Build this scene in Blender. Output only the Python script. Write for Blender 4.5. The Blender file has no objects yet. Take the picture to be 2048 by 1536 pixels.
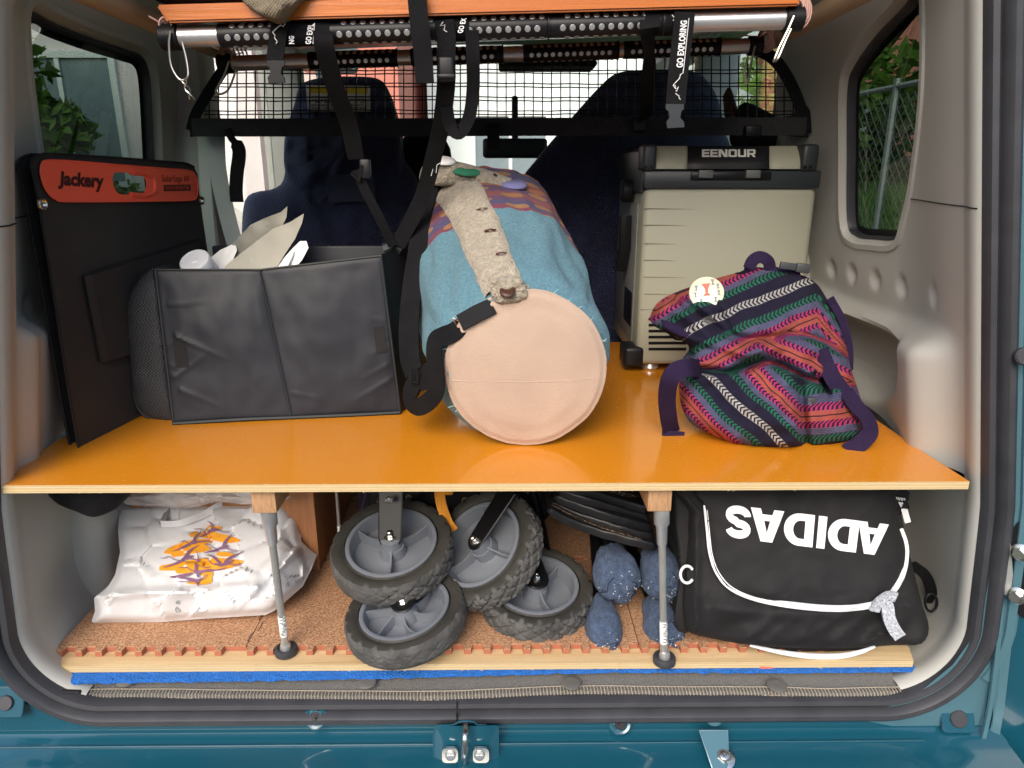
import bpy, bmesh, math, random
from math import sin, cos, pi, radians, atan2, hypot, sqrt
from mathutils import Vector, Matrix, noise
from mathutils.geometry import delaunay_2d_cdt
random.seed(7)
SC = bpy.context.scene
COL = SC.collection

# ---------------------------------------------------------------- camera, light, exposure
FPX = 1420.0                       # focal length in pixels of the 2048 wide photograph
CAM = Vector((0.0, -0.85, 1.297))
PITCH = math.atan(436 / FPX)
YAW = radians(0.56)
FW = Vector((sin(YAW) * cos(PITCH), cos(YAW) * cos(PITCH), -sin(PITCH)))
RT = Vector((cos(YAW), -sin(YAW), 0))
UP = RT.cross(FW)
cam_d = bpy.data.cameras.new('camera'); cam = bpy.data.objects.new('camera', cam_d); COL.objects.link(cam)
cam_d.sensor_width = 36; cam_d.lens = FPX / 2048 * 36; cam_d.clip_start = 0.02; cam_d.clip_end = 600
cam.matrix_world = Matrix.Translation(CAM) @ Matrix((RT, UP, -FW)).transposed().to_4x4()
SC.camera = cam

SUN_EL, SUN_AZ = 36, 196          # high soft sun behind the camera
w = bpy.data.worlds.new('World'); SC.world = w; w.use_nodes = True
nt = w.node_tree; nt.nodes.clear()
sky = nt.nodes.new('ShaderNodeTexSky'); sky.sky_type = 'NISHITA'; sky.sun_disc = False
sky.sun_elevation = radians(SUN_EL); sky.sun_rotation = radians(SUN_AZ); sky.air_density = 1.0; sky.dust_density = 3.5; sky.ozone_density = 1.0
bg = nt.nodes.new('ShaderNodeBackground'); bg.inputs[1].default_value = 0.15
out = nt.nodes.new('ShaderNodeOutputWorld')
nt.links.new(sky.outputs[0], bg.inputs[0]); nt.links.new(bg.outputs[0], out.inputs[0])
sd = bpy.data.lights.new('sun', 'SUN'); sd.energy = 1.05; sd.angle = radians(38); sd.color = (1, .955, .89)
so = bpy.data.objects.new('sun', sd); COL.objects.link(so)
so.rotation_euler = Vector((-sin(radians(SUN_AZ)) * cos(radians(SUN_EL)), -cos(radians(SUN_AZ)) * cos(radians(SUN_EL)), -sin(radians(SUN_EL)))).to_track_quat('-Z', 'Y').to_euler()
SC.view_settings.view_transform = 'Standard'; SC.view_settings.look = 'None'
SC.view_settings.exposure = 0.9; SC.view_settings.gamma = 1; SC.view_settings.use_curve_mapping = False
SC.cycles.max_bounces = 10; SC.cycles.diffuse_bounces = 6; SC.cycles.glossy_bounces = 4; SC.cycles.transmission_bounces = 6; SC.cycles.transparent_max_bounces = 12
SC.cycles.use_denoising = True; SC.cycles.caustics_reflective = False; SC.cycles.caustics_refractive = False

ZS = 0.90      # top of the orange shelf
ZF = 0.597     # top of the lower plywood board

def ray(u, v): return RT * ((u - 1024) / FPX) + UP * (-(v - 768) / FPX) + FW
def PY(u, v, y): d = ray(u, v); return CAM + d * ((y - CAM.y) / d.y)
def PZ(u, v, z): d = ray(u, v); return CAM + d * ((z - CAM.z) / d.z)
def PX(u, v, x): d = ray(u, v); return CAM + d * ((x - CAM.x) / d.x)
def sstep(a, b, x):
    t = max(0., min(1., (x - a) / (b - a))); return t * t * (3 - 2 * t)
def lerp(a, b, t): return a + (b - a) * t
def nz(p, s=1.0, seed=0.): return noise.noise(Vector((p[0] * s + seed, p[1] * s - seed, p[2] * s + seed * .7)))

# ---------------------------------------------------------------- object helpers
WLOC = {}
def thing(name, label, cat, loc=(0, 0, 0), group=None):
    o = bpy.data.objects.new(name, None); COL.objects.link(o); o.empty_display_size = .05
    o.location = loc; o['label'] = label; o['category'] = cat; WLOC[o.name] = Vector(loc)
    if group: o['group'] = group
    return o
def tag(o, label, cat, group=None):
    o['label'] = label; o['category'] = cat
    if group: o['group'] = group
    return o
def kind(o, k): o['kind'] = k; return o
def ob(name, verts, faces, mat, parent=None, smooth=True, uv=None, mats=None, midx=None):
    """one mesh object; verts are world coordinates; its origin goes to its own centre"""
    me = bpy.data.meshes.new(name)
    vs = [Vector(v) for v in verts]
    lo = Vector((min(v.x for v in vs), min(v.y for v in vs), min(v.z for v in vs)))
    hi = Vector((max(v.x for v in vs), max(v.y for v in vs), max(v.z for v in vs)))
    c = (lo + hi) / 2
    if parent is None: c.z = lo.z
    me.from_pydata([v - c for v in vs], [], [list(f) for f in faces])
    me.materials.append(mat)
    for m in (mats or []): me.materials.append(m)
    if midx:
        for p, i in zip(me.polygons, midx): p.material_index = i
    if smooth: me.polygons.foreach_set('use_smooth', [True] * len(me.polygons))
    if uv:
        l = me.uv_layers.new(name='UVMap')
        for p in me.polygons:
            for li, vi in zip(p.loop_indices, p.vertices): l.data[li].uv = uv[vi]
    me.update()
    o = bpy.data.objects.new(name, me); COL.objects.link(o)
    WLOC[o.name] = c
    if parent is not None:
        o.parent = parent; o.location = c - WLOC[parent.name]
    else: o.location = c
    if smooth: autosmooth(o)
    return o
def autosmooth(o, ang=38):
    me = o.data
    bm = bmesh.new(); bm.from_mesh(me)
    for e in bm.edges:
        if len(e.link_faces) == 2 and e.calc_face_angle(0) > radians(ang): e.smooth = False
    bm.to_mesh(me); bm.free()
def merge(*parts):
    V, Fs = [], []
    for v, f in parts:
        n = len(V); V += list(v); Fs += [[i + n for i in q] for q in f]
    return V, Fs
def xf(vf, M): return [M @ Vector(v) for v in vf[0]], vf[1]
def g_box(x0, x1, y0, y1, z0, z1, bev=0., seg=2):
    bm = bmesh.new(); bmesh.ops.create_cube(bm, size=1)
    for v in bm.verts: v.co = Vector((lerp(x0, x1, v.co.x + .5), lerp(y0, y1, v.co.y + .5), lerp(z0, z1, v.co.z + .5)))
    if bev: bmesh.ops.bevel(bm, geom=list(bm.edges), offset=bev, segments=seg, profile=.5, affect='EDGES')
    bm.verts.ensure_lookup_table()
    r = [v.co.copy() for v in bm.verts], [[v.index for v in f.verts] for f in bm.faces]; bm.free(); return r
def crom(pts, n=6, closed=False):
    """smooth curve through the points (works for any tuple length)"""
    P = [tuple(p) for p in pts]; m = len(P); out = []
    segs = m if closed else m - 1
    for i in range(segs):
        p1, p2 = P[i], P[(i + 1) % m]
        p0 = P[(i - 1) % m] if (closed or i > 0) else tuple(2 * a - b for a, b in zip(p1, p2))
        p3 = P[(i + 2) % m] if (closed or i + 2 < m) else tuple(2 * b - a for a, b in zip(p1, p2))
        for k in range(n):
            t = k / n
            out.append(tuple(.5 * (2 * b + (c - a) * t + (2 * a - 5 * b + 4 * c - d) * t * t + (3 * b - a - 3 * c + d) * t ** 3) for a, b, c, d in zip(p0, p1, p2, p3)))
    if not closed: out.append(P[-1])
    return out
def g_tube(path, r, n=8, closed=False, caps=True, flat=1.0, ref=None):
    P = [Vector(p) for p in path]; m = len(P); V, Fs = [], []
    R = r if isinstance(r, (list, tuple)) else [r] * m
    up = Vector(ref) if ref else Vector((0, 0, 1)); prev = None
    for i in range(m):
        t = (P[(i + 1) % m] - P[(i - 1) % m]) if closed else (P[min(i + 1, m - 1)] - P[max(i - 1, 0)])
        if t.length < 1e-9: t = Vector((0, 0, 1))
        t.normalize()
        if prev is None:
            a = t.cross(up)
            if a.length < .1: a = t.cross(Vector((1, 0, 0)))
            a.normalize()
        else:
            a = prev - t * prev.dot(t)
            if a.length < 1e-6: a = t.orthogonal()
            a.normalize()
        prev = a; b = t.cross(a)
        for k in range(n):
            w_ = 2 * pi * k / n
            V.append(P[i] + (a * cos(w_) + b * sin(w_) * flat) * R[i])
    for i in range(m if closed else m - 1):
        j = (i + 1) % m
        for k in range(n): Fs.append([i * n + k, i * n + (k + 1) % n, j * n + (k + 1) % n, j * n + k])
    if caps and not closed: Fs.append(list(range(n - 1, -1, -1))); Fs.append([(m - 1) * n + k for k in range(n)])
    return V, Fs
def g_ribbon(path, width, thick=.0016, normal=(0, -1, 0), widths=None, side=None):
    """flat strap along a path; normal = the way its face looks"""
    P = [Vector(p) for p in path]; m = len(P); V, Fs = [], []; N0 = Vector(normal).normalized()
    for i in range(m):
        t = (P[min(i + 1, m - 1)] - P[max(i - 1, 0)]).normalized()
        s = Vector(side[i]) if side else t.cross(N0)
        if s.length < 1e-4: s = Vector((1, 0, 0))
        s.normalize(); nrm = s.cross(t).normalized(); wd = (widths[i] if widths else width) / 2
        for a, b in ((-1, -1), (1, -1), (1, 1), (-1, 1)): V.append(P[i] + s * wd * a + nrm * thick / 2 * b)
    for i in range(m - 1):
        for k in range(4): Fs.append([i * 4 + k, i * 4 + (k + 1) % 4, i * 4 + 4 + (k + 1) % 4, i * 4 + 4 + k])
    Fs.append([3, 2, 1, 0]); Fs.append([(m - 1) * 4 + k for k in range(4)])
    return V, Fs
def g_lathe(prof, n=32, M=None, close=False, cap0=True):
    """prof: list of (radius, height) along local z"""
    V, Fs = [], []; m = len(prof)
    for r, h in prof:
        for k in range(n): V.append(Vector((r * cos(2 * pi * k / n), r * sin(2 * pi * k / n), h)))
    for i in range(m if close else m - 1):
        j = (i + 1) % m
        for k in range(n): Fs.append([i * n + k, i * n + (k + 1) % n, j * n + (k + 1) % n, j * n + k])
    if not close:
        if prof[0][0] > 1e-6 and cap0: Fs.append(list(range(n - 1, -1, -1)))
        if prof[-1][0] > 1e-6: Fs.append([(m - 1) * n + k for k in range(n)])
    if M is not None: V = [M @ v for v in V]
    return V, Fs
def g_prism(poly, d0, d1, M=None, bev=0.0):
    """2D polygon in local xy, extruded z d0..d1"""
    n = len(poly); V = []; Fs = []
    if bev:
        cx = sum(p[0] for p in poly) / n; cy = sum(p[1] for p in poly) / n
        def sh(p): 
            d = hypot(p[0] - cx, p[1] - cy); k = max(0, (d - bev) / max(d, 1e-6)); return (cx + (p[0] - cx) * k, cy + (p[1] - cy) * k)
        levels = [([sh(p) for p in poly], d0), (poly, d0 + bev * (1 if d1 > d0 else -1)), (poly, d1 - bev * (1 if d1 > d0 else -1)), ([sh(p) for p in poly], d1)]
    else: levels = [(poly, d0), (poly, d1)]
    for pl, z in levels: V += [Vector((p[0], p[1], z)) for p in pl]
    for l in range(len(levels) - 1):
        for k in range(n): Fs.append([l * n + k, l * n + (k + 1) % n, (l + 1) * n + (k + 1) % n, (l + 1) * n + k])
    Fs.append(list(range(n - 1, -1, -1))); Fs.append([(len(levels) - 1) * n + k for k in range(n)])
    if M is not None: V = [M @ v for v in V]
    return V, Fs
def frame_m(o, x, z):
    """matrix with origin o, local x along x, local z along z"""
    z = Vector(z).normalized(); x = Vector(x); x = (x - z * x.dot(z)).normalized(); y = z.cross(x)
    M = Matrix((x, y, z)).transposed().to_4x4(); M.translation = Vector(o); return M
def g_sheet(fn, nu, nv, closed_u=False):
    V = []; Fs = []; 
    for j in range(nv + 1):
        for i in range(nu + (0 if closed_u else 1)): V.append(Vector(fn(i / nu, j / nv)))
    W = nu if closed_u else nu + 1
    for j in range(nv):
        for i in range(nu):
            i2 = (i + 1) % W; Fs.append([j * W + i, j * W + i2, (j + 1) * W + i2, (j + 1) * W + i])
    return V, Fs
def rrect(x0, x1, y0, y1, r, n=5):
    out_ = []
    for cx, cy, a in ((x1 - r, y1 - r, 0), (x0 + r, y1 - r, 90), (x0 + r, y0 + r, 180), (x1 - r, y0 + r, 270)):
        for k in range(n + 1):
            t = radians(a + 90 * k / n); out_.append((cx + r * cos(t), cy + r * sin(t)))
    return out_
def inside(p, poly):
    c = False; n = len(poly); x, y = p; j = n - 1
    for i in range(n):
        xi, yi = poly[i]; xj, yj = poly[j]
        if (yi > y) != (yj > y) and x < (xj - xi) * (y - yi) / (yj - yi) + xi: c = not c
        j = i
    return c
def sdist(p, poly):
    d = 1e9; n = len(poly); P = Vector(p)
    for i in range(n):
        a = Vector(poly[i]); b = Vector(poly[(i + 1) % n]); ab = b - a
        t = max(0, min(1, (P - a).dot(ab) / max(ab.length_squared, 1e-12))); d = min(d, (P - a - ab * t).length)
    return -d if inside(p, poly) else d
def decal2d(loops, step):
    """triangulate (outer + holes) loops with inner grid points; returns verts2d, faces"""
    vs, es = [], []
    for lp in loops:
        n0 = len(vs); pts = []
        for i in range(len(lp)):
            a, b = Vector(lp[i]), Vector(lp[(i + 1) % len(lp)]); k = max(1, int((b - a).length / step))
            for j in range(k): pts.append(a.lerp(b, j / k))
        vs += pts; es += [(n0 + i, n0 + (i + 1) % len(pts)) for i in range(len(pts))]
    xs = [v.x for v in vs]; ys = [v.y for v in vs]
    y = min(ys) + step * .51
    while y < max(ys):
        x = min(xs) + step * .47
        while x < max(xs):
            if sum(inside((x, y), lp) for lp in loops) % 2 == 1: vs.append(Vector((x, y)))
            x += step
        y += step
    r = delaunay_2d_cdt(vs, es, [], 0, 1e-6); P_ = r[0]
    def cin(f):
        c = (sum(P_[i].x for i in f) / len(f), sum(P_[i].y for i in f) / len(f)); return sum(inside(c, lp) for lp in loops) % 2 == 1
    fs = [list(f) for f in r[2] if cin(f)]
    area = lambda f: sum(P_[f[i]].x * P_[f[(i + 1) % len(f)]].y - P_[f[(i + 1) % len(f)]].x * P_[f[i]].y for i in range(len(f)))
    return [tuple(v) for v in P_], [f if area(f) < 0 else f[::-1] for f in fs]
def g_decal(loops, fn, step=6):
    v2, f = decal2d(loops, step); return [fn(a, b) for a, b in v2], f
def text_loops(s, offset=0.0, shear=0.0, spacing=1.0):
    """flat text mesh normalised to 0..1 in x and y: verts, faces"""
    cu = bpy.data.curves.new('t', 'FONT'); cu.body = s; cu.offset = offset; cu.shear = shear; cu.space_character = spacing; cu.resolution_u = 3; cu.fill_mode = 'FRONT'
    o = bpy.data.objects.new('t', cu); me = bpy.data.meshes.new_from_object(o)
    bm = bmesh.new(); bm.from_mesh(me); bmesh.ops.remove_doubles(bm, verts=bm.verts, dist=1e-5)
    bmesh.ops.triangulate(bm, faces=bm.faces)
    co = [v.co.copy() for v in bm.verts]; f = [[v.index for v in q.verts] for q in bm.faces]; bm.free()
    bpy.data.objects.remove(o); bpy.data.curves.remove(cu); bpy.data.meshes.remove(me)
    x0 = min(c.x for c in co); x1 = max(c.x for c in co); y0 = min(c.y for c in co); y1 = max(c.y for c in co)
    return [((c.x - x0) / (x1 - x0), (c.y - y0) / (y1 - y0)) for c in co], f
def g_text(s, fn, offset=0.0, **k):
    v, f = text_loops(s, offset, **k); return [fn(a, b) for a, b in v], f
def quadmap(BL, BR, TR, TL):
    BL, BR, TR, TL = map(Vector, (BL, BR, TR, TL))
    return lambda x, y: BL.lerp(BR, x).lerp(TL.lerp(TR, x), y)

# ---------------------------------------------------------------- materials
class E:
    """tiny expression wrapper round shader node sockets"""
    nt = None
    def __init__(s, sock): s.s = sock
    @staticmethod
    def m(op, *a, clamp=False):
        n = E.nt.nodes.new('ShaderNodeMath'); n.operation = op; n.use_clamp = clamp
        for i, x in enumerate(a):
            if isinstance(x, E): E.nt.links.new(x.s, n.inputs[i])
            else: n.inputs[i].default_value = x
        return E(n.outputs[0])
    def __add__(s, o): return E.m('ADD', s, o)
    __radd__ = __add__
    def __sub__(s, o): return E.m('SUBTRACT', s, o)
    def __rsub__(s, o): return E.m('SUBTRACT', o, s)
    def __mul__(s, o): return E.m('MULTIPLY', s, o)
    __rmul__ = __mul__
    def __truediv__(s, o): return E.m('DIVIDE', s, o)
    def fract(s): return E.m('FRACT', s)
    def abs(s): return E.m('ABSOLUTE', s)
    def gt(s, o): return E.m('GREATER_THAN', s, o)
    def lt(s, o): return E.m('LESS_THAN', s, o)
    def clamp(s): return E.m('ADD', s, 0.0, clamp=True)
def mixc(fac, a, b):
    n = E.nt.nodes.new('ShaderNodeMix'); n.data_type = 'RGBA'
    for i, x in ((0, fac), (6, a), (7, b)):
        if isinstance(x, E): E.nt.links.new(x.s, n.inputs[i])
        elif i == 0: n.inputs[i].default_value = x
        else: n.inputs[i].default_value = (*x[:3], 1)
    return E(n.outputs[2])
def xyz(sock):
    n = E.nt.nodes.new('ShaderNodeSeparateXYZ'); E.nt.links.new(sock.s, n.inputs[0]); return E(n.outputs[0]), E(n.outputs[1]), E(n.outputs[2])
def coord(which='Object', scale=None):
    n = E.nt.nodes.new('ShaderNodeTexCoord'); o = E(n.outputs[which])
    if scale:
        m = E.nt.nodes.new('ShaderNodeMapping'); m.inputs['Scale'].default_value = scale; E.nt.links.new(o.s, m.inputs[0]); o = E(m.outputs[0])
    return o
def wpos():
    n = E.nt.nodes.new('ShaderNodeNewGeometry'); return E(n.outputs['Position'])
def ntex(co=None, scale=5., detail=3., rough=.55, dist=0.):
    n = E.nt.nodes.new('ShaderNodeTexNoise'); n.inputs['Scale'].default_value = scale; n.inputs['Detail'].default_value = detail
    n.inputs['Roughness'].default_value = rough; n.inputs['Distortion'].default_value = dist
    if co: E.nt.links.new(co.s, n.inputs['Vector'])
    return E(n.outputs['Fac'])
def voro(co, scale, feat='F1', out='Distance'):
    n = E.nt.nodes.new('ShaderNodeTexVoronoi'); n.feature = feat; n.inputs['Scale'].default_value = scale; E.nt.links.new(co.s, n.inputs['Vector']); return E(n.outputs[out])
def ramp(f, stops, interp='LINEAR'):
    n = E.nt.nodes.new('ShaderNodeValToRGB'); cr = n.color_ramp; cr.interpolation = interp; E.nt.links.new(f.s, n.inputs[0])
    while len(cr.elements) < len(stops): cr.elements.new(.5)
    for e, (p, c) in zip(cr.elements, stops): e.position = p; e.color = (*c, 1)
    return E(n.outputs[0])
def newmat(name):
    m = bpy.data.materials.new(name); m.use_nodes = True; E.nt = m.node_tree
    return m, m.node_tree.nodes['Principled BSDF']
def setp(p, **k):
    for a, v in k.items():
        a = {'coat': 'Coat Weight', 'coatr': 'Coat Roughness', 'sheen': 'Sheen Weight', 'trans': 'Transmission Weight', 'spec': 'Specular IOR Level', 'rough': 'Roughness', 'metal': 'Metallic', 'color': 'Base Color', 'alpha': 'Alpha', 'sheenr': 'Sheen Roughness', 'sss': 'Subsurface Weight', 'aniso': 'Anisotropic'}[a]
        if isinstance(v, E): E.nt.links.new(v.s, p.inputs[a])
        elif a == 'Base Color': p.inputs[a].default_value = (*v, 1)
        else: p.inputs[a].default_value = v
def bump(p, h, strength=.3, dist=.002):
    n = E.nt.nodes.new('ShaderNodeBump'); n.inputs['Strength'].default_value = strength; n.inputs['Distance'].default_value = dist
    E.nt.links.new(h.s, n.inputs['Height']); E.nt.links.new(n.outputs[0], p.inputs['Normal'])
def mat(name, c, rough=.5, metal=0., var=.12, vs=8., bs=0., bstr=.3, bdist=.001, c2=None, weave=0., rvar=.0, **k):
    m, p = newmat(name); co = wpos()
    f = ntex(co, vs, 4)
    hi = c2 or tuple(min(1, x * (1 + var) + var * .01) for x in c); lo = tuple(x * (1 - var) for x in c)
    setp(p, color=mixc(((f - .5) * 1.6 + .5).clamp(), lo, hi), rough=rough, metal=metal, **k)
    if rvar: setp(p, rough=(ntex(co, vs * 2.3, 5) - .5) * rvar * 2 + rough)
    h = None
    if bs: h = ntex(co, bs, 3)
    if weave:
        x, y, z = xyz(co); wv = (E.m('SINE', x * weave) * E.m('SINE', z * weave) + E.m('SINE', y * weave) * E.m('SINE', (x + z) * weave * .5) * .5) * .4
        h = (h + wv) if h else wv
    if h: bump(p, h, bstr, bdist)
    return m
M = {}
M['trim'] = mat('beige_trim_plastic', (.455, .45, .415), .62, var=.04, vs=5, bs=700, bstr=.25, bdist=.0006)
M['headliner'] = mat('grey_headliner', (.60, .61, .59), .9, var=.06, bs=400, bstr=.3)
M['teal'] = mat('teal_car_paint', (.006, .070, .108), .25, var=.05, vs=2, coat=1., coatr=.02, metal=.0, spec=.5)
M['teal_dull'] = mat('teal_primer_paint', (.085, .19, .235), .35, var=.08, vs=5, coat=.6, coatr=.06, metal=.2)
M['rubber'] = mat('black_rubber_seal', (.035, .036, .042), .5, var=.25, vs=25, bs=300, bstr=.15, rvar=.08)
M['black'] = mat('black_plastic', (.008, .008, .010), .42, var=.2, spec=.3, bs=600, bstr=.1)
M['black_gloss'] = mat('black_gloss', (.005, .005, .006), .35, var=.2, spec=.28)
M['black_cloth'] = mat('black_cloth', (.010, .010, .012), .9, var=.3, vs=12, bs=700, bstr=.5, spec=.25)
M['web'] = mat('black_webbing', (.005, .005, .006), .9, spec=.2, var=.25, vs=30, weave=2600, bstr=.5, bdist=.0006)
M['chrome'] = mat('bright_zinc', (.75, .74, .70), .22, 1., var=.08, vs=60)
M['alu'] = mat('satin_aluminium', (.74, .735, .73), .34, .8, var=.04, vs=30)
M['steel_rod'] = mat('nickel_rod', (.62, .615, .58), .34, .75, var=.08, vs=50)
M['white_print'] = mat('white_print', (.82, .82, .84), .5, var=.06, vs=60)
M['navy'] = mat('navy_seat_cover', (.024, .030, .088), .6, var=.45, vs=14, bs=28, weave=900, bstr=.7, bdist=.006, sheen=.15)
M['navy_dark'] = mat('dark_teal_cushion', (.008, .016, .028), .55, var=.3, vs=9, bs=160)
def plyface():
    m, p = newmat('orange_board_film'); co = wpos(); n = ntex(co, 2.2, 4); n2 = ntex(coord('Object', (30, 3, 3)), 3, 4)
    setp(p, color=mixc((n * .7 + n2 * .3).clamp(), (.60, .20, .008), (.74, .285, .018)), rough=(ntex(co, 14, 5) - .5) * .22 + .17 + (ntex(co, 170, 3) - .64).gt(0.) * .25, coat=.45, coatr=.06)
    bump(p, ntex(co, 3, 2) + ntex(co, 140, 2) * .02, .12, .01); return m
M['orange'] = plyface()
def plyedge(name, axis=2, per=.004):
    m, p = newmat(name); x, y, z = xyz(wpos()); 
    f = (z / per).fract(); g = ntex(coord('Object', (6, 60, 400)), 3, 5)
    c = mixc(f.gt(.5), (.73, .60, .36), (.60, .43, .21)); c = mixc((g * .9).clamp(), c, (.46, .34, .17))
    setp(p, color=c, rough=.7); bump(p, g + f * .4, .4, .001); return m
M['plyedge'] = plyedge('plywood_edge')
def grain(name, c1, c2, scale=(2, 60, 60), k=3., rough=.6, knots=True):
    m, p = newmat(name); co = coord('Object', scale); g = ntex(co, k, 6, .6, .6); sp = ntex(wpos(), 260, 2)
    c = mixc(((g - .3) * 2.2).clamp(), c1, c2); c = mixc(((sp - .62) * 4).clamp(), c, tuple(x * .55 for x in c1))
    setp(p, color=c, rough=rough); bump(p, g, .25, .0015); return m
M['plytop'] = grain('pale_plywood', (.70, .53, .30), (.50, .33, .155), (1.2, 26, 26))
M['timber'] = grain('pine_timber', (.52, .27, .12), (.33, .145, .055), (40, 2, 40))
M['endgrain'] = grain('timber_end_grain', (.58, .36, .19), (.34, .16, .08), (140, 10, 16))
M['crate'] = grain('cedar_crate_wood', (.40, .18, .075), (.25, .10, .04), (14, 14, 2))
M['lacquer'] = grain('orange_lacquered_wood', (.56, .165, .022), (.44, .11, .014), (1, 40, 40), rough=.28)
M['stick'] = grain('pale_pole_wood', (.58, .43, .28), (.45, .31, .19), (50, 2, 50), rough=.5)
def cork():
    m, p = newmat('cork_mat_face'); co = wpos(); a = voro(co, 420, 'F1', 'Color'); n = ntex(co, 320, 3); 
    f = ramp(n, [(.30, (.17, .080, .038)), (.46, (.37, .195, .10)), (.58, (.48, .27, .15)), (.72, (.62, .41, .26))])
    big = ntex(co, 6, 3); setp(p, color=mixc(((big - .45) * .9).clamp(), f, (.36, .175, .09)), rough=.85); bump(p, n, .6, .0015); return m
M['cork'] = cork()
M['eva'] = mat('brown_eva_foam', (.36, .125, .07), .7, var=.1, vs=60, bs=500, bstr=.2)
M['bluefoam'] = mat('blue_foam_sheet', (.010, .125, .46), .85, var=.25, vs=90, bs=300, bstr=1., bdist=.005)
M['carpet'] = mat('grey_carpet', (.115, .11, .10), .95, var=.35, vs=420, bs=900, bstr=1., bdist=.002, sheen=.3)
M['stitch'] = mat('taupe_edge_stitching', (.33, .285, .22), .85, var=.3, vs=200, bs=900, bstr=.6)
M['panel'] = mat('black_solar_cloth', (.018, .0165, .016), .62, var=.2, vs=18, weave=2200, bstr=.35, bdist=.0005, sheen=.05)
M['red'] = mat('red_orange_plastic', (.92, .125, .065), .38, var=.05, bs=900, bstr=.05)
M['red_dark'] = mat('dark_red_print', (.10, .012, .01), .45)
M['nylon'] = mat('charcoal_nylon', (.0140, .0160, .0225), .5, var=.12, vs=6, bs=9, bstr=.25, bdist=.006, spec=.35)
M['nylon_edge'] = mat('dark_green_piping', (.006, .011, .012), .6)
M['silvery'] = mat('silver_wire', (.55, .53, .48), .35, 1.)
M['fridge'] = mat('khaki_fridge_shell', (.305, .305, .235), .5, var=.03, vs=4, bs=700, bstr=.1)
M['fridge_dark'] = mat('charcoal_fridge_plastic', (.022, .026, .031), .42, var=.1, bs=700, bstr=.1)
M['letter_grey'] = mat('silver_grey_print', (.62, .62, .58), .4)
M['white'] = mat('white_plastic', (.78, .80, .81), .4, var=.03)
M['paper'] = mat('greige_paper_bag', (.40, .385, .32), .75, var=.08, vs=14, bs=30, bstr=.3, bdist=.004)
M['tan'] = mat('tan_canvas', (.20, .165, .115), .9, var=.12, vs=8, weave=1500, bstr=.7, bdist=.0012)
M['string_pink'] = mat('pink_string', (.62, .38, .33), .85, var=.15, vs=200)
M['purple'] = mat('purple_webbing', (.016, .008, .034), .85, spec=.2, var=.2, vs=40, weave=1800, bstr=.7, bdist=.0008)
M['purple_thin'] = mat('violet_tape', (.10, .03, .16), .6)
M['fleece'] = mat('cream_boa_fleece', (.40, .345, .265), .95, var=.38, vs=150, bs=260, bstr=1., bdist=.008, sheen=.2)
M['toggle'] = mat('dark_brown_wood_button', (.06, .022, .012), .4)
M['endcap'] = mat('peach_suede', (.43, .315, .24), .92, var=.10, vs=9, bs=380, bstr=.8, bdist=.0014, sheen=.4)
M['leather'] = mat('black_leather', (.006, .006, .008), .75, var=.2, bs=260, bstr=.25, spec=.25)
M['wheel_grey'] = mat('grey_wheel_plastic', (.155, .17, .195), .33, var=.1, vs=18, rvar=.08)
M['tyre'] = mat('worn_grey_tyre_rubber', (.058, .058, .058), .85, var=.5, vs=34, bs=300, bstr=.8, bdist=.002, c2=(.125, .122, .117))
M['tyre_side'] = mat('dark_tyre_wall', (.035, .033, .028), .6, var=.35, vs=30, bs=120, bstr=.3)
M['matblack'] = mat('black_quilt_vinyl', (.010, .0095, .011), .42, var=.3, vs=40, bs=60, bstr=.35, bdist=.003, spec=.45)
M['matfoil'] = mat('crinkled_brown_foil', (.10, .07, .05), .2, .7, var=.5, vs=60, bs=130, bstr=1., bdist=.008)
M['sock'] = mat('blue_knit', (.032, .066, .14), .95, var=.5, vs=140, bs=420, bstr=1., bdist=.007, c2=(.10, .165, .30), sheen=.1)
M['sockdark'] = mat('dark_knit_mark', (.01, .018, .04), .9)
M['bagblack'] = mat('black_polyester', (.0145, .014, .015), .8, var=.14, vs=10, weave=2000, bstr=.3, bdist=.0005, spec=.3)
M['zip'] = mat('white_zip_tape', (.74, .76, .80), .65, var=.08, vs=80, bs=700, bstr=.5)
M['pull'] = mat('speckled_cord', (.03, .04, .08), .9, var=0, c2=(.75, .78, .82), vs=420)
M['plasticbag'] = mat('white_poly_bag', (.70, .705, .72), .42, var=.02, vs=6, bs=40, bstr=.25, bdist=.004)
M['print_orange'] = mat('orange_print', (.83, .36, .025), .5, var=.14, vs=60)
M['print_purple'] = mat('mauve_print', (.23, .115, .20), .5, var=.1, vs=40)
M['print_black'] = mat('black_ink', (.02, .02, .03), .6)
M['print_grey'] = mat('grey_ink', (.2, .2, .22), .6)
M['yellow'] = mat('yellow_print', (.75, .57, .02), .5)
M['labelwhite'] = mat('aged_white_label', (.84, .84, .80), .4, var=.08, vs=30)
M['orange_web'] = mat('orange_webbing', (.62, .235, .01), .75, var=.15, vs=60, weave=1800, bstr=.7, bdist=.0008)
M['asphalt'] = mat('asphalt', (.055, .054, .052), .9, var=.3, vs=60, bs=80, bstr=.6, bdist=.01)
M['leaf'] = mat('spring_leaves', (.10, .24, .025), .55, var=.5, vs=2.5, c2=(.22, .38, .05))
M['grass'] = mat('bright_grass', (.07, .20, .02), .6, var=.5, vs=4, c2=(.17, .34, .05))
M['bark'] = mat('bark', (.12, .085, .06), .9, bs=40, bstr=.8)
M['wall_pink'] = mat('pale_pink_render', (.88, .76, .76), .85, var=.04)
M['wall_white'] = mat('white_render', (.88, .89, .88), .85, var=.04)
M['wall_blue'] = mat('pale_aqua_render', (.78, .88, .87), .85, var=.05)
M['brick_red'] = mat('faded_red_render', (.56, .20, .15), .85, var=.12)
M['winglass'] = mat('dark_window_glass', (.24, .30, .33), .12, var=.1)
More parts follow.
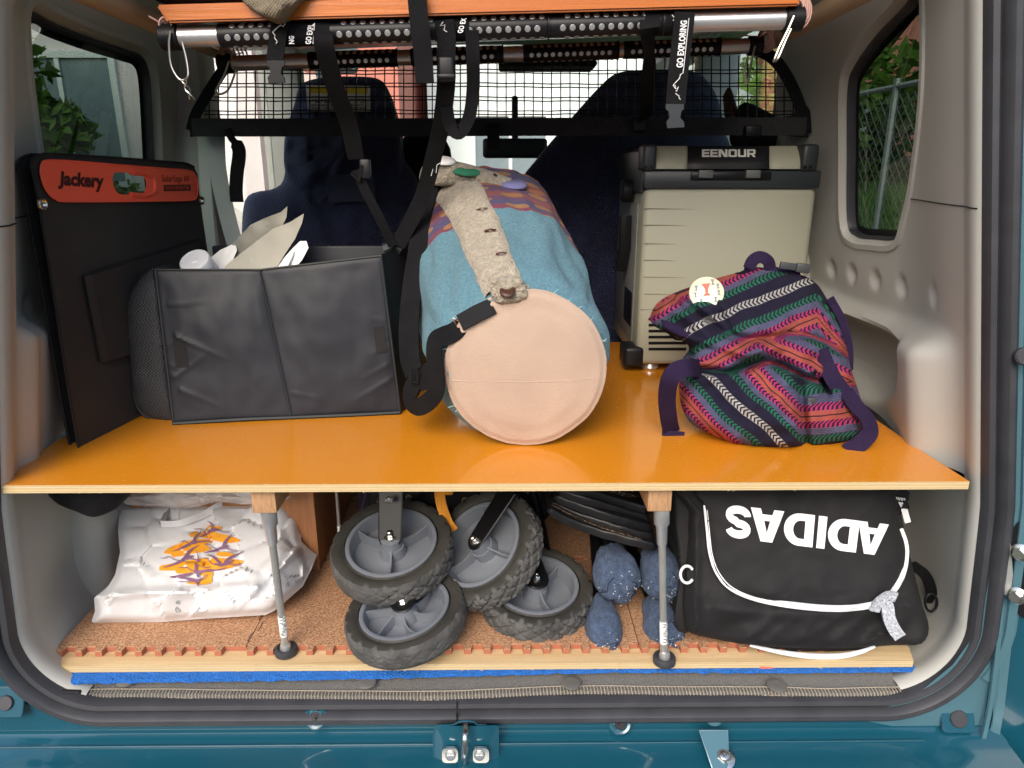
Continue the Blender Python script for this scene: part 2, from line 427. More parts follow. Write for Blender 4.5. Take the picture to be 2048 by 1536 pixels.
M['galv'] = mat('galvanised_wire', (.45, .46, .45), .5, .6)
def glassm(name, tint, refl=.08, rough=.0):
    m, p = newmat(name); nt_ = E.nt; nt_.nodes.remove(p)
    t = nt_.nodes.new('ShaderNodeBsdfTransparent'); t.inputs[0].default_value = (*tint, 1)
    g = nt_.nodes.new('ShaderNodeBsdfGlossy'); g.inputs['Roughness'].default_value = rough; g.inputs[0].default_value = (1, 1, 1, 1)
    gm = nt_.nodes.new('ShaderNodeNewGeometry'); vm = nt_.nodes.new('ShaderNodeVectorMath'); vm.operation = 'DOT_PRODUCT'; nt_.links.new(gm.outputs['Normal'], vm.inputs[0]); nt_.links.new(gm.outputs['Incoming'], vm.inputs[1])
    fr = E.m('POWER', 1. - E(vm.outputs['Value']).abs(), 5.) * .9 + .04
    mx = nt_.nodes.new('ShaderNodeMixShader'); nt_.links.new(fr.s, mx.inputs[0]); nt_.links.new(t.outputs[0], mx.inputs[1]); nt_.links.new(g.outputs[0], mx.inputs[2])
    nt_.links.new(mx.outputs[0], nt_.nodes['Material Output'].inputs[0]); return m
M['tint'] = glassm('tinted_side_glass', (.15, .20, .185))
M['netcloth'] = mat('net_hem_cloth', (.022, .022, .024), .8, var=.4, vs=26, bs=45, bstr=.8, bdist=.006)
M['clear'] = glassm('clear_windscreen', (.95, .98, .97))
def polyfilm():
    m, p = newmat('clear_poly_film'); nt_ = E.nt; co = wpos(); n = ntex(co, 30, 4)
    setp(p, color=(.85, .83, .82), rough=.2, alpha=(ntex(co, 20, 3) * .5 + .2), spec=.8); bump(p, n, .7, .01); return m
M['film'] = polyfilm()
# ================================================================ THE SETTING
def XR(z):
    return .629 - .19 * (z - .9) if z > .86 else .6366 + .09 * (.86 - z)
CX0 = -.0155                         # middle of the opening
ZB = .561; ZT = 1.73
def opening():
    r = .112; P = []
    zc = ZB + r; xr = XR(zc)
    for k in range(0, 31): z = lerp(ZT - .09, zc, k / 30); P.append((XR(z), z))
    for k in range(1, 17):
        a = pi / 2 * k / 16; P.append((xr - r + r * cos(a), zc - r * sin(a)))
    R_ = [(x, z) for x, z in P]
    m = 40; xa = R_[-1][0]; xb = 2 * CX0 - xa
    B = [(lerp(xa, xb, k / m), ZB) for k in range(1, m)]
    L = [(2 * CX0 - x, z) for x, z in reversed(R_)]
    T = []
    xt = XR(ZT - .09)
    for k in range(1, 9):
        a = pi / 2 * k / 9; T.append((2 * CX0 - xt + .09 * (1 - cos(a)), ZT - .09 + .09 * sin(a)))
    for k in range(0, 21): T.append((lerp(2 * CX0 - xt + .09, xt - .09, k / 20), ZT))
    for k in range(8, 0, -1):
        a = pi / 2 * k / 9; T.append((xt - .09 * (1 - cos(a)), ZT - .09 + .09 * sin(a)))
    return R_ + B + L + T
OP = opening(); NO = len(OP)
def onorm():
    N = []
    for i in range(NO):
        a = Vector(OP[i - 1]); b = Vector(OP[(i + 1) % NO]); t = (b - a).normalized(); N.append(Vector((-t.y, t.x)))
    if N[5].x < 0: N = [-n for n in N]
    return N
ON = onorm()
def sweep(prof, sel=None):
    """prof: (n outward, y) rows swept round the tailgate opening"""
    V, Fs = [], []; idx = list(range(NO)) if sel is None else sel; m = len(idx)
    for n, y in prof:
        for i in idx: V.append(Vector((OP[i][0] + ON[i].x * n, y, OP[i][1] + ON[i].y * n)))
    for j in range(len(prof) - 1):
        for k in range(m if sel is None else m - 1):
            k2 = (k + 1) % m; Fs.append([j * m + k, j * m + k2, (j + 1) * m + k2, (j + 1) * m + k])
    return V, Fs

van = thing('van', 'teal van with its tailgate open seen straight into the loaded beige boot', 'van', (CX0, 0, 0))
def vp(name, vf, m, parent=None, **k): return ob(name, vf[0], vf[1], M[m] if isinstance(m, str) else m, parent or van, **k)
# rubber weather strip: inner lip, groove, outer bulb
strip = vp('weather_strip', sweep([(-.004, .004), (-.0045, -.008), (-.002, -.015), (.004, -.017), (.0085, -.013), (.0095, -.008), (.0115, -.012), (.0125, -.019), (.0165, -.024), (.0225, -.025), (.028, -.021), (.0305, -.014), (.031, -.004)]), 'rubber')
vp('strip_joint', merge(g_box(-.071, -.0695, -.0262, -.02, .5395, .556), g_box(-.071, -.0695, -.0185, -.012, .5575, .566)), 'black_cloth', strip)
t_ = PY(142, 1383, -.021)
vp('drain_clip', g_tube([t_ + Vector((-.011, 0, .0)), t_ + Vector((.013, 0, -.001))], .0032, 8), 'black', strip)
# beige lip that turns from the strip into the boot
lower = [i for i in range(NO)]
def lipprof(i):
    return [(-.001, -.004), (-.006, .002), (-.0075, .012), (-.005, .024), (.002, .036), (.006, .05)]
notbot = [i for i in range(NO) if not (OP[i][1] < ZB + .004)]
kk = [j for j in range(1, len(notbot)) if notbot[j] - notbot[j - 1] > 1][0]; ring_ = notbot[kk:] + notbot[:kk]
lip = vp('trim_lip', sweep(lipprof(0), ring_), 'trim')
# lower boot liner, from the lip to the back
zlow = [i for i in range(NO) if OP[i][1] < ZS - .012]
liner = vp('boot_liner', sweep([(.006, .05), (.016, .09), (.03, .16), (.04, .28), (.04, .76)], zlow), 'trim')
# ---- side walls above the shelf, height field with dimples, ledge and pocket
def WX(side, y, z): return wbase(y, z) if side > 0 else 2 * CX0 - wbase(y, z) - .045 * sstep(.03, .12, y)
def wbase(y, z): return XR(z) + .006 + .058 * sstep(.03, .33, y) - .02 * sstep(.55, .8, y)
def onwall(u, v, side):
    x = .6 * side + (0 if side > 0 else -.03)
    for _ in range(12):
        p = PX(u, v, x); x = WX(side, p.y, p.z)
    p = PX(u, v, x); return p
def wl(side, pts): return [(lambda q: (q.y, q.z))(onwall(u, v, side)) for u, v in pts]
WINR = wl(1, crom([(1700, 135), (1745, 70), (1800, 12), (1822, -28), (1838, -30), (1842, 60), (1838, 200), (1820, 350), (1802, 430), (1785, 476), (1740, 478), (1704, 472), (1688, 440), (1687, 300), (1688, 180)], 5, True))
WINL = wl(-1, crom([(66, 24), (120, 48), (190, 76), (262, 100), (290, 112), (304, 140), (310, 200), (316, 330), (322, 420), (300, 442), (200, 448), (112, 440), (100, 380), (84, 280), (70, 180), (62, 90)], 5, True))
DIMR = wl(1, [(1662, 537), (1703, 547), (1750, 560), (1803, 574), (1866, 590)])
DIML = wl(-1, [(55, 609)])
LEDGE = wl(1, [(1600, 572), (1650, 600), (1720, 634), (1800, 664), (1860, 684), (1900, 700)])
PKT = wl(1, crom([(1600, 600), (1700, 636), (1780, 664), (1838, 694), (1850, 708), (1849, 745), (1840, 768), (1812, 782), (1782, 780), (1740, 762), (1690, 735), (1640, 706), (1600, 680)], 4, True))
ARL = wl(-1, [(-60, 668), (20, 662), (60, 656), (115, 652), (200, 650)])
def interp(poly, y):
    P = sorted(poly)
    if y <= P[0][0]: return P[0][1]
    for a, b in zip(P, P[1:]):
        if y <= b[0]: return lerp(a[1], b[1], (y - a[0]) / max(1e-6, b[0] - a[0]))
    return P[-1][1]
yedge = LEDGE[-1][0]
def relief(y, z, side):
    d = 0.
    if side > 0:
        for cy, cz in DIMR:
            q = hypot(y - cy, (z - cz)) / .0175
            if q < 1: d -= .011 * (1 - q * q) ** .7
        lz = interp(LEDGE, y); f = sstep(.05, .135, y) * (1 - .3 * sstep(.4, .7, y))
        d += .05 * f * sstep(lz + .03, lz - .012, z)
        s = sdist((y, z), PKT)
        d -= .085 * sstep(.010, -.010, s) * max(f, .0) + .01 * sstep(.02, 0, s) * f
    else:
        for cy, cz in DIML:
            q = hypot(y - cy, z - cz) / .017
            if q < 1: d -= .010 * (1 - q * q) ** .7
        lz = interp(ARL, y); d += .046 * sstep(.045, .10, y) * sstep(lz + .016, lz - .006, z)
    return d
def wall(side, name, win):
    y0, y1, z0, z1, st = .05, .70, ZS - .013, 1.70, .0065
    ny, nzn = int((y1 - y0) / st), int((z1 - z0) / st); V = []; Fs = []
    import numpy as np
    G = np.array([[relief(lerp(y0, y1, i / ny), lerp(z0, z1, j / nzn), side) for i in range(ny + 1)] for j in range(nzn + 1)])
    D = G.copy()
    for _ in range(3):
        P = np.pad(D, 1, mode='edge'); D = (P[1:-1, 1:-1] * 2 + P[:-2, 1:-1] + P[2:, 1:-1] + P[1:-1, :-2] + P[1:-1, 2:]) / 6
    for j in range(nzn + 1):
        for i in range(ny + 1):
            y = lerp(y0, y1, i / ny); z = lerp(z0, z1, j / nzn); k_ = .5 if any(hypot(y - a, z - b) < .026 for a, b in (DIMR if side > 0 else DIML)) else 1
            V.append((WX(side, y, z) - side * (D[j, i] * k_ + G[j, i] * (1 - k_)), y, z))
    for j in range(nzn):
        for i in range(ny):
            c = (lerp(y0, y1, (i + .5) / ny), lerp(z0, z1, (j + .5) / nzn))
            if sdist(c, win) < .007: continue
            q = [j * (ny + 1) + i, j * (ny + 1) + i + 1, (j + 1) * (ny + 1) + i + 1, (j + 1) * (ny + 1) + i]
            Fs.append(q if side > 0 else q[::-1])
    wl_ = vp(name, (V, Fs), 'trim')
    # window: frame ring, gasket, glass
    cy = sum(p[0] for p in win) / len(win); cz = sum(p[1] for p in win) / len(win); n = len(win)
    def ring(off, dx):
        out_ = []
        for k in range(n):
            a = Vector(win[k - 1]); b = Vector(win[(k + 1) % n]); t = (b - a).normalized(); nn = Vector((t.y, -t.x))
            if nn.dot(Vector(win[k]) - Vector((cy, cz))) < 0: nn = -nn
            y, z = win[k][0] + nn.x * off, win[k][1] + nn.y * off; x = WX(side, y, z) + side * dx
            out_.append(Vector((x, y, z)))
        return out_
    def loft(rs):
        V2, F2 = [], []
        for r in rs: V2 += r
        for j in range(len(rs) - 1):
            for k in range(n): F2.append([j * n + k, j * n + (k + 1) % n, (j + 1) * n + (k + 1) % n, (j + 1) * n + k])
        return V2, F2
    fr = vp('side_window', loft([ring(.021, .001), ring(.019, -.004), ring(.010, -.005), ring(.002, .004), ring(-.002, .02)]), 'trim')
    vp('gasket', loft([ring(.000, .006), ring(-.004, .004), ring(-.006, .008), ring(-.006, .024)]), 'rubber', fr)
    g = ring(-.001, .021); vp('glass', (g, [list(range(n))]), 'tint', fr, smooth=False)
    # dark printed edge band of the glass
    vp('glass_border', loft([ring(-.004, .0195), ring(-.017, .0195)]), 'black', fr)
    return wl_
wr = wall(1, 'quarter_trim', WINR); wlft = wall(-1, 'quarter_trim', WINL)
def seam(pts, side, par):
    P = []
    for u, v in pts:
        q = onwall(u, v, side) if not isinstance(v, tuple) else None; P.append(q + Vector((-side * .0006, 0, 0)))
    vp('seam', g_tube(crom(P, 6), .0011, 5), 'black', par)
ZSR = onwall(1850, 402, 1).z; ZSL = onwall(30, 436, -1).z
for s_, zz_, ye_ in ((1, ZSR, onwall(1808, 402, 1).y - .012), (-1, ZSL, onwall(100, 436, -1).y - .012)): vp('seam', g_tube([(WX(s_, lerp(.05, ye_, k / 8), zz_) - s_ * .0004, lerp(.05, ye_, k / 8), zz_) for k in range(9)], .0010, 5), 'black', wr if s_ > 0 else wlft)
for s_, a_ in ((1, (XR(1.262) - .0055, .0)), (-1, (2 * CX0 - XR(1.262) + .0055, .0))):
    zs_ = ZSR if s_ > 0 else ZSL
    xx = [(XR(zs_) - .0065, .004), (XR(zs_) - .0078, .014), (XR(zs_) - .0055, .026), (XR(zs_) + .0015, .038), (XR(zs_) + .006, .052)]
    vp('seam', g_tube([((x if s_ > 0 else 2 * CX0 - x), y, zs_) for x, y in xx], .0010, 5), 'black', wr if s_ > 0 else wlft)
# left lower wheel arch swelling
vp('wheel_arch_trim', g_box(-.80, -.672, .20, .72, .55, .79, .03, 5), 'trim')
vp('wheel_arch_trim', g_box(.60, .80, .26, .72, .55, .80, .05, 5), 'trim')
# floor and metal under the carpet
vp('load_floor', g_box(-.66, .60, .06, 2.3, .53, .560), 'black_cloth', smooth=False)
# ---- cabin: side posts, window belts, headliner, windscreen, dashboard
for s in (1, -1):
    def X(x): return (x if s > 0 else 2 * CX0 - x)
    def bx(name, x0, x1, y0, y1, z0, z1, m, b=.01, par=None):
        a, c = sorted((X(x0), X(x1))); return vp(name, g_box(a, c, y0, y1, z0, z1, b), m, par)
    bx('door_trim', .63, .66, .66, 2.35, .3, 1.12, 'trim')
    bx('body_side', .83, .86, .02, 2.9, .28, 1.0, 'teal', .02)
    bx('pillar', .575, .70, .69, .79, 1.05, 1.66, 'trim', .02)
    bx('pillar', .575, .70, 1.42, 1.50, 1.05, 1.66, 'trim', .02)
    bx('roof_rail', .56, .71, .03, 2.3, 1.655, 1.78, 'trim', .02)
    d = bx('door_window', .672, .676, .79, 1.42, 1.12, 1.66, 'clear', 0)
    d = bx('door_window', .672, .676, 1.50, 2.2, 1.12, 1.66, 'clear', 0)
    # slanting front post
    a = Vector((X(.60), 1.78, 1.70)); b = Vector((X(.64), 2.55, 1.05)); vp('front_post', g_tube([a, b], .034, 10), 'headliner')
    # outer skin round the tailgate opening
headl = vp('headliner', g_sheet(lambda u, v: (lerp(-.64, .60, u), lerp(.03, 1.75, v), 1.715 + .02 * sin(pi * u) - .05 * sstep(.8, 1, v)), 16, 16), 'headliner')
vp('roof', g_box(-.70, .65, -.02, 1.85, 1.76, 1.80, .02), 'teal')
vp('grab_bar', g_tube(crom([(.53, 1.05, 1.66), (.53, 1.07, 1.62), (.53, 1.22, 1.62), (.53, 1.24, 1.66)], 5), .009, 8), 'headliner')
vp('windscreen', ([(-.66, 1.80, 1.70), (.61, 1.80, 1.70), (.66, 2.55, 1.06), (-.71, 2.55, 1.06)], [[0, 1, 2, 3]]), 'clear', smooth=False)
vp('dashboard', g_box(-.70, .64, 2.15, 2.6, .55, 1.05, .06, 4), 'black_cloth')
vp('visor', g_box(-.02, .30, 1.64, 1.80, 1.605, 1.625, .008), 'black_cloth'); vp('visor', g_box(-.55, -.12, 1.64, 1.80, 1.63, 1.65, .008), 'headliner')
mr = PY(1030, 298, 1.7); mir = vp('rear_view_mirror', g_box(mr.x - .11, mr.x + .11, 1.69, 1.72, mr.z - .03, mr.z + .035, .012, 3), 'black')
vp('mirror_stalk', g_tube([mr, mr + Vector((0, .07, .17))], .011, 8), 'black', mir)
sw = Matrix.Translation((.33, 1.95, 1.02)) @ Matrix.Rotation(radians(65), 4, 'X'); vp('steering_wheel', g_tube([sw @ Vector((.18 * cos(a * pi / 12), .18 * sin(a * pi / 12), 0)) for a in range(24)], .014, 8, True), 'black')
# seat belt webbing on the pillar seen beside the seat
vp('seat_belt', g_ribbon(crom([PY(432, 262, .66), PY(436, 340, .66), PY(452, 420, .665), PY(474, 505, .67)], 6), .034, .0015), 'headliner')
vp('seat_belt', g_ribbon(crom([PY(405, 262, .665), PY(412, 380, .665), PY(424, 520, .665)], 6), .022, .0015), 'headliner')
# ---- puffed shapes whose outline is given in the plane they stand in
class Puff:
    """cushion-like solid: outline (pixels of a plane at depth Yf) with bulging front and back"""
    def __init__(s, outline, yf, front=.04, back=.04, pw=2.2, rough=0., rs=9., c=None, smooth=4, fold=None):
        s.o = crom(outline, smooth, True) if smooth else outline; s.yf = yf; s.f = front; s.b = back; s.pw = pw; s.rough = rough; s.rs = rs; s.fold = fold
        xs = [p[0] for p in s.o]; ys = [p[1] for p in s.o]; s.c = c or ((min(xs) + max(xs)) / 2, (min(ys) + max(ys)) / 2)
        A = sorted((atan2(q[1] - s.c[1], q[0] - s.c[0]), hypot(q[0] - s.c[0], q[1] - s.c[1])) for q in s.o); s.A = A
    def rad(s, a):
        A = s.A; import bisect
        i = bisect.bisect([x[0] for x in A], a); lo = A[i - 1] if i > 0 else (A[-1][0] - 2 * pi, A[-1][1]); hi = A[i] if i < len(A) else (A[0][0] + 2 * pi, A[0][1])
        t = (a - lo[0]) / max(1e-9, hi[0] - lo[0]); return lerp(lo[1], hi[1], t)
    def s_of(s, u, v):
        du, dv = u - s.c[0], v - s.c[1]; return hypot(du, dv) / max(1e-6, s.rad(atan2(dv, du)))
    def front(s, u, v, off=0.):
        q = min(1, s.s_of(u, v)); y0 = s.yf(u, v) if callable(s.yf) else s.yf
        h = (1 - q ** s.pw) ** (1 / s.pw) if q < 1 else 0
        y = y0 - s.f * h
        if s.rough: y -= s.rough * (noise.noise(Vector((u * .01 * s.rs / 9, v * .01 * s.rs / 9, 3.3))) + .5 * noise.noise(Vector((u * .026 * s.rs / 9, v * .026 * s.rs / 9, 8.1)))) * min(1, h * 2.5)
        if s.fold: y -= s.fold(u, v) * min(1, h * 2.5)
        p = PY(u, v, y - off); return p
    def backp(s, u, v):
        q = min(1, s.s_of(u, v)); y0 = s.yf(u, v) if callable(s.yf) else s.yf
        h = (1 - q ** s.pw) ** (1 / s.pw) if q < 1 else 0
        p = PY(u, v, y0); p.y += s.b * h; return p
    def mesh(s, name, m, parent, na=72, nr=16, uvf=None, **k):
        V, Fs, uv = [], [], []
        radii = [1 - (1 - j / nr) ** 1.8 for j in range(nr + 1)]
        for side in (0, 1):
            base = len(V)
            for j in range(1, nr + (1 if side == 0 else 0)):
                for i in range(na):
                    a = -pi + 2 * pi * i / na; r = s.rad(a) * radii[j]; u, v = s.c[0] + r * cos(a), s.c[1] + r * sin(a)
                    V.append(s.front(u, v) if side == 0 else s.backp(u, v)); uv.append(uvf(u, v) if uvf else (u / 100, v / 100))
            V.append(s.front(*s.c) if side == 0 else s.backp(*s.c)); cen = len(V) - 1; uv.append(uvf(*s.c) if uvf else (s.c[0] / 100, s.c[1] / 100))
            R = nr if side == 0 else nr - 1
            for j in range(R - 1):
                for i in range(na):
                    q = [base + j * na + i, base + j * na + (i + 1) % na, base + (j + 1) * na + (i + 1) % na, base + (j + 1) * na + i]; Fs.append(q if side == 0 else q[::-1])
            for i in range(na): q = [cen, base + (i + 1) % na, base + i]; Fs.append(q[::-1] if side else q)
            if side == 0: rim = base + (nr - 1) * na
            else:
                last = base + (R - 1) * na
                for i in range(na): Fs.append([rim + i, rim + (i + 1) % na, last + (i + 1) % na, last + i][::-1])
        return ob(name, V, Fs, M[m] if isinstance(m, str) else m, parent, uv=uv, **k)
# seats
seatL = Puff([(505, 760), (486, 640), (484, 500), (486, 420), (500, 388), (545, 378), (566, 362), (572, 320), (571, 285), (590, 240), (690, 232), (792, 240), (804, 280), (808, 320), (830, 350), (846, 420), (846, 560), (846, 760)], lambda u, v: .98 + (v - 760) * -.00005, .06, .10, 3, .012, 16)
sl = seatL.mesh('seat', 'navy', van, 120, 14)
head = Puff([(640, 430), (590, 400), (570, 340), (568, 300), (572, 262), (590, 205), (600, 170), (640, 156), (700, 153), (758, 158), (778, 185), (792, 225), (801, 262), (802, 310), (805, 350), (790, 400), (740, 430)], .972, .045, .10, 3.0, .016, 30)
head.mesh('headrest', 'navy', sl, 80, 12)
lab = vp('warning_label', g_box(0, 1, 0, 1, 0, 1), 'labelwhite', sl)
def flatquad(pts, y, th=.0012):
    P = [PY(u, v, y) for u, v in pts]; n = len(P); V = P + [p + Vector((0, th, 0)) for p in P]
    return V, [list(range(n)), [n + k for k in range(n)][::-1]] + [[k, (k + 1) % n, n + (k + 1) % n, n + k][::-1] for k in range(n)]
bpy.data.objects.remove(lab)
yl = .893
lab = vp('warning_label', flatquad([(611, 170), (740, 172), (741, 223), (615, 222)], yl), 'labelwhite', sl, smooth=False)
lab2 = vp('label_heading', flatquad([(620, 173), (736, 175), (736, 188), (621, 186)], yl - .002), 'yellow', sl, smooth=False)
V_, F_ = [], []
for r in range(5):
    u = 623
    while u < 728:
        wd = random.uniform(3, 7)
        if random.random() < .86: V_, F_ = merge((V_, F_), flatquad([(u, 192 + r * 5.6), (u + wd, 192 + r * 5.6), (u + wd, 195 + r * 5.6), (u, 195 + r * 5.6)], yl - .002))
        u += wd + 1.6
vp('label_print', (V_, F_), 'print_grey', sl, smooth=False)
vp('seat_patch', flatquad([(655, 350), (748, 350), (752, 402), (657, 404)], .905), mat('faded_seat_patch', (.022, .026, .065), .5, weave=900, bstr=.4), sl, smooth=False)
seatR = Puff([(1030, 760), (1034, 500), (1040, 372), (1072, 320), (1112, 272), (1170, 205), (1215, 158), (1245, 143), (1320, 139), (1385, 142), (1418, 165), (1440, 210), (1452, 270), (1480, 330), (1500, 420), (1500, 760)], lambda u, v: .99, .05, .10, 3, .006, 12)
sr = seatR.mesh('seat', 'navy', van, 120, 14)
cush = Puff([(800, 290), (820, 268), (870, 262), (896, 285), (905, 330), (905, 420), (905, 600), (800, 600)], 1.10, .03, .06, 3)
cush.mesh('centre_cushion', 'black_cloth', van, 60, 8)
# brown wooden handle end and leather strap behind the net on the far side
hn = thing('parasol', 'brown wooden handle tip poking up behind the net beside the dark seat', 'parasol', PY(1470, 300, .8))
V_, F_ = g_tube([PY(1458, 176, .80), PY(1456, 190, .80), PY(1462, 225, .80), PY(1476, 262, .80), PY(1492, 330, .80), PY(1500, 400, .8)], [.004, .011, .015, .014, .012, .012], 10)
ob('handle', V_, F_, grain('dark_handle_wood', (.12, .055, .03), (.06, .028, .016), (20, 20, 3)), hn)
cb = Puff([(1470, 300), (1478, 215), (1500, 206), (1540, 226), (1580, 238), (1610, 262), (1612, 330)], .78, .05, .05, 2.5, .01)
bagd = cb.mesh('dark_bundle', 'black_cloth', None, 50, 8); tag(bagd, 'dark cloth bundle heaped behind the net at the far corner above the cooler', 'bundle')

# ---- outside body work round the opening
vp('corner_skin', sweep([(.030, -.002), (.034, -.004), (.13, -.004), (.14, .03)], [i for i in range(NO) if OP[i][1] < .85]), 'teal')
flange = vp('tailgate_frame', sweep([(.031, -.004), (.034, -.010), (.040, -.012), (.0405, -.016), (.052, -.017), (.053, -.012), (.060, -.010), (.061, .02), (.075, .024), (.076, .05)], list(range(0, 36)) + []), 'teal_dull')
selL = [i for i in range(NO) if OP[i][0] < -.3 and OP[i][1] > .70]
vp('tailgate_frame', sweep([(.031, -.004), (.034, -.010), (.060, -.012), (.061, .02), (.11, .024), (.12, .05)], selL), 'teal_dull')
# sill: upright strip under the seal, bright ridge, polished step
def sill(fn, name, m, nx=80): return vp(name, g_sheet(lambda u, v: fn(lerp(-.93, .72, u), v), nx, 14), m)
RID = .5065
def sx(x): # the step drops away and curves forward at both ends
    return sstep(-.62, -.93, x)
def sillp(x, v):
    prof = [(-.006, .560), (-.0065, .545), (-.009, .530), (-.012, .513), (-.018, .5085), (-.0325, .5065), (-.036, .5045), (-.055, .5025), (-.08, .4995), (-.105, .495), (-.122, .488), (-.131, .474), (-.134, .44), (-.135, .36), (-.13, .30)]
    k = min(13, int(v * 14)); t = v * 14 - k; a, b = prof[k], prof[k + 1]
    y, z = lerp(a[0], b[0], t), lerp(a[1], b[1], t); q = sx(x)
    return (x, y + q * .03 * (k > 6), z - (.035 * q * q + .01 * q) * sstep(-.03, -.07, y))
rear = sill(sillp, 'rear_sill', 'teal')
vp('sill_ridge', g_tube([(x_ / 40, -.0315, .5085) for x_ in range(-36, 25)], .0016, 6), 'teal', rear)
def hexbolt(p, nrm, r, h, m, par, name='bolt', washer=True):
    Mx = frame_m(p, (1, 0, .01), nrm); hx = [(r * cos(k * pi / 3 + .3), r * sin(k * pi / 3 + .3)) for k in range(6)]
    parts = [g_prism(hx, .0015, h, Mx, .0008), g_lathe([(r * .62, h * .9), (r * .62, h + .0006), (r * .5, h + .0012), (.0, h + .0006)], 18, Mx)]
    if washer: parts.append(g_lathe([(r * 1.55, 0), (r * 1.55, .0012), (r * 1.4, .0022), (0, .0022)], 24, Mx))
    return vp(name, merge(*parts), m, par)
for u, v in ((632, 1435), (1240, 1446)):
    p = PY(u, v, -.016); Mx = frame_m(p, (1, 0, 0), (0, -.8, .45))
    st = vp('stud', g_lathe([(.0165, -.003), (.0165, .0016), (.0145, .003), (.011, .0018), (.0105, .004), (.0085, .005), (.0075, .003)], 28, Mx), 'teal', rear)
    vp('stud_core', merge(g_lathe([(.0078, .002), (.0078, .0042), (.003, .0042), (.0026, .0105), (0, .0105)], 20, Mx), g_prism([(.0055 * cos(k * pi / 3), .0055 * sin(k * pi / 3)) for k in range(6)], .003, .0072, Mx)), 'black', rear)
    ys = -.063; p2 = PZ(u + 4, v + 46, .503)
# bolt with folded bracket
p = PZ(1428, 1500, .5005); q = [(1398, 1462), (1456, 1462), (1458, 1520), (1450, 1534), (1428, 1532)]
top_ = [PY(a, b, -.034) for a, b in ((1399, 1461), (1455, 1461))]
V_ = [PY(1399, 1461, -.034), PY(1455, 1461, -.034), PZ(1457, 1512, .5075), PZ(1452, 1541, .506), PZ(1426, 1541, .506)]
brk = vp('bolt_bracket', merge((V_, [[0, 1, 2, 3, 4]]), g_tube(V_ + [V_[0]], .0012, 5)), 'teal_dull', rear)
pb = PZ(1446, 1516, .508); hexbolt(pb, (0, -.35, .94), .0105, .009, 'chrome', rear)
vp('hidden_bolt', g_lathe([(.013, 0), (.012, .003), (.007, .003), (.007, .008), (0, .008)], 20, frame_m(PY(1428, 1434, -.012), (1, 0, 0), (0, -.9, .3))), 'teal_dull', rear)
for u, v, rr in ((14, 1405, .0105), (1916, 1437, .0125)):
    p = PY(u, v, -.014); Mx = frame_m(p, (1, 0, 0), (0, -.9, .42))
    sq = [(a * .024, b * .02) for a, b in rrect(-1, 1, -1, 1, .3)]
    vp('plug_plate', g_prism(sq, -.004, .0008, Mx, .001), 'teal', rear); vp('plug', g_lathe([(rr, 0), (rr, .003), (rr * .9, .0045), (0, .0045)], 26, Mx), 'rubber', rear)
# corner gusset plates on the right side, painted a lighter dry teal
V_ = [PY(a, b, -.0115) for a, b in ((1700, 1436), (1820, 1400), (1905, 1330), (1960, 1255), (1985, 1120), (1995, 1126), (1990, 1300), (1962, 1470), (1860, 1466))]
vp('corner_plate', (V_, [list(range(len(V_)))]), 'teal_dull', rear, smooth=False)
vp('corner_flange', g_ribbon(crom([PY(2013, 900, -.014), PY(2015, 1080, -.016), PY(2004, 1170, -.018), PY(1999, 1250, -.020), PY(1982, 1400, -.022), PY(1966, 1478, -.026)], 6), .006, .004), 'teal_dull', rear)
vp('corner_flange', g_ribbon(crom([PY(2026, 1195, -.0), PY(2018, 1240, -.010), PY(2000, 1400, -.014), PY(1987, 1480, -.018)], 6), .012, .003, normal=(-.5, -.85, 0)), 'teal_dull', rear)
vp('flange_panel', g_sheet(lambda u, v: PY(lerp(lerp(1990, 2014, 1 - v) - 8, lerp(1990, 2014, 1 - v) + 16, u), lerp(1130, 1485, v), -.016 + .01 * u), 4, 8), 'teal_dull', rear)
# latch striker
lat = vp('latch_bracket', merge(
    g_sheet(lambda u, v: PY(lerp(868, 998, u), lerp(1452, 1538, v), -.040 - .012 * v - .004 * abs(sin(u * pi * 2)) - .006 * sin(pi * u)), 16, 8),
    g_tube(crom([PY(870, 1538, -.05), PY(868, 1510, -.048), PY(868, 1470, -.042), PY(876, 1452, -.042), PY(905, 1450, -.046), PY(920, 1443, -.05), PY(945, 1443, -.05), PY(960, 1451, -.046), PY(996, 1453, -.042)], 5), .0014, 6)), 'teal', rear)
vp('latch_pocket', g_box(-.098, -.036, -.062, -.03, .470, .490, .004), 'black', rear)
pl = []
for u0, u1 in ((884, 916), (946, 978)):
    P_ = [PZ(a, b, .5105) for a, b in ((u0, 1502), (u1, 1500), (u1, 1524), (u0 + 4, 1526))]; P_ = [PY(a, b, -.064) for a, b in rrect(u0, u1, 1497, 1526, 8)]
    pl.append((P_ + [x + Vector((0, .004, .0)) for x in P_], [list(range(len(P_)))] + [[k, (k + 1) % len(P_), len(P_) + (k + 1) % len(P_), len(P_) + k] for k in range(len(P_))]))
for q_ in pl: vp('striker_plate', q_, 'chrome', rear)
vp('striker_loop', g_tube(crom([PY(931, 1452, -.045), PY(931, 1458, -.058), PY(930, 1475, -.072), PY(930, 1505, -.076), PY(929, 1518, -.070), PY(929, 1524, -.06)], 6), [.0042] * 31, 12), 'chrome', rear)
vp('sill_ridge', g_tube(crom([PZ(-40, 1450, .5), PZ(0, 1470, .4985), PZ(30, 1498, .495), PZ(110, 1518, .4925), PZ(230, 1532, .491), PZ(360, 1545, .491)], 6), .0022, 6), 'teal', rear)
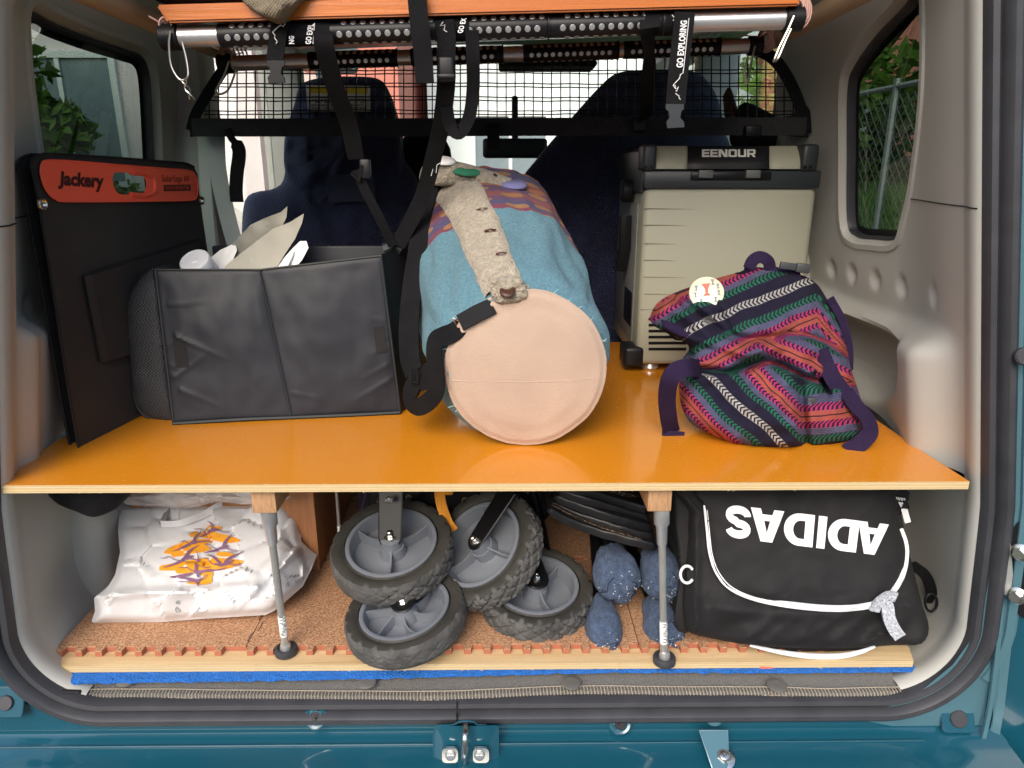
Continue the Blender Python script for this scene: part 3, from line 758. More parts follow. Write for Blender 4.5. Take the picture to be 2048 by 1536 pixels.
for u, v in ((901, 1510), (959, 1510)):
    Mx = frame_m(PY(u, v, -.0645), (1, 0, 0), (0, -.9, .43))
    vp('screw', merge(g_lathe([(.0072, 0), (.0072, .0014), (.006, .003), (.0, .0032)], 24, Mx), g_prism([(-.004, -.0006), (.004, -.0006), (.004, .0006), (-.004, .0006)], .0025, .0036, Mx), g_prism([(-.0006, -.004), (.0006, -.004), (.0006, .004), (-.0006, .004)], .0025, .0036, Mx)), 'chrome', rear)
for u in (907, 966): vp('weld_pad', g_lathe([(.008, 0), (.007, .0015), (0, .0015)], 20, frame_m(PY(u, 1440, -.019), (1, 0, 0), (0, -.9, .4))), 'teal_dull', rear)
# hinged rear door at the far right edge, hinge with two bolts
dz = thing('rear_door', 'teal rear door swung wide open showing its dark hinge edge and bolts', 'door', (.72, -.02, .5))
V_, F_ = g_sheet(lambda u, v: (lerp(.655, 1.15, u), lerp(.03, -.30, u), lerp(.42, 1.75, v)), 8, 20)
ob('door_panel', V_, F_, M['teal'], dz)
dk = [PY(a, b, -.014) for a, b in ((2020, 1065), (2048, 1030), (2080, 1000), (2080, 1260), (2018, 1215))]
ob('hinge_recess', dk, [list(range(5))], M['black'], dz, smooth=False)
gp = [PY(a, b, -.022) for a, b in ((1996, 1180), (2012, 1074), (2021, 1078), (2026, 1150), (2020, 1196))]
ob('hinge_plate', gp + [g + Vector((0, .006, 0)) for g in gp], [list(range(5))] + [[k, (k + 1) % 5, 5 + (k + 1) % 5, 5 + k] for k in range(5)], M['galv'], dz, smooth=False)
for u, v in ((2042, 1105), (2034, 1191)):
    Mx = frame_m(PY(u, v, -.03), (0, 0, 1), (-.8, -.6, .1)); r = .0075
    V_, F_ = merge(g_prism([(r * cos(k * pi / 3), r * sin(k * pi / 3)) for k in range(6)], .0015, .011, Mx, .0008), g_lathe([(r * 1.6, 0), (r * 1.6, .0012), (r * 1.3, .0025), (0, .0025)], 24, Mx))
    ob('hinge_bolt', V_, F_, M['chrome'], dz)
V_, F_ = g_lathe([(.011, 0), (.011, .006), (.009, .008), (0, .008)], 24, frame_m(PY(2046, 712, -.03), (1, 0, 0), (-.2, -.9, .1))); ob('door_buffer', V_, F_, M['rubber'], dz)
V_, F_ = g_sheet(lambda u, v: PY(lerp(lerp(1992, 1955, v), lerp(1998, 2110, v), u), lerp(1330, 1570, v), .10 - .08 * v - .05 * sin(pi * u) * v), 10, 10); ob('bumper_side', V_, F_, mat('grey_bumper', (.20, .185, .165), .5), dz)
# body pillar beyond the strip (painted), right side
vp('tail_pillar', g_sheet(lambda u, v: (lerp(XR(lerp(.82, 1.75, v)) + .062, XR(lerp(.82, 1.75, v)) + .16, u), -.010 + .03 * u - .006 * (u * 5 % 1), lerp(.82, 1.75, v)), 10, 12), 'teal')
# wheels and outer body so the van stands on the road
for s in (-1, 1):
    for y in (.62, 2.35):
        Mx = Matrix.Translation((CX0 + s * .62, y, .30)) @ Matrix.Rotation(pi / 2, 4, 'Y')
        wv = vp('road_wheel', g_lathe([(.17, -.09), (.28, -.10), (.30, -.06), (.30, .06), (.28, .10), (.17, .09)], 36, Mx), 'tyre')
vp('bumper', g_box(-.78, .72, -.16, .0, .25, .36, .03, 4), 'teal')
# ================================================================ OUTSIDE WORLD
g = ob('ground', [(-120, -80, 0), (120, -80, 0), (120, 160, 0), (-120, 160, 0)], [[0, 1, 2, 3]], M['asphalt'], smooth=False); kind(g, 'structure')
def building(name, label, x0, x1, y, z1, wm, win=None, cat='building', ground=1.1, fw=1.3, fh=1.5, sx_=2.4, sz_=2.9, face='y', group=None):
    b = thing(name, label, cat, ((x0 + x1) / 2, y, 0), group)
    V_, F_ = g_box(x0, x1, y, y + 8, 0, z1); ob('wall', V_, F_, M[wm], b, smooth=False)
    V_, F_ = g_box(x0 - .2, x1 + .2, y - .2, y + 8.2, z1, z1 + .25); ob('roof', V_, F_, M['wall_white'], b, smooth=False)
    z = ground
    while z + fh < z1 - .3:
        x = x0 + .8
        while x + fw < x1 - .5:
            V_, F_ = merge(g_box(x - .08, x + fw + .08, y - .06, y, z - .08, z), g_box(x - .08, x + fw + .08, y - .06, y, z + fh, z + fh + .08), g_box(x - .08, x, y - .06, y, z, z + fh), g_box(x + fw, x + fw + .08, y - .06, y, z, z + fh), g_box(x + fw / 2 - .03, x + fw / 2 + .03, y - .05, y, z, z + fh))
            fr = ob('window', V_, F_, M['wall_white'], b, smooth=False)
            V_, F_ = g_box(x + .001, x + fw - .001, y - .02, y - .005, z, z + fh); ob('pane', V_, F_, M['winglass'], fr, smooth=False)
            x += sx_
        z += sz_
    return b
building('apartment_building', 'pale pink apartment house seen through the net beside the headrest', -9.5, -3.2, 9, 9, 'wall_pink')
building('apartment_building', 'faded red house narrowly seen between the pink house and the headrest', -2.9, -1.5, 10, 9, 'brick_red')
building('apartment_building', 'pale aqua shop house with white window frames ahead through the windscreen', -1.3, 4.2, 12, 10, 'wall_blue', ground=.7, fw=1.2, fh=1.4, sx_=2.1, sz_=2.6)
building('apartment_building', 'reddish brick house behind the roadside tree past the net corner', 5.4, 9, 14, 8, 'brick_red')
building('house', 'white house across the verge seen through the smoked window above the solar panel', -17, -10, 6.5, 5, 'wall_white')
def leafcloud(centres, n, size, seed):
    rnd = random.Random(seed); V, Fs = [], []
    for _ in range(n):
        c, r = rnd.choice(centres); d = Vector((rnd.gauss(0, 1), rnd.gauss(0, 1), rnd.gauss(0, 1))).normalized() * r * (rnd.random() ** .4)
        d.z *= .8; p = Vector(c) + d; a = Vector((rnd.gauss(0, 1), rnd.gauss(0, 1), rnd.gauss(0, .6))).normalized(); b = a.orthogonal().normalized()
        b = Matrix.Rotation(rnd.random() * 6.28, 3, a) @ b; s = size * rnd.uniform(.6, 1.4); k = len(V)
        V += [p - a * s, p + b * s * .5, p + a * s, p - b * s * .5]; Fs.append([k, k + 1, k + 2, k + 3])
    return V, Fs
def tree(label, x, y, h, cr, seed, n=5000, size=.09, group='trees along the verge'):
    t = thing('tree', label, 'tree', (x, y, 0), group); rnd = random.Random(seed)
    V_, F_ = g_tube([(x, y, -.1), (x + .05, y, h * .3), (x, y + .05, h * .6), (x + .1, y, h * .85)], [.16, .13, .09, .04], 8)
    parts = [(V_, F_)]; cs = []
    for k in range(9):
        a = rnd.random() * 6.28; z = h * rnd.uniform(.35, .95); r = cr * rnd.uniform(.3, .8); e = (x + cos(a) * r, y + sin(a) * r, z + .3)
        parts.append(g_tube([(x, y, z * .75), ((x + e[0]) / 2, (y + e[1]) / 2, z), e], [.06, .04, .015], 6)); cs.append((e, cr * rnd.uniform(.3, .5)))
    V_, F_ = merge(*parts); ob('trunk', V_, F_, M['bark'], t)
    V_, F_ = leafcloud(cs, n, size, seed); ob('crown', V_, F_, M['leaf'], t, smooth=False)
tree('broad spring tree outside the far corner of the net with light green leaves', 4.6, 9.2, 4.8, 2.2, 3)
tree('slim green tree on the verge beyond the chain fence', 5.4, 6.0, 4.2, 1.7, 5)
tree('bushy tree on the verge nearest the tailgate beyond the chain fence', 5.0, 3.4, 4.0, 1.7, 6)
tree('round green tree outside the smoked window above the solar panel', -5.6, 6.4, 2.7, 1.3, 8)
tree('taller green tree standing behind the round one beyond the solar panel', -7.6, 5.6, 3.6, 1.6, 9)
def grassbank(name, fx, seed, n=26000):
    rnd = random.Random(seed); V, Fs = [], []
    for _ in range(n):
        a, b = rnd.random(), rnd.random(); p = Vector(fx(a, b)); h = rnd.uniform(.10, .30); d = rnd.random() * 6.28; w_ = .012; k = len(V)
        o = Vector((cos(d), sin(d), 0)); l = Vector((rnd.gauss(0, .05), rnd.gauss(0, .05), h)); V += [p - o * w_, p + o * w_, p + l]; Fs.append([k, k + 1, k + 2])
    gg = ob(name, V, Fs, M['grass'], smooth=False); kind(gg, 'stuff'); return gg
def bankz(d): return .9 * sstep(1.0, 3.2, d)
bk = ob('grass_bank', *g_sheet(lambda u, v: (lerp(1.9, 9, u), lerp(-3, 16, v), bankz(lerp(.9, 8, u)) + .02), 20, 20), M['grass']); kind(bk, 'structure')
bk = ob('verge', *g_sheet(lambda u, v: (lerp(-3.6, -11, u), lerp(-3, 9, v), bankz(lerp(.9, 8, u)) * .9 + .02), 20, 20), M['grass']); kind(bk, 'structure')
grassbank('tall_grass', lambda a, b: (lerp(1.9, 6, a), lerp(.5, 10, b), bankz(lerp(.9, 5, a))), 1)
grassbank('tall_grass', lambda a, b: (lerp(-3.6, -8, a), lerp(0, 5, b), bankz(lerp(.9, 5, a)) * .9), 2, 14000)
def hedge(label, fx, n, seed):
    cs = []; rnd = random.Random(seed)
    for k in range(40): cs.append((fx(rnd.random(), rnd.random()), rnd.uniform(.25, .5)))
    V_, F_ = leafcloud(cs, n, .07, seed); h = ob('hedge', V_, F_, M['leaf'], smooth=False); tag(h, label, 'hedge')
hedge('thick green hedge on top of the bank behind the chain fence', lambda a, b: (4.7 + .5 * a, lerp(1.5, 11, b), 1.0 + 1.3 * a), 14000, 11)
hedge('bright green shrubs on the verge past the solar panel handle', lambda a, b: (-4.9 - .9 * a, lerp(4.2, 8.6, b), .7 + .9 * a), 12000, 12)
# chain link fence on the bank
fe = thing('chain_fence', 'galvanised chain link fence on the grassy bank outside the rear side window', 'fence', (2.6, .5, .3))
parts = []
for k in range(-60, 60):
    for sg in (1, -1):
        y0 = k * .09; parts.append(g_tube([(2.6, y0, .75), (2.6, y0 + sg * 1.0, 1.75)], .0035, 3, caps=False))
V_, F_ = merge(*parts); ob('mesh_wire', V_, F_, M['galv'], fe)
for y in (-3, -1.2, .6, 2.4, 4.2):
    V_, F_ = g_tube([(2.6, y, .2), (2.6, y, 1.85)], .025, 8); ob('post', V_, F_, M['galv'], fe)
V_, F_ = g_tube([(2.6, -5, 1.8), (2.6, 5.5, 1.8)], .02, 6); ob('rail', V_, F_, M['galv'], fe)
# unseen house added behind the camera for sill and rods to reflect
building('apartment_building', 'unseen white house added behind the camera for reflections in the van paint', -16, 14, -26, 6, 'wall_white')
# ================================================================ LOWER DECK
def top(name, vf, m, label, cat, group=None, **k):
    return tag(ob(name, vf[0], vf[1], M[m] if isinstance(m, str) else m, None, **k), label, cat, group)
def pt(name, vf, m, par, **k): return ob(name, vf[0], vf[1], M[m] if isinstance(m, str) else m, par, **k)
# carpet with overlocked edge
def cfront(x): return .002 + .004 * sin(x * 9) * 1 + .003 * noise.noise(Vector((x * 6, 0, 0)))
cx0, cx1 = PZ(106, 1385, .57).x, PZ(1815, 1392, .57).x
carp = thing('carpet', 'grey boot carpet with overlocked front edge under the blue foam sheet', 'carpet', ((cx0 + cx1) / 2, .1, .56))
def carpf(u, v):
    x = lerp(cx0, cx1, u); y = lerp(cfront(x), .5, v ** 1.6); z = .578 - .012 * sstep(.05, 0, y) + .0015 * noise.noise(Vector((x * 14, y * 30, 1))); return (x, y, z)
pt('pile', merge(g_sheet(carpf, 120, 24)), 'carpet', carp)
V_, F_ = [], []; n_ = 250
pth = [Vector((lerp(cx0, cx1, i / n_), cfront(lerp(cx0, cx1, i / n_)) - .0015, .5655 + .0012 * noise.noise(Vector((lerp(cx0, cx1, i / n_) * 14, 0, 1))))) for i in range(n_ + 1)]
pt('edge_core', g_tube(pth, .0036, 6), 'carpet', carp)
parts = []
for i in range(n_):
    a = pth[i]; parts.append(g_tube([a + Vector((0, .006, .0052)), a + Vector((.0004, -.002, .0040)), a + Vector((.001, -.0046, -.0006)), a + Vector((.0012, -.002, -.004))], .0008, 4))
parts.append(g_tube([p + Vector((0, -.0042, -.0022)) for p in pth], [.0016 + .0006 * (i % 2) for i in range(n_ + 1)], 5)); parts.append(g_tube([p + Vector((0, .0064, .0052)) for p in pth], .0008, 4))
o_ = pt('edge_stitching', merge(*parts), 'stitch', carp); kind(o_, 'stuff')
for u, v in ((250, 1360), (733, 1364), (1143, 1366), (1556, 1371)):
    p = PZ(u, v + 4, .579); pt('press_stud', g_lathe([(.014, 0), (.0135, .0018), (.011, .003), (.006, .0034), (0, .0034)], 26, Matrix.Translation(p + Vector((0, .004, -.0005)))), mat('grey_stud', (.12, .118, .11), .5) if u == 250 else bpy.data.materials['grey_stud'], carp)
# blue foam
bx0, bx1 = PZ(106, 1350, .583).x, PZ(1846, 1358, .583).x
def foamf(u, v):
    x = lerp(bx0, bx1, u); f = lerp(.008, .021, sstep(0, .6, u)) + .005 * noise.noise(Vector((x * 3, 5, 0))) + .003 * noise.noise(Vector((x * 60, 5, 0))) + .0015 * noise.noise(Vector((x * 220, 5, 0))) - .012 * sstep(.7, .0, u) * 0
    k = v * 5
    hh = lerp(1., .62, sstep(.1, .8, u)) + .12 * noise.noise(Vector((x * 25, 1, 0)))
    P = [(.5, .5862 - .0067 * hh), (f + .004, .5862 - .0067 * hh), (f, .5862 - .005 * hh), (f + .0006, .5862 - .0026 * hh), (f + .004, .5858), (.5, .5862)]; i = min(4, int(k)); t = k - i
    return (x, lerp(P[i][0], P[i + 1][0], t), lerp(P[i][1], P[i + 1][1], t))
top('foam_sheet', g_sheet(foamf, 500, 10), 'bluefoam', 'bright blue thin foam sheet with ragged edge between plywood and carpet', 'foam sheet')
parts = []
for i in range(9):
    x = random.uniform(bx0, bx1); p = Vector((x, .02, .580)); q = p + Vector((random.uniform(-.012, .012), -.008, random.uniform(-.004, .006))); parts.append(g_tube([p, (p + q) / 2 + Vector((0, 0, .001)), q], .0004, 4))
# plywood board
YB = .028
bl, br_ = PZ(98, 1322, ZF).x, PZ(1850, 1333, ZF).x
poly = [(bl + .0, YB + .012), (bl + .014, YB), (br_ - .010, YB - .0), (br_, YB + .030), (br_ - .005, .60), (bl + .04, .60)]
def plyboard(name, poly, z0, z1, mt, me, label, cat):
    n = len(poly); V = [(x, y, z0) for x, y in poly] + [(x, y, z1) for x, y in poly]
    Fs = [list(range(n))[::-1], [n + k for k in range(n)]] + [[k, (k + 1) % n, n + (k + 1) % n, n + k] for k in range(n)]
    return V, Fs, [0, 0] + [1] * n
V_, F_, mi = plyboard('p', poly, ZF - .0105, ZF, 0, 0, '', '')
pb_ = ob('plywood_board', V_, F_, M['plytop'], None, smooth=False, mats=[M['plyedge']], midx=mi)
tag(pb_, 'pale plywood floor board with rough sawn edge under the cork mats', 'board')
# splinters on the sawn edge
parts = []
for i in range(42):
    x = random.uniform(bl + .02, br_ - .02); p = Vector((x, YB - .0005, ZF - random.choice((.0, .0105)))); parts.append(g_tube([p, p + Vector((random.uniform(-.006, .006), -random.uniform(.001, .0035), random.uniform(-.002, .003)))], [.0005, .0001], 3))
kind(ob('splinters', *merge(*parts), M['plytop'], pb_), 'stuff')
pt('red_mark', merge(([(PY(1520, 1333, YB - .001)), PY(1545, 1334, YB - .001), PY(1543, 1346, YB - .001), PY(1522, 1345, YB - .001)], [[0, 1, 2, 3]])), mat('red_pencil', (.75, .16, .10), .7), pb_, smooth=False)
# cork mats: each tile with square teeth
ZM = ZF + .010
mat_th = thing('cork_floor_mat', 'interlocking cork play mat tiles covering the plywood floor board', 'floor mat', (CX0, .2, ZF))
YM = PZ(700, 1299, ZM).y
x_l = PZ(115, 1292, ZM).x; pitch_ = (PZ(1060 / 2.416, 1293, ZM).x - PZ(300 / 2.416, 1293, ZM).x) / 8
def tile(x0, x1, y0, y1, teeth_front=True, seed=0):
    P = []; w_ = pitch_ * .44; h = .011
    x = x0; P.append((x0, y1))
    P.append((x0, y0 + h))
    k = 0; xx = x0 + .001
    while xx + w_ < x1 - .004:
        P += [(xx, y0 + h), (xx + .0015, y0), (xx + w_ - .0015, y0), (xx + w_, y0 + h)]; xx += pitch_
    P += [(x1, y0 + h), (x1, y1)]
    Q = [P[0]]
    for p in P[1:]:
        if (Vector(p) - Vector(Q[-1])).length > 1e-5: Q.append(p)
    n = len(Q); V = [(a, b, ZF + .0004) for a, b in Q] + [(a, b, ZM - .0018) for a, b in Q] + [(a, b, ZM) for a, b in Q]
    Fs = [[k, (k + 1) % n, n + (k + 1) % n, n + k][::1] for k in range(n)] + [[n + k, n + (k + 1) % n, 2 * n + (k + 1) % n, 2 * n + k] for k in range(n)] + [[2 * n + k for k in range(n)]]
    return V, Fs, [1] * n + [0] * n + [0]
xs_ = [x_l]; tw = pitch_ * 10
x = x_l + pitch_ * 9.62
while x < br_ + .1: xs_.append(x); x += pitch_ * 10
xs_[-1] = min(xs_[-1], br_ - .012); 
if xs_[-1] - xs_[-2] < .03: xs_.pop()
ys_ = [YM, YM + .25, YM + .5, YM + .56]
for j in range(2):
    for i in range(len(xs_) - 1):
        V_, F_, mi = tile(xs_[i] + .0007, xs_[i + 1] - .0007, ys_[j] + (.0 if j == 0 else .0007), ys_[j + 1] - .0007)
        if j == 0 and i == len(xs_) - 2: pass
        ob('tile', V_, F_, M['cork'], mat_th, smooth=False, mats=[M['eva']], midx=mi)
# zig-zag join between first two tiles
parts = []
xj = xs_[1]
for k in range(8):
    y = YM + .02 + k * .026; a = .006 if k % 2 else -.002
    parts.append(g_box(xj - .0006 + a, xj + .0006 + a, y, y + .022, ZM - .0002, ZM + .0004)); 
pt('tile_join', merge(*parts), 'print_black', mat_th, smooth=False)

# ================================================================ ORANGE SHELF
xl, xr_ = PZ(-30, 967, ZS).x, PZ(1944, 966, ZS).x
poly = [(xl, 0.0), (xr_, 0.0), (xr_ - .055, .50), (xr_ - .07, .78), (xl + .055, .78), (xl + .03, .30)]
poly = [(xl, 0), (xr_, 0), (xr_ - .004, .10), (xr_ - .004, .78), (xl + .004, .78), (xl + .004, .10)]
ts = .0112
V_, F_, mi = plyboard('p', poly, ZS - ts, ZS, 0, 0, '', '')
shelf = thing('shelf', 'orange faced plywood shelf spanning the boot with pale sawn front edge', 'shelf', ((xl + xr_) / 2, .3, ZS - .06))
ob('board', V_, F_, M['orange'], shelf, smooth=False, mats=[M['plyedge']], midx=[1, 0] + [1] * 6)
parts = []
for i in range(60):
    x = random.uniform(xl + .01, xr_ - .01); zz = ZS - random.choice((.0002, ts)); p = Vector((x, .0005, zz)); parts.append(g_tube([p, p + Vector((random.uniform(-.004, .004), -random.uniform(.0005, .0015), random.uniform(-.002, .002)))], [.0004, .0001], 3))
kind(pt('splinters', merge(*parts), 'plyedge', shelf), 'stuff')
for u0, u1 in ((502, 551), (1296, 1344)):
    a = PY(u0, 1000, .018).x; b = PY(u1, 1000, .018).x; zb = PY(525, 1027, .018).z
    V_, F_ = g_box(a, b, .018, .74, zb, ZS - ts - .0006, .0018, 2)
    cr = ob('runner', V_, F_, M['timber'], shelf, mats=[M['endgrain']])
    for p in cr.data.polygons:
        if abs(p.normal.y) > .9: p.material_index = 1
# support rods
def rod(tp, bt, label, s=1.0, collar=True):
    tp, bt = Vector(tp), Vector(bt); r = thing('support_rod', label, 'rod', bt, 'telescopic rods holding up the shelf')
    d = (tp - bt).normalized(); L = (tp - bt).length; Mx = frame_m(bt, (1, 0, 0), d)
    pt('tube', g_lathe([(.0053 * s, .016), (.0053 * s, L * .62), (.0053 * s, L - .04)], 20, Mx), 'steel_rod', r)
    pt('inner_tube', g_lathe([(.0048 * s, .01), (.0048 * s, .05)], 16, Mx), 'chrome', r)
    pt('sleeve', g_lathe([(.0060 * s, L - .060), (.0070 * s, L - .058), (.0084 * s, L - .030), (.0108 * s, L - .027), (.0112 * s, L - .004), (.0106 * s, L)], 24, Mx), 'alu', r)
    st = pt('sticker', g_lathe([(.0056 * s, .034), (.0057 * s, .035), (.0057 * s, .070), (.0056 * s, .071)], 20, Mx), 'labelwhite', r)
    V_, F_ = [], []
    for k in range(14):
        a = -pi / 2 + random.uniform(-.5, .5) * 1.2; h = .038 + k * .0025
        V_, F_ = merge((V_, F_), g_sheet(lambda u, v: Mx @ Vector((.0059 * s * cos(a + u * .9), .0059 * s * sin(a + u * .9), h + v * .0012)), 4, 1))
    pt('sticker_print', (V_, F_), 'print_black', st)
    ft = pt('rubber_foot', g_lathe([(.0, .0), (.0145 * s, .0), (.0165 * s, .002), (.0168 * s, .008), (.0155 * s, .0115), (.0125 * s, .0125), (.0112 * s, .0105), (.0095 * s, .010), (.0, .0095)], 32, Matrix.Translation(bt)), 'rubber', r)
    pt('hub', g_lathe([(.0085 * s, .009), (.0085 * s, .013), (.0065 * s, .02), (.0, .02)], 16, Matrix.Translation(bt)), 'alu', ft)
    return r
zr = PY(525, 1027, .018).z
b1 = PZ(573, 1308, ZF); rod((PY(538, 1027, .036).x, .034, zr + .001), (b1.x, b1.y, ZF + .0005), 'chrome support rod with black foot in front of the white carrier bag')
b2 = PZ(1328, 1326, ZF); rod((PY(1321, 1027, .036).x, .034, zr + .001), (b2.x, b2.y, ZF + .0005), 'chrome support rod with worn foot in front of the blue socks')
b3 = PY(680, 1078, .30); rod((PY(672, 960, .30).x, .30, ZS - ts - .0006), (b3.x, .30, ZM + .0005), 'thin chrome support rod standing deeper in, between the crate and the cart wheels', .62)

# ================================================================ UNDER THE SHELF
# cedar crate
cx_ = PY(640, 1130, .27).x
cr = thing('wooden_crate', 'reddish wooden crate under the shelf behind the white carrier bag', 'crate', (cx_ - .15, .4, ZM))
pt('front_board', g_box(cx_ - .30, cx_ - .0165, .272, .285, ZM, ZM + .262, .001), 'crate', cr, smooth=False)
pt('side_board', g_box(cx_ - .016, cx_, .268, .62, ZM, ZM + .265, .0012), 'crate', cr, smooth=False)
pt('side_board', g_box(cx_ - .316, cx_ - .3005, .268, .62, ZM, ZM + .265, .0012), 'crate', cr, smooth=False)
pt('bottom_board', g_box(cx_ - .30, cx_ - .0165, .286, .61, ZM + .001, ZM + .012, 0), 'crate', cr, smooth=False)
# crumpled white carrier bag: gusseted floor facing us, front panel lying back
def bag_y(u, v):
    t = sstep(1190, 1000, v); return .105 + .17 * ((1190 - v) / 190 if v < 1190 else 0) + .01 * t
def ridge(u, v, f, s):
    n = noise.noise(Vector((u * f, v * f, s))); return 1 - abs(n) * 2
def bag_disp(u, v):
    d = .010 * ridge(u, v, .012, 1.) + .006 * ridge(u * .8 + v * .5, v, .026, 4.) + .003 * ridge(u, v, .06, 7.); return d
bo = [(183, 1243), (190, 1222), (188, 1196), (212, 1180), (230, 1150), (240, 1105), (236, 1060), (240, 1005), (300, 1000), (395, 1002), (470, 1000), (596, 1000), (604, 1040), (602, 1078), (622, 1140), (606, 1172), (566, 1208), (548, 1222), (530, 1230), (400, 1238), (300, 1246), (192, 1250)]
def cell(u, v):
    """facet-like creases: plane per voronoi cell"""
    best = None
    P = noise.voronoi(Vector((u / 62, v / 50, .5)))
    c = P[1][0]; d1, d2 = P[0][0], P[0][1]
    hsh = noise.cell(Vector((c.x * 9.7, c.y * 9.7, 2))) ; h2 = noise.cell(Vector((c.x * 9.7, c.y * 9.7, 9)))
    return .016 * (hsh - .5) * (u / 62 - c.x) + .016 * (h2 - .5) * (v / 50 - c.y) + .0022 * min(1, (d2 - d1) * 4)
def bagfront(u, v, off=0.):
    # distance to the outline gives thickness at the rim
    d = -sdist((u, v), bo) if True else 0
    y = bag_y(u, v)
    if v > 1190: pass
    # fold crest of the gusset along v ~ 1185 rising to the right
    crest = 1192 - 8 * sstep(200, 300, u) - 12 * sstep(300, 560, u)
    y -= .009 * math.exp(-((v - crest) / 9.) ** 2) * (1 if u < 520 else .4)
    pan = sstep(crest - 10, crest - 40, v)
    ed = sstep(0, 22, d)
    y -= (.0035 * ridge(u, v, .006, 1.) + .0012 * ridge(u * .7 + v * .6, v, .02, 4.)) * ed
    y -= cell(u, v) * .75 * ed
    # triangular corner fold at right
    if u > 440 and v > 1100:
        k = min((u - 450) / 90, 1); y -= .018 * sstep(0, 18, 30 - abs((v - 1190) + (u - 485) * .95) + 0) * k * .5
    if u > 540: y += .05 * sstep(540, 625, u)
    y += .012 * sstep(14, 0, d)
    return PY(u, v, y - off)
v2, f2 = decal2d([bo], 5.0)
Vf = [bagfront(u, v) for u, v in v2]; n0 = len(Vf)
carrier = thing('carrier_bag', 'crumpled white carrier bag printed with mauve cranes over orange brush strokes', 'bag', (PY(400, 1240, .11).x, .12, ZM))
# closed volume: front surface plus a back surface
back = [Vector((p.x, min(p.y + .10, .262), p.z)) for p in Vf]
bmx = bmesh.new(); vsx = [bmx.verts.new(p) for p in Vf]
for f in f2:
    try: bmx.faces.new([vsx[i] for i in f])
    except ValueError: pass
edges = [e for e in bmx.edges if len(e.link_faces) == 1]
r_ = bmesh.ops.extrude_edge_only(bmx, edges=edges); ext = [x for x in r_['geom'] if isinstance(x, bmesh.types.BMVert)]
for v in ext: v.co.y = min(v.co.y + .06, .262); v.co.x = lerp(v.co.x, -.40, .03)
bmx.verts.index_update(); Vb = [v.co.copy() for v in bmx.verts]; Fb = [[v.index for v in f.verts] for f in bmx.faces]; bmx.free()
Vb = [Vector((v.x, v.y, max(v.z, ZM + .001))) for v in Vb]
pt('bag_body', (Vb, Fb), 'plasticbag', carrier)
def onbag(loops, m, off=.0012, step=7, name='print'): 
    return pt(name, g_decal(loops, lambda a, b: bagfront(a, b, off), step), m, carrier)
ZX, ZY = 320 / 1890, 260 / 1536
def zc(pts): return [(300 + a * ZX, 1000 + b * ZY) for a, b in pts]
for lp in ([(470, 400), (520, 370), (640, 360), (690, 300), (760, 300), (850, 320), (830, 350), (760, 380), (900, 410), (1060, 470), (1040, 495), (900, 505), (760, 480), (620, 440), (500, 440), (470, 425)],
           [(170, 610), (230, 560), (380, 500), (560, 460), (720, 470), (740, 500), (640, 520), (720, 570), (640, 610), (460, 640), (270, 675), (250, 640), (175, 632)],
           [(110, 810), (140, 770), (380, 730), (560, 690), (800, 680), (1090, 715), (1080, 750), (960, 800), (700, 850), (330, 870), (300, 835), (120, 832)],
           [(590, 870), (740, 850), (730, 920), (730, 970), (660, 998), (560, 998), (420, 980), (560, 950), (640, 910)], [(780, 650), (830, 610), (980, 630), (960, 660), (860, 668)]):
    onbag([crom(zc(lp), 2, True)], 'print_orange', .0018, 5, 'brush_stroke')
def limb(pts, ws):
    P = [Vector(p) for p in pts]; L, R_ = [], []
    for i, p in enumerate(P):
        t = (P[min(i + 1, len(P) - 1)] - P[max(i - 1, 0)]).normalized(); n = Vector((-t.y, t.x)); L.append(tuple(p + n * ws[i] / 2)); R_.append(tuple(p - n * ws[i] / 2))
    return L + R_[::-1]
def crane(s, body, w1, w2, neck, legs):
    for pts, ws in ((body, [10, 34, 40, 14]), (w1, [32, 32, 18, 2]), (w2, [32, 28, 16, 2]), (neck, [12, 9, 8, 12, 3])):
        q = crom(pts, 3); k = len(q); w_ = [lerp(ws[min(len(ws) - 1, int(i / (k - 1) * (len(ws) - 1)))], ws[min(len(ws) - 1, int(i / (k - 1) * (len(ws) - 1)) + 1)], (i / (k - 1) * (len(ws) - 1)) % 1) for i in range(k)]
        onbag([zc(limb(q, w_))], 'print_purple', .0034 + s * .0001, 5, 'crane_print')
    for lg in legs: onbag([zc(limb(lg, [7] * len(lg)))], 'print_purple', .0036, 6, 'crane_print')
crane(0, [(640, 385), (700, 370), (760, 350), (815, 345)], [(740, 350), (735, 310), (715, 270), (670, 245)], [(700, 370), (660, 400), (615, 425), (575, 442)], [(670, 385), (630, 355), (590, 338), (545, 345), (510, 340)], [[(800, 352), (880, 372), (940, 368)], [(790, 362), (870, 385), (945, 392)]])
crane(1, [(450, 525), (490, 505), (530, 500), (565, 490)], [(515, 495), (530, 450), (565, 405), (612, 365)], [(470, 520), (400, 555), (330, 585), (258, 608)], [(460, 515), (430, 495), (405, 480), (380, 490), (350, 494)], [[(550, 490), (640, 480), (715, 482)], [(555, 498), (650, 492), (730, 495)]])
crane(2, [(780, 595), (830, 570), (880, 555), (920, 540)], [(860, 550), (890, 490), (930, 440), (990, 385)], [(810, 590), (750, 600), (690, 612), (630, 628)], [(800, 580), (750, 560), (710, 530), (680, 522), (640, 520)], [[(900, 562), (980, 590), (1085, 600)], [(895, 572), (970, 602), (1080, 615)]])
crane(3, [(350, 725), (400, 690), (450, 680), (505, 655)], [(410, 680), (450, 620), (510, 570), (585, 525)], [(390, 710), (310, 745), (220, 780), (140, 800)], [(370, 715), (290, 705), (220, 665), (180, 685), (118, 686)], [[(480, 685), (540, 705), (600, 700)], [(470, 692), (540, 712), (600, 712)]])
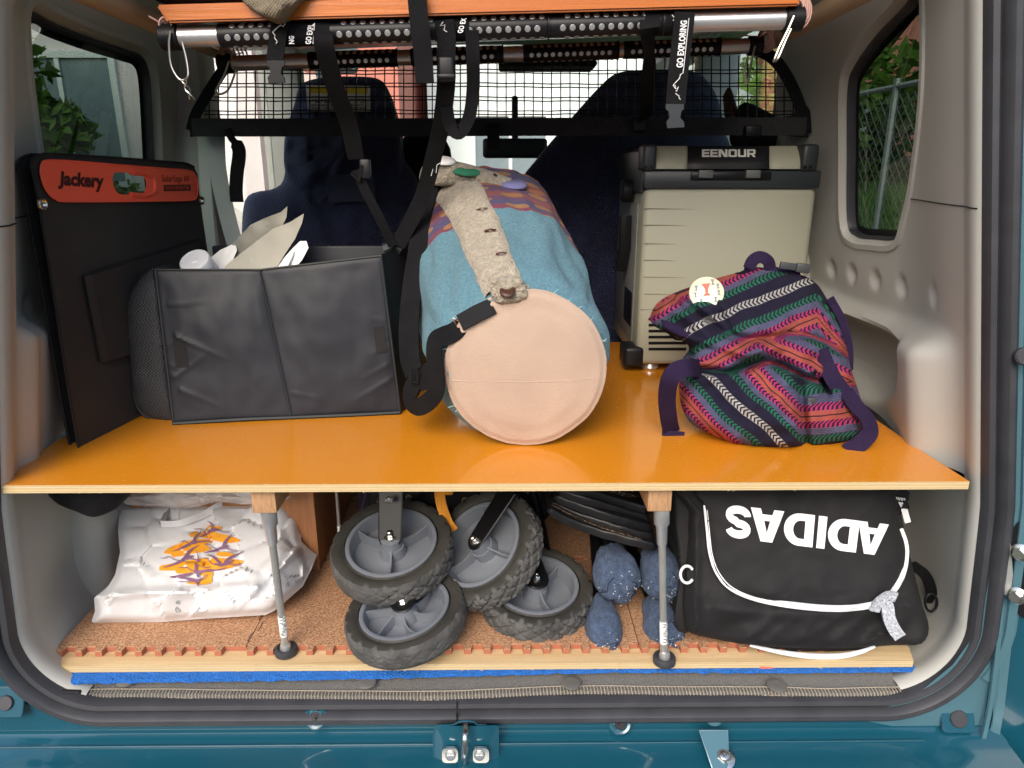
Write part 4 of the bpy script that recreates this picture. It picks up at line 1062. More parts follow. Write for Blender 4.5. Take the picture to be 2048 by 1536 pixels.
crane(4, [(760, 750), (830, 770), (900, 750), (990, 708)], [(880, 740), (930, 690), (1010, 650), (1118, 602)], [(830, 750), (770, 690), (720, 655), (645, 648)], [(780, 765), (720, 745), (690, 705), (660, 685), (600, 688)], [[(930, 748), (1010, 760), (1095, 745)], [(920, 760), (1010, 775), (1090, 770)]])
crane(5, [(520, 860), (545, 855), (580, 860), (610, 840)], [(540, 850), (545, 760), (570, 690), (548, 590)], [(560, 850), (700, 830), (800, 825), (925, 790)], [(530, 850), (470, 820), (430, 795), (400, 800), (325, 795)], [[(555, 770), (640, 800), (720, 790)]])
crane(6, [(500, 860), (440, 880), (360, 900), (235, 910)], [(560, 880), (570, 900), (575, 905), (560, 925)], [(550, 880), (580, 860), (600, 850), (610, 840)], [(500, 865), (490, 868), (480, 868), (470, 870), (460, 872)], [])
crane(7, [(430, 940), (500, 950), (560, 955), (610, 925)], [(540, 955), (560, 985), (565, 1000), (575, 1022)], [(530, 950), (470, 930), (400, 925), (320, 925)], [(500, 960), (450, 965), (400, 962), (360, 965), (320, 965)], [[(590, 940), (630, 910), (655, 880)], [(600, 945), (650, 925), (680, 878)]])
pt('bag_print', g_text('45', quadmap(bagfront(351, 1209, .0015), bagfront(360, 1209, .0015), bagfront(360, 1201, .0015), bagfront(351, 1201, .0015))), 'print_grey', carrier)
pt('bag_print', merge(g_tube([bagfront(356 + 5 * cos(a * pi / 8), 1219 + 5.5 * sin(a * pi / 8), .001) for a in range(13)], .0004, 4), g_tube([bagfront(a, b, .001) for a, b in ((352, 1219), (357, 1216), (356, 1220), (360, 1222))], .0004, 4)), 'print_grey', carrier)
parts = []
for (u, v) in ((574, 1158), (577, 1170), (586, 1152), (592, 1162), (600, 1150), (604, 1157)):
    for k in range(4):
        a, b = u + random.uniform(-4, 4), v + random.uniform(-4, 4); parts.append(g_tube([bagfront(a, b, .0015), bagfront(a + random.uniform(-4, 4), b + random.uniform(-4, 4), .0015)], .0004, 3))
pt('bag_lettering', merge(*parts), 'print_black', carrier)
pt('bag_handle', g_ribbon(crom([bagfront(338, 1010, .002), bagfront(331, 1030, .004), bagfront(324, 1047, .005)], 5), .011, .001), mat('grey_translucent_strap', (.38, .34, .34), .4), carrier)
pt('bag_handle', g_ribbon(crom([bagfront(322, 1048, .007), bagfront(355, 1047, .009), bagfront(385, 1038, .009), bagfront(410, 1028, .007), bagfront(436, 1012, .004), bagfront(462, 1006, .003)], 5), .012, .001), 'plasticbag', carrier)
# clear plastic over the top
fl = Puff([(235, 1008), (240, 985), (300, 978), (400, 972), (500, 972), (560, 985), (590, 1002), (500, 1010), (430, 1004), (380, 1016), (300, 1012), (260, 1010)], .20, .03, .01, 2, .02, 30)
tag(fl.mesh('clear_plastic_bag', 'film', None, 60, 8), 'clear crinkled plastic bag lying on top of the white carrier bag', 'plastic bag')
dk_ = Puff([(100, 975), (112, 1005), (150, 1022), (185, 1034), (215, 1026), (240, 1010), (246, 975)], .12, .03, .10, 2.4, .01, 14)
tag(dk_.mesh('dark_pouch', 'black_cloth', None, 50, 8), 'soft black pouch tucked under the shelf beside the white carrier bag', 'pouch')

# ---- folded wagon: black frame and four wheels
wag = thing('folding_wagon', 'folded black handcart with four big grey wheels stowed beneath the shelf', 'handcart', (PY(880, 1200, .2).x, .3, ZM))
ax0, ax1 = PY(720, 1000, .34).x, PY(1100, 1000, .34).x
pt('folded_body', g_box(ax0, ax1, .30, .60, ZM + .07, ZS - ts - .012, .02, 3), 'black_cloth', wag)
pt('frame_plate', g_box(PY(742, 990, .285).x, PY(842, 990, .285).x, .285, .297, PY(700, 1030, .285).z, PY(700, 985, .285).z, .003), 'black_gloss', wag)
pt('frame_plate', g_box(PY(955, 990, .285).x, PY(1085, 990, .285).x, .285, .297, PY(700, 1022, .285).z, PY(700, 968, .285).z, .003), 'black_gloss', wag)
pt('frame_tube', g_tube([PY(1062, 970, .26), PY(1085, 1060, .28), PY(1100, 1135, .3)], .008, 10), 'black_gloss', wag)
pt('frame_tube', g_tube([PY(1015, 960, .25), PY(1035, 985, .25), PY(1062, 1035, .25)], .006, 10), 'black_gloss', wag)
def rivet(u, v, y, par=wag): return pt('rivet', g_lathe([(.006, 0), (.006, .001), (.004, .003), (0, .0034)], 16, frame_m(PY(u, v, y), (1, 0, 0), (0, -1, .1))), 'chrome', par)
for u, v in ((818, 995), (760, 1002), (973, 970), (1056, 982), (930, 1000)): rivet(u, v, .284)
pt('tie_strap', g_ribbon(crom([PY(878, 966, .235), PY(880, 995, .22), PY(886, 1020, .21), PY(896, 1045, .205), PY(908, 1062, .20)], 6), .017, .002, widths=None), 'orange_web', wag)
bk_ = pt('strap_slider', g_box(PY(851, 0, .225).x, PY(880, 0, .225).x, .219, .228, PY(0, 992, .225).z, PY(0, 968, .225).z, .003), 'orange_web', wag)
pt('violet_tape', g_ribbon(crom([PY(738, 966, .27), PY(728, 1000, .265), PY(718, 1040, .26), PY(714, 1052, .26)], 5), .004, .001, side=[(0, 0, 1)] * 16), 'purple_thin', wag)
def wheel(c, nrm, R=.095, Wd=.040, seed=0, worn=0., spokes=3, forkpx=None, lab='wheel', spin=0., curved=False):
    Mx = frame_m(c, Matrix.Rotation(spin, 3, 'Z') @ Vector((1, 0, 0)), nrm)          # local z is outward axle, origin at visible rim face
    ro = R; rr = R * .74
    # rim with deep dish
    rim = pt('wheel', g_lathe([(rr + .001, -.003), (rr, .0005), (rr - .004, .0012), (rr - .0065, .0), (rr - .008, -.004), (rr - .010, -Wd * .62), (rr * .42, -Wd * .68), (rr * .30, -Wd * .6), (rr * .27, -Wd * .2), (.0, -Wd * .2)], 64, Mx, cap0=False), 'wheel_grey', wag)
    hub = pt('hub', g_lathe([(.019, -Wd * .62), (.0175, -Wd * .2), (.0165, -.001), (.0158, .002), (.0158, .006), (.0125, .007), (.0, .007)], 32, Mx), 'wheel_grey', rim)
    sp = []
    for k in range(spokes):
        a = 2 * pi * k / spokes + .4; 
        for w_ in ((0,) if not curved else (0,)):
            path = []
            for t in range(7):
                rad = lerp(.014, rr - .007, t / 6); aa = a + (.5 * t / 6 if curved else 0); path.append((rad * cos(aa), rad * sin(aa), t / 6))
            V, Fs = [], []
            for (x, y, t) in path:
                nx, ny = -y / hypot(x, y), x / hypot(x, y); th = .0016; h = lerp(-.004, -.011, sin(pi * t) if not curved else sin(pi * t) * .8)
                for sx2, z in ((-1, -Wd * .66), (-1, h), (1, h), (1, -Wd * .66)): V.append(Mx @ Vector((x + nx * th * sx2, y + ny * th * sx2, z)))
            for i in range(len(path) - 1):
                for q in range(3): Fs.append([i * 4 + q, i * 4 + q + 1, i * 4 + 5 + q, i * 4 + 4 + q])
            sp.append((V, Fs))
    for s_ in sp: pt('spoke', s_, 'wheel_grey', rim)
    # tyre with diamond tread
    prof = [(rr + .0015, .0003), (rr + .003, -.0025), (rr + .006, -.0010), (lerp(rr, ro, .55), .0018), (lerp(rr, ro, .85), .0005), (ro - .0012, -.0045), (ro, -.009)]
    prof += [(ro, lerp(-.009, -Wd + .009, k / 14)) for k in range(1, 15)] + [(ro - .0012, -Wd + .0045), (lerp(rr, ro, .8), -Wd), (lerp(rr, ro, .3), -Wd), (rr - .006, -Wd + .002)]
    N = 288; V = []; m = len(prof); rnd = random.Random(seed)
    for r, h in prof:
        for k in range(N):
            a = 2 * pi * k / N; dr = 0
            if r > ro - .004:
                u = a * 20 / (2 * pi); vv = (h + Wd / 2) / (Wd / 2) # -1..1
                p = abs(((u + vv * 1.0) % 1) - .5); q = abs(((u - vv * 1.0) % 1) - .5)
                gr = min(p, q); g1 = sstep(.17, .06, gr); wn = worn * sstep(-.35, .1, noise.noise(Vector((cos(a) * 1.2, sin(a) * 1.2, h * 14 + seed)))+ .25 * (1 - abs(vv)))
                dr = -.0050 * g1 * (1 - wn)
            dr += .0006 * noise.noise(Vector((cos(a) * 30, sin(a) * 30, h * 300)))
            V.append(Mx @ Vector(((r + dr) * cos(a), (r + dr) * sin(a), h)))
    Fs = []
    for i in range(m - 1):
        for k in range(N): Fs.append([i * N + k, i * N + (k + 1) % N, (i + 1) * N + (k + 1) % N, (i + 1) * N + k])
    ty = pt('tyre', (V, Fs), 'tyre', rim, mats=[M['tyre_side']], midx=[1 if i < 4 else 0 for i in range(m - 1) for k in range(N)])
    pt('axle_bolt', merge(g_prism([(.0065 * cos(k * pi / 3), .0065 * sin(k * pi / 3)) for k in range(6)], .0105, .016, Mx, .0008), g_lathe([(.0095, .0095), (.0095, .011), (.006, .0115), (.0042, .016), (.0042, .021), (.003, .022), (0, .022)], 20, Mx)), 'chrome', rim)
    return rim, Mx
def fork(Mx, direction, Lf, w0=.020, w1=.030, zlift=.0085):
    """flat stamped arm from the axle, in the plane of the wheel then rising"""
    c = Mx @ Vector((0, 0, zlift)); n = (Mx.to_3x3() @ Vector((0, 0, 1))).normalized(); d = Vector(direction); P = []; d = d.normalized()
    pts = [c - d * .0, c + d * Lf * .5, c + d * Lf]
    s = d.cross(n).normalized(); nn = s.cross(d).normalized()
    V, Fs = [], []
    out_ = [( w0 * .8 * sin(a), -w0 * .8 * cos(a)) for a in [(-pi / 2 + pi * k / 8) for k in range(9)]]
    poly = [(x, y) for x, y in out_] + [(w1 * .75, Lf * .7), (w1 * .8, Lf), (-w1 * .8, Lf), (-w1 * .75, Lf * .7)]
    A = Matrix((s, d, nn)).transposed().to_4x4(); A.translation = c
    Mo = [A @ Vector((x, y, 0)) for x, y in poly]
    body = g_prism(poly, 0, .0022, A, .0008); rimt = g_tube(Mo + [Mo[0]], .0016, 5)
    return merge(body, rimt)
w1_, m1 = wheel(PY(782, 1082, .158), (-.05, -.30, .95), .098, .043, 1, .9, 3, spin=.2)
pt('fork', fork(m1, (-.0, .38, .93), .085, .022, .024), 'black_gloss', w1_); rivet(778, 999, .155, w1_)
w2_, m2 = wheel(PY(957, 1086, .165), (-.50, -.44, .75), .100, .042, 2, .15, 3, spin=.9)
pt('fork', fork(m2, (.55, .35, .76), .095, .018, .022), 'black_gloss', w2_)
w3_, m3 = wheel(PY(808, 1213, .082), (-.14, -.12, .98), .093, .037, 3, .85, 6, spin=.1, curved=True)
pt('fork', fork(m3, (-.1, .9, .35), .05, .022, .022), 'black_gloss', w3_)
w4_, m4 = wheel(PY(1072, 1166, .150), (.03, -.16, .98), .093, .043, 4, .1, 3, spin=.5)
pt('fork', fork(m4, (-.25, .9, .35), .06, .024, .024), 'black_gloss', w4_)
pt('brake_tab', g_tube([PY(1036, 1262, .10), PY(1038, 1280, .085)], [.006, .002], 6), 'galv', w4_)
# ---- folded quilted ground sheet
qs = thing('folded_ground_sheet', 'thick black quilted ground sheet folded in layers above the blue socks', 'ground sheet', (PY(1200, 1060, .2).x, .2, .75))
def layer(k, L, R_, sag, y0, th, mt, nm):
    (u0, v0), (u1, v1) = L, R_
    def f(a, b):
        u = lerp(u0, u1, a); v = lerp(v0, v1, a) + sag * sin(pi * min(1, a * 1.05)) + 3.0 * noise.noise(Vector((a * 2.2, k * 5.1, 0))) + 1.2 * noise.noise(Vector((a * 9, k * 3.1, 4)))
        P = PY(u, v, y0 + .010 * sin(a * 5 + k) + .010 * (1 - sin(pi * a) ** .3))
        ang = b * 2 * pi; e = sstep(0, .04, a) * sstep(1, .96, a); hh = th * (.25 + .75 * e)
        wdep = .18
        if b < .5: # nose half circle
            aa = -pi / 2 + pi * (b / .5); return P + Vector((0, .004 - hh * .7 * max(0, cos(aa)) ** .35, hh * (1 if sin(aa) > 0 else -1) * abs(sin(aa)) ** .8))
        t = (b - .5) / .5; return P + Vector((0, .004 + wdep * (1 - abs(2 * t - 1)), hh * (1 - 2 * t)))
    return pt(nm, g_sheet(f, 60, 20), mt, qs)
for k in range(5):
    t = k / 4
    layer(k, (lerp(1094, 1120, t), lerp(1022, 972, t)), (lerp(1316, 1296, t), lerp(1098, 1022, t)), lerp(9, -2, t), .115 + .004 * (k % 2) + .018 * t, .0074, 'matblack' if k % 3 != 1 else 'matblack', 'fold')
for k in range(3): layer(20 + k, (1102 + 6 * k, 1012 - 14 * k), (1312 - 6 * k, 1090 - 24 * k), 8 - 3 * k, .112 + .012 * k, .0012, 'matfoil', 'foil_face')
layer(9, (1130, 964), (1290, 1004), -6, .16, .006, 'matfoil', 'foil_face')
layer(11, (1100, 968), (1104, 1010), 0, .16, .016, 'matfoil', 'foil_face')
# ---- folding chair whose feet wear socks
ch = thing('folding_chair', 'folded dark chair whose sock covered feet point out beneath the ground sheet', 'chair', (PY(1280, 1200, .3).x, .3, ZM))
feet = [((1236, 1152), 46, .10, (-.08, .95, .30), 'pale flecked blue sock on the chair foot under the ground sheet, beside the cart wheel', 1.0), ((1206, 1258), 38, .055, (.05, .95, .28), 'blue sock bundled on the lowest chair foot touching the plywood beside the wheel', .95),
        ((1326, 1152), 44, .095, (-.12, .95, .24), 'blue sock half behind the support rod with a white flecked toe by the black backpack', 1.), ((1328, 1252), 41, .06, (-.14, .95, .22), 'blue sock behind the lower end of the support rod with dark loops knitted in', .95)]
for k, ((u, v), r, y, d, lb, sq) in enumerate(feet):
    d = Vector(d).normalized(); c = PY(u, v, y + .035); dep = (c - CAM).dot(FW); R0 = r / FPX * dep
    pt('leg', g_tube([c + d * .03, c + d * .40], .011, 10), 'black_gloss', ch)
    s = thing('chair_sock', lb, 'sock', c, 'blue chair socks'); s_ = random.Random(k)
    prof = [(0, -.040), (.35, -.0385), (.68, -.033), (.92, -.020), (1.02, -.004), (1.0, .012), (.90, .026), (.80, .036), (.72, .044), (.60, .054), (.45, .060), (.30, .062)]
    Mx = frame_m(c, (1, 0, 0), d); V = []; n = 56; m = len(prof); PR = crom(prof, 4); m = len(PR)
    for (rr, h) in PR:
        for q in range(n):
            a = 2 * pi * q / n; x, y2 = cos(a), sin(a); lump = 1 + .17 * noise.noise(Vector((x * 1.4 + k * 3, y2 * 1.4, h * 18))) + .05 * noise.noise(Vector((x * 4 + k, y2 * 4, h * 60)))
            rib = .012 * sin(a * 28) * sstep(.03, .05, h)
            V.append(Mx @ Vector(((rr + rib * rr) * lump * R0 * x, (rr + rib * rr) * lump * R0 * y2 * (1.08 if k != 1 else 1.15), h * lump * .9)))
    Fs = []
    for i in range(m - 1):
        for q in range(n): Fs.append([i * n + q, i * n + (q + 1) % n, (i + 1) * n + (q + 1) % n, (i + 1) * n + q])
    body = pt('knit', (V, Fs), 'sock', s)
    parts = []
    def onk(a, rr, off=1.015):
        # point on the toe end
        best = None; h = -.04
        for i in range(len(PR) - 1):
            if PR[i][0] <= rr <= PR[i + 1][0]: t = (rr - PR[i][0]) / max(1e-6, PR[i + 1][0] - PR[i][0]); h = lerp(PR[i][1], PR[i + 1][1], t); break
        x, y2 = cos(a), sin(a); lump = 1 + .17 * noise.noise(Vector((x * 1.4 + k * 3, y2 * 1.4, h * 18))) + .05 * noise.noise(Vector((x * 4 + k, y2 * 4, h * 60)))
        return Mx @ Vector((rr * lump * R0 * x * off, rr * lump * R0 * y2 * 1.08 * off, h * lump * .9 - .0012))
    for q in range(5 if k != 1 else 3):
        a0 = s_.uniform(0, 6.28); r0 = s_.uniform(.3, .85); P_ = [onk(a0 + t * s_.uniform(.2, .45), min(.98, max(.1, r0 + s_.uniform(-.12, .12)))) for t in range(4)]
        parts.append(g_tube(crom(P_, 4), .0009, 4))
    pt('knit_marks', merge(*parts), 'sockdark', s)
    fz = []
    for q in range(26):
        a0 = s_.uniform(0, 6.28); p = onk(a0, s_.uniform(.1, .95)); e = p + Vector((s_.uniform(-.003, .003), -.001, s_.uniform(-.003, .003))); fz.append(g_tube([p, e], .0004, 3))
    kind(pt('lint', merge(*fz), 'white_print', s), 'stuff')
# ---- black backpack lying upside down
BPY = lambda u, v: .065 + .085 * (1290 - v) / 310
bpo = [(1364, 955), (1376, 1020), (1372, 1100), (1366, 1170), (1366, 1225), (1376, 1262), (1420, 1276), (1500, 1290), (1600, 1296), (1700, 1296), (1790, 1290), (1842, 1288), (1858, 1256), (1842, 1200), (1822, 1120), (1804, 1040), (1792, 985), (1786, 955)]
def bpfold(u, v):
    f = .010 * math.exp(-((v - (1196 + (u - 1600) ** 2 * -.00035 + 30)) / 16.) ** 2)
    f += .008 * math.exp(-((u - 1392) / 9.) ** 2) * (1 if v > 1040 else .5)
    if v > 1190: f += .010 * noise.noise(Vector((u * .018, v * .01, 4))) + .008 * (1 - abs(noise.noise(Vector((u * .012 + v * .012, v * .006, 9)))) * 3) * sstep(1190, 1260, v)
    return f
bp = thing('backpack', 'black sports backpack lying upside down with white zip and big white lettering', 'backpack', (PY(1600, 1290, .09).x, .15, ZM))
BP = Puff(bpo, BPY, .055, .16, 5, .006, 14, c=(1600, 1125), fold=bpfold)
bpm = BP.mesh('bag_body', 'bagblack', bp, 160, 40)
wing = Puff([(1350, 955), (1378, 975), (1392, 1020), (1392, 1100), (1390, 1200), (1380, 1262), (1352, 1262), (1345, 1225), (1358, 1160), (1356, 1100), (1348, 1040)], lambda u, v: BPY(u, v) + .0, .03, .12, 4, .004)
wing.mesh('side_panel', 'bagblack', bp, 80, 10)
# front pocket: raised shell above the zip
pko = [(1410, 968), (1406, 1010), (1412, 1060), (1418, 1110), (1430, 1148), (1460, 1180), (1520, 1200), (1600, 1210), (1680, 1214), (1745, 1206), (1780, 1188), (1806, 1150), (1816, 1110), (1812, 1070), (1800, 1035), (1790, 968)]
class Pk:
    def __init__(s): s.base = Puff(pko, 0, 0, 0, 5, c=(1600, 1095)); 
    def p(s, u, v, off=0.):
        q = min(1, s.base.s_of(u, v)); h = (1 - q ** 5) ** .4; return BP.front(u, v, .002 + .020 * h + .003 * noise.noise(Vector((u * .008, v * .01, 2))) * h + off)
PK = Pk()
V_, F_, na_, nr_ = [], [], 120, 20
for j in range(1, nr_ + 1):
    for i in range(na_):
        a = -pi + 2 * pi * i / na_; r = PK.base.rad(a) * (1 - (1 - j / nr_) ** 1.8); V_.append(PK.p(PK.base.c[0] + r * cos(a), PK.base.c[1] + r * sin(a)))
V_.append(PK.p(*PK.base.c))
for j in range(nr_ - 1):
    for i in range(na_): F_.append([j * na_ + i, j * na_ + (i + 1) % na_, (j + 1) * na_ + (i + 1) % na_, (j + 1) * na_ + i])
for i in range(na_): F_.append([len(V_) - 1, (i + 1) % na_, i])
pocket = pt('front_pocket', (V_, F_), 'bagblack', bp)
zp = crom([(1414, 1010), (1419, 1060), (1424, 1105), (1438, 1145), (1466, 1176), (1520, 1198), (1600, 1212), (1680, 1217), (1742, 1210), (1776, 1193), (1800, 1160), (1811, 1120), (1810, 1088), (1800, 1058)], 8)
zw = [lerp(.011, .0085, i / len(zp)) for i in range(len(zp))]
pt('zip', g_ribbon([BP.front(u, v, .010) for u, v in zp], .009, .002, widths=zw), 'zip', bp)
pt('zip_teeth', g_tube([BP.front(u, v, .0122) for u, v in zp], .0009, 5), 'white_print', bp)
zp2 = crom([(1500, 1291), (1560, 1304), (1620, 1312), (1680, 1312), (1720, 1304), (1750, 1293)], 8)
pt('zip', g_ribbon([PY(u, v, .032) for u, v in zp2], .007, .002, widths=[.003 + .006 * sin(pi * i / (len(zp2) - 1)) for i in range(len(zp2))]), 'zip', bp)
Puff([(1400, 1262), (1490, 1276), (1560, 1284), (1650, 1288), (1740, 1284), (1790, 1276), (1750, 1297), (1680, 1308), (1600, 1306), (1500, 1294)], .062, .016, .05, 2.5).mesh('lower_flap', 'bagblack', bp, 60, 8)
# lettering drawn as thick strokes (upside down on the bag)
TLq, BLq, TRq, BRq = (1451, 1008), (1451, 1074), (1778, 1049), (1768, 1112)
def lmap(x, y):      # reading direction turned by 180 degrees
    a, b = 1 - x, y
    u = lerp(lerp(TLq[0], TRq[0], a), lerp(BLq[0], BRq[0], a), b); v = lerp(lerp(TLq[1], TRq[1], a), lerp(BLq[1], BRq[1], a), b); return (u, v)
def arcp(cx, cy, rx, ry, a0, a1, n=14): return [(cx + rx * cos(radians(lerp(a0, a1, k / n))), cy + ry * sin(radians(lerp(a0, a1, k / n)))) for k in range(n + 1)]
Aout = [(0, 0), (.30, 0), (.35, .17), (.65, .17), (.70, 0), (1, 0), (.68, 1), (.32, 1)]; Ain = [(.41, .36), (.59, .36), (.50, .72)]
Dout = [(0, 0), (.48, 0)] + arcp(.48, .5, .52, .5, -90, 90)[1:-1] + [(.48, 1), (0, 1)]; Din = [(.30, .22), (.45, .22)] + arcp(.45, .5, .24, .28, -90, 90)[1:-1] + [(.45, .78), (.30, .78)]
def Sshape():
    c = arcp(.5, .72, .35, .17, 5, 270, 16) + arcp(.5, .30, .35, .18, 90, -185, 16)[1:]
    return limb(c, [.25] * len(c))
glyph = [('A', 0, .187), ('D', .178, .185 + .0), ('I', .376, .052), ('D', .452, .185), ('A', .64, .205), ('S', .842, .158)]
for ch_, x0, wd in glyph:
    if ch_ == 'A': lps = [Aout, Ain]
    elif ch_ == 'D': lps = [Dout, Din]
    elif ch_ == 'I': lps = [[(0, 0), (1, 0), (1, 1), (0, 1)]]
    else:
        s_ = Sshape(); ys = [p[1] for p in s_]; lo, hi = min(ys), max(ys); lps = [[(p[0] if True else 0, (p[1] - lo) / (hi - lo)) for p in s_]]; lps = [[((p[0] - .02) / .96, p[1]) for p in lps[0]]]
    px = [[lmap(x0 + wd * a, b) for a, b in lp] for lp in lps]
    pt('letter', g_decal(px, lambda a, b: PK.p(a, b, .0012), 5), 'white_print', pocket)
# buckle ring, tag, pull, strap end
rc = [(1374 + 13 * cos(radians(a)), 1149 + 17 * sin(radians(a))) for a in range(35, 326, 12)]
pt('loop_ring', g_tube([PY(u, v, .045) for u, v in rc], .0021, 8), 'white_print', bp)
pt('ring_tab', g_ribbon([PY(1374, 1149, .052), PY(1388, 1150, .05)], .018, .002), 'bagblack', bp)
tgp = [PY(1772, 986, .10), PY(1812, 992, .11), PY(1820, 1018, .105), PY(1790, 1016, .095)]
tg = pt('side_tag', (tgp, [[0, 1, 2, 3]]), 'black_cloth', bp, smooth=False)
def tgm(x, y): return Vector(tgp[0]).lerp(tgp[1], 1 - x).lerp(Vector(tgp[3]).lerp(tgp[2], 1 - x), y) + Vector((0, -.002, 0))
pt('tag_lettering', g_text('adidas', lambda x, y: tgm(.12 + .6 * x, .15 + .25 * y), .01), 'white_print', tg)
V_, F_ = [], []
for k in range(3): V_, F_ = merge((V_, F_), ([tgm(.35 + k * .09, .5), tgm(.42 + k * .09, .5), tgm(.42 + k * .09 , .62 + .12 * k), tgm(.35 + k * .09, .62 + .12 * k)], [[0, 1, 2, 3]]))
pt('tag_mark', (V_, F_), 'white_print', tg, smooth=False)
pt('care_label', (lambda q: (q, [[0, 1, 2, 3]]))([PY(1802, 1018, .108), PY(1814, 1015, .108), PY(1822, 1044, .10), PY(1810, 1047, .10)]), 'white', bp, smooth=False)
pl_ = crom([(1752, 1221), (1760, 1205), (1782, 1190), (1790, 1196), (1772, 1214), (1776, 1236), (1790, 1258), (1802, 1274)], 6)
pt('zip_pull', g_ribbon([PY(u, v, BP.front(1780, 1200).y - .014 - .00016 * (v - 1190)) for u, v in crom([(1766, 1196), (1774, 1212), (1778, 1236), (1788, 1258), (1800, 1274)], 6)], .017, .004), 'pull', bp); pt('zip_pull', g_ribbon([PY(u, v, BP.front(1780, 1200).y - .017) for u, v in crom([(1748, 1222), (1756, 1206), (1776, 1192), (1792, 1194)], 6)], .014, .004), 'pull', bp)
pt('side_strap', g_ribbon(crom([PY(1822, 1128, .10), PY(1850, 1150, .105), PY(1862, 1180, .11), PY(1864, 1206, .11)], 5), .016, .004, normal=(-.6, -.8, 0)), 'web', bp)
pt('side_buckle', g_box(PY(1850, 0, .10).x, PY(1876, 0, .10).x, .092, .108, PY(0, 1224, .10).z, PY(0, 1186, .10).z, .005, 3), 'black', bp)
pt('buckle_ring', g_tube([PY(1862 + 12 * cos(a * pi / 8), 1205 + 18 * sin(a * pi / 8), .09) for a in range(16)], .002, 6, True), 'black', bp)
pt('shoulder_pad', g_tube(crom([PY(1376, 955, .16), PY(1372, 1010, .15), PY(1372, 1060, .15)], 4), .02, 8), 'black_cloth', bp)
# ================================================================ UPPER DECK
def proj(p):
    d = Vector(p) - CAM; z = d.dot(FW); return 1024 + FPX * d.dot(RT) / z, 768 - FPX * d.dot(UP) / z
def extr(loops, fn, off, th, step=12):
    """solid plate from pixel loops (holes allowed), fn(u,v,off)"""
    v2, f2 = decal2d(loops, step); n = len(v2)
    V = [fn(a, b, off) for a, b in v2] + [fn(a, b, off - th) for a, b in v2]; Fs = [list(f) for f in f2] + [[i + n for i in f][::-1] for f in f2]
    cnt = {}
    for f in f2:
        for i in range(len(f)): a, b = f[i], f[(i + 1) % len(f)]; cnt[(a, b)] = 1
    for (a, b) in list(cnt):
        if (b, a) not in cnt: Fs.append([b, a, a + n, b + n])
    return V, Fs
# ---- solar panel folder
A = PZ(163, 892, ZS); B_ = PZ(275, 836, ZS); e1 = (B_ - A).normalized()
r1 = ray(52, 310); aa = (A - CAM).dot(e1) / r1.dot(e1); Cc = CAM + r1 * aa; e2 = (Cc - A).normalized(); nP = e1.cross(e2).normalized()
if nP.dot(CAM - A) < 0: nP = -nP
def onP(u, v, off=0.):
    d = ray(u, v); t = (A + nP * off - CAM).dot(nP) / d.dot(nP); return CAM + d * t
sp_ = thing('solar_panel', 'folded black solar panel case with red handle strip leaning on the boot wall', 'solar panel', A)
hole = crom([(226, 352), (232, 345), (262, 346), (285, 352), (292, 366), (288, 384), (275, 389), (240, 388), (230, 378), (226, 366)], 4, True)
def outl(g): 
    return [(157 + g * .2, 895), (140, 800), (118, 660), (96, 520), (76, 400), (66, 350), (62, 330), (66, 317), (82, 309), (110, 308), (240, 316), (340, 324), (372, 327), (388, 334), (395, 348), (400, 400), (412, 480), (424, 560), (434, 640), (446, 740), (420, 756), (300, 822), (168, 890)]
pt('front_cover', extr([outl(0), hole], onP, 0., .0055, 30), 'panel', sp_, smooth=False)
pt('middle_cover', extr([[(u - 3, v) for u, v in outl(0)], hole], lambda u, v, o: onP(u, v, o), -.010, .004, 30), 'panel', sp_, smooth=False)
pt('back_cover', extr([[(u - 26 + (v - 300) * .022 * .8, v + 2) for u, v in outl(0)], hole], lambda u, v, o: onP(u, v, o) , -.021, .005, 30), 'panel', sp_, smooth=False)
edge_ = [onP(u, v, .0002) for u, v in outl(0)[:14]]; pt('piping', g_tube(crom(edge_, 5), .0018, 6), 'bagblack', sp_)
edge_ = [onP(u - 26 + (v - 300) * .0176, v + 2, -.021) for u, v in outl(0)[:14]]; pt('piping', g_tube(crom(edge_, 5), .0022, 6), 'bagblack', sp_)
hnd = crom([(81, 345), (83, 328), (92, 321), (130, 321), (230, 329), (330, 337), (378, 341), (390, 350), (395, 368), (395, 388), (390, 398), (378, 401), (330, 402), (220, 403), (130, 403), (112, 399), (98, 388), (87, 370)], 4, True)
hd = pt('handle_strip', extr([hnd, hole], onP, .0045, .0045, 14), 'red', sp_)
pt('handle_rim', g_tube([onP(u, v, .0045) for u, v in hnd], .0012, 6, True), 'red', hd)
# sloping throat of the grip on the right of the hole
cup = crom([(262, 345), (284, 347), (304, 354), (309, 369), (305, 386), (286, 391), (262, 389)], 4)
pt('grip_throat', merge(g_tube([onP(u, v, .0035) for u, v in cup], .0042, 8), g_sheet(lambda a, b: onP(lerp(hole[int(a * (len(hole) - 1))][0], hole[int(a * (len(hole) - 1))][0], b), hole[int(a * (len(hole) - 1))][1], lerp(.004, -.024, b)), 40, 3)), 'red', hd)
def quadP(pts, off=.0052): P = [onP(u, v, off) for u, v in pts]; return quadmap(P[0], P[1], P[2], P[3])
pt('handle_lettering', g_text('Jackery', quadP([(116, 378), (207, 385), (208, 348), (118, 342)]), .045), mat('maroon_print', (.055, .008, .008), .5), hd)
pt('handle_lettering', g_text('SolarSaga 60', quadP([(324, 368), (378, 366), (378, 351), (323, 350)]), .0), 'red_dark', hd)
bd = pt('handle_badge', extr([[(327, 370), (381, 369), (382, 381), (328, 382)]], onP, .0056, .001, 30), 'red_dark', hd, smooth=False)
pt('badge_lettering', g_text('SOLAR GENERATOR', quadP([(331, 379), (378, 378), (378, 372), (331, 373)], .006), 0), 'red', bd)
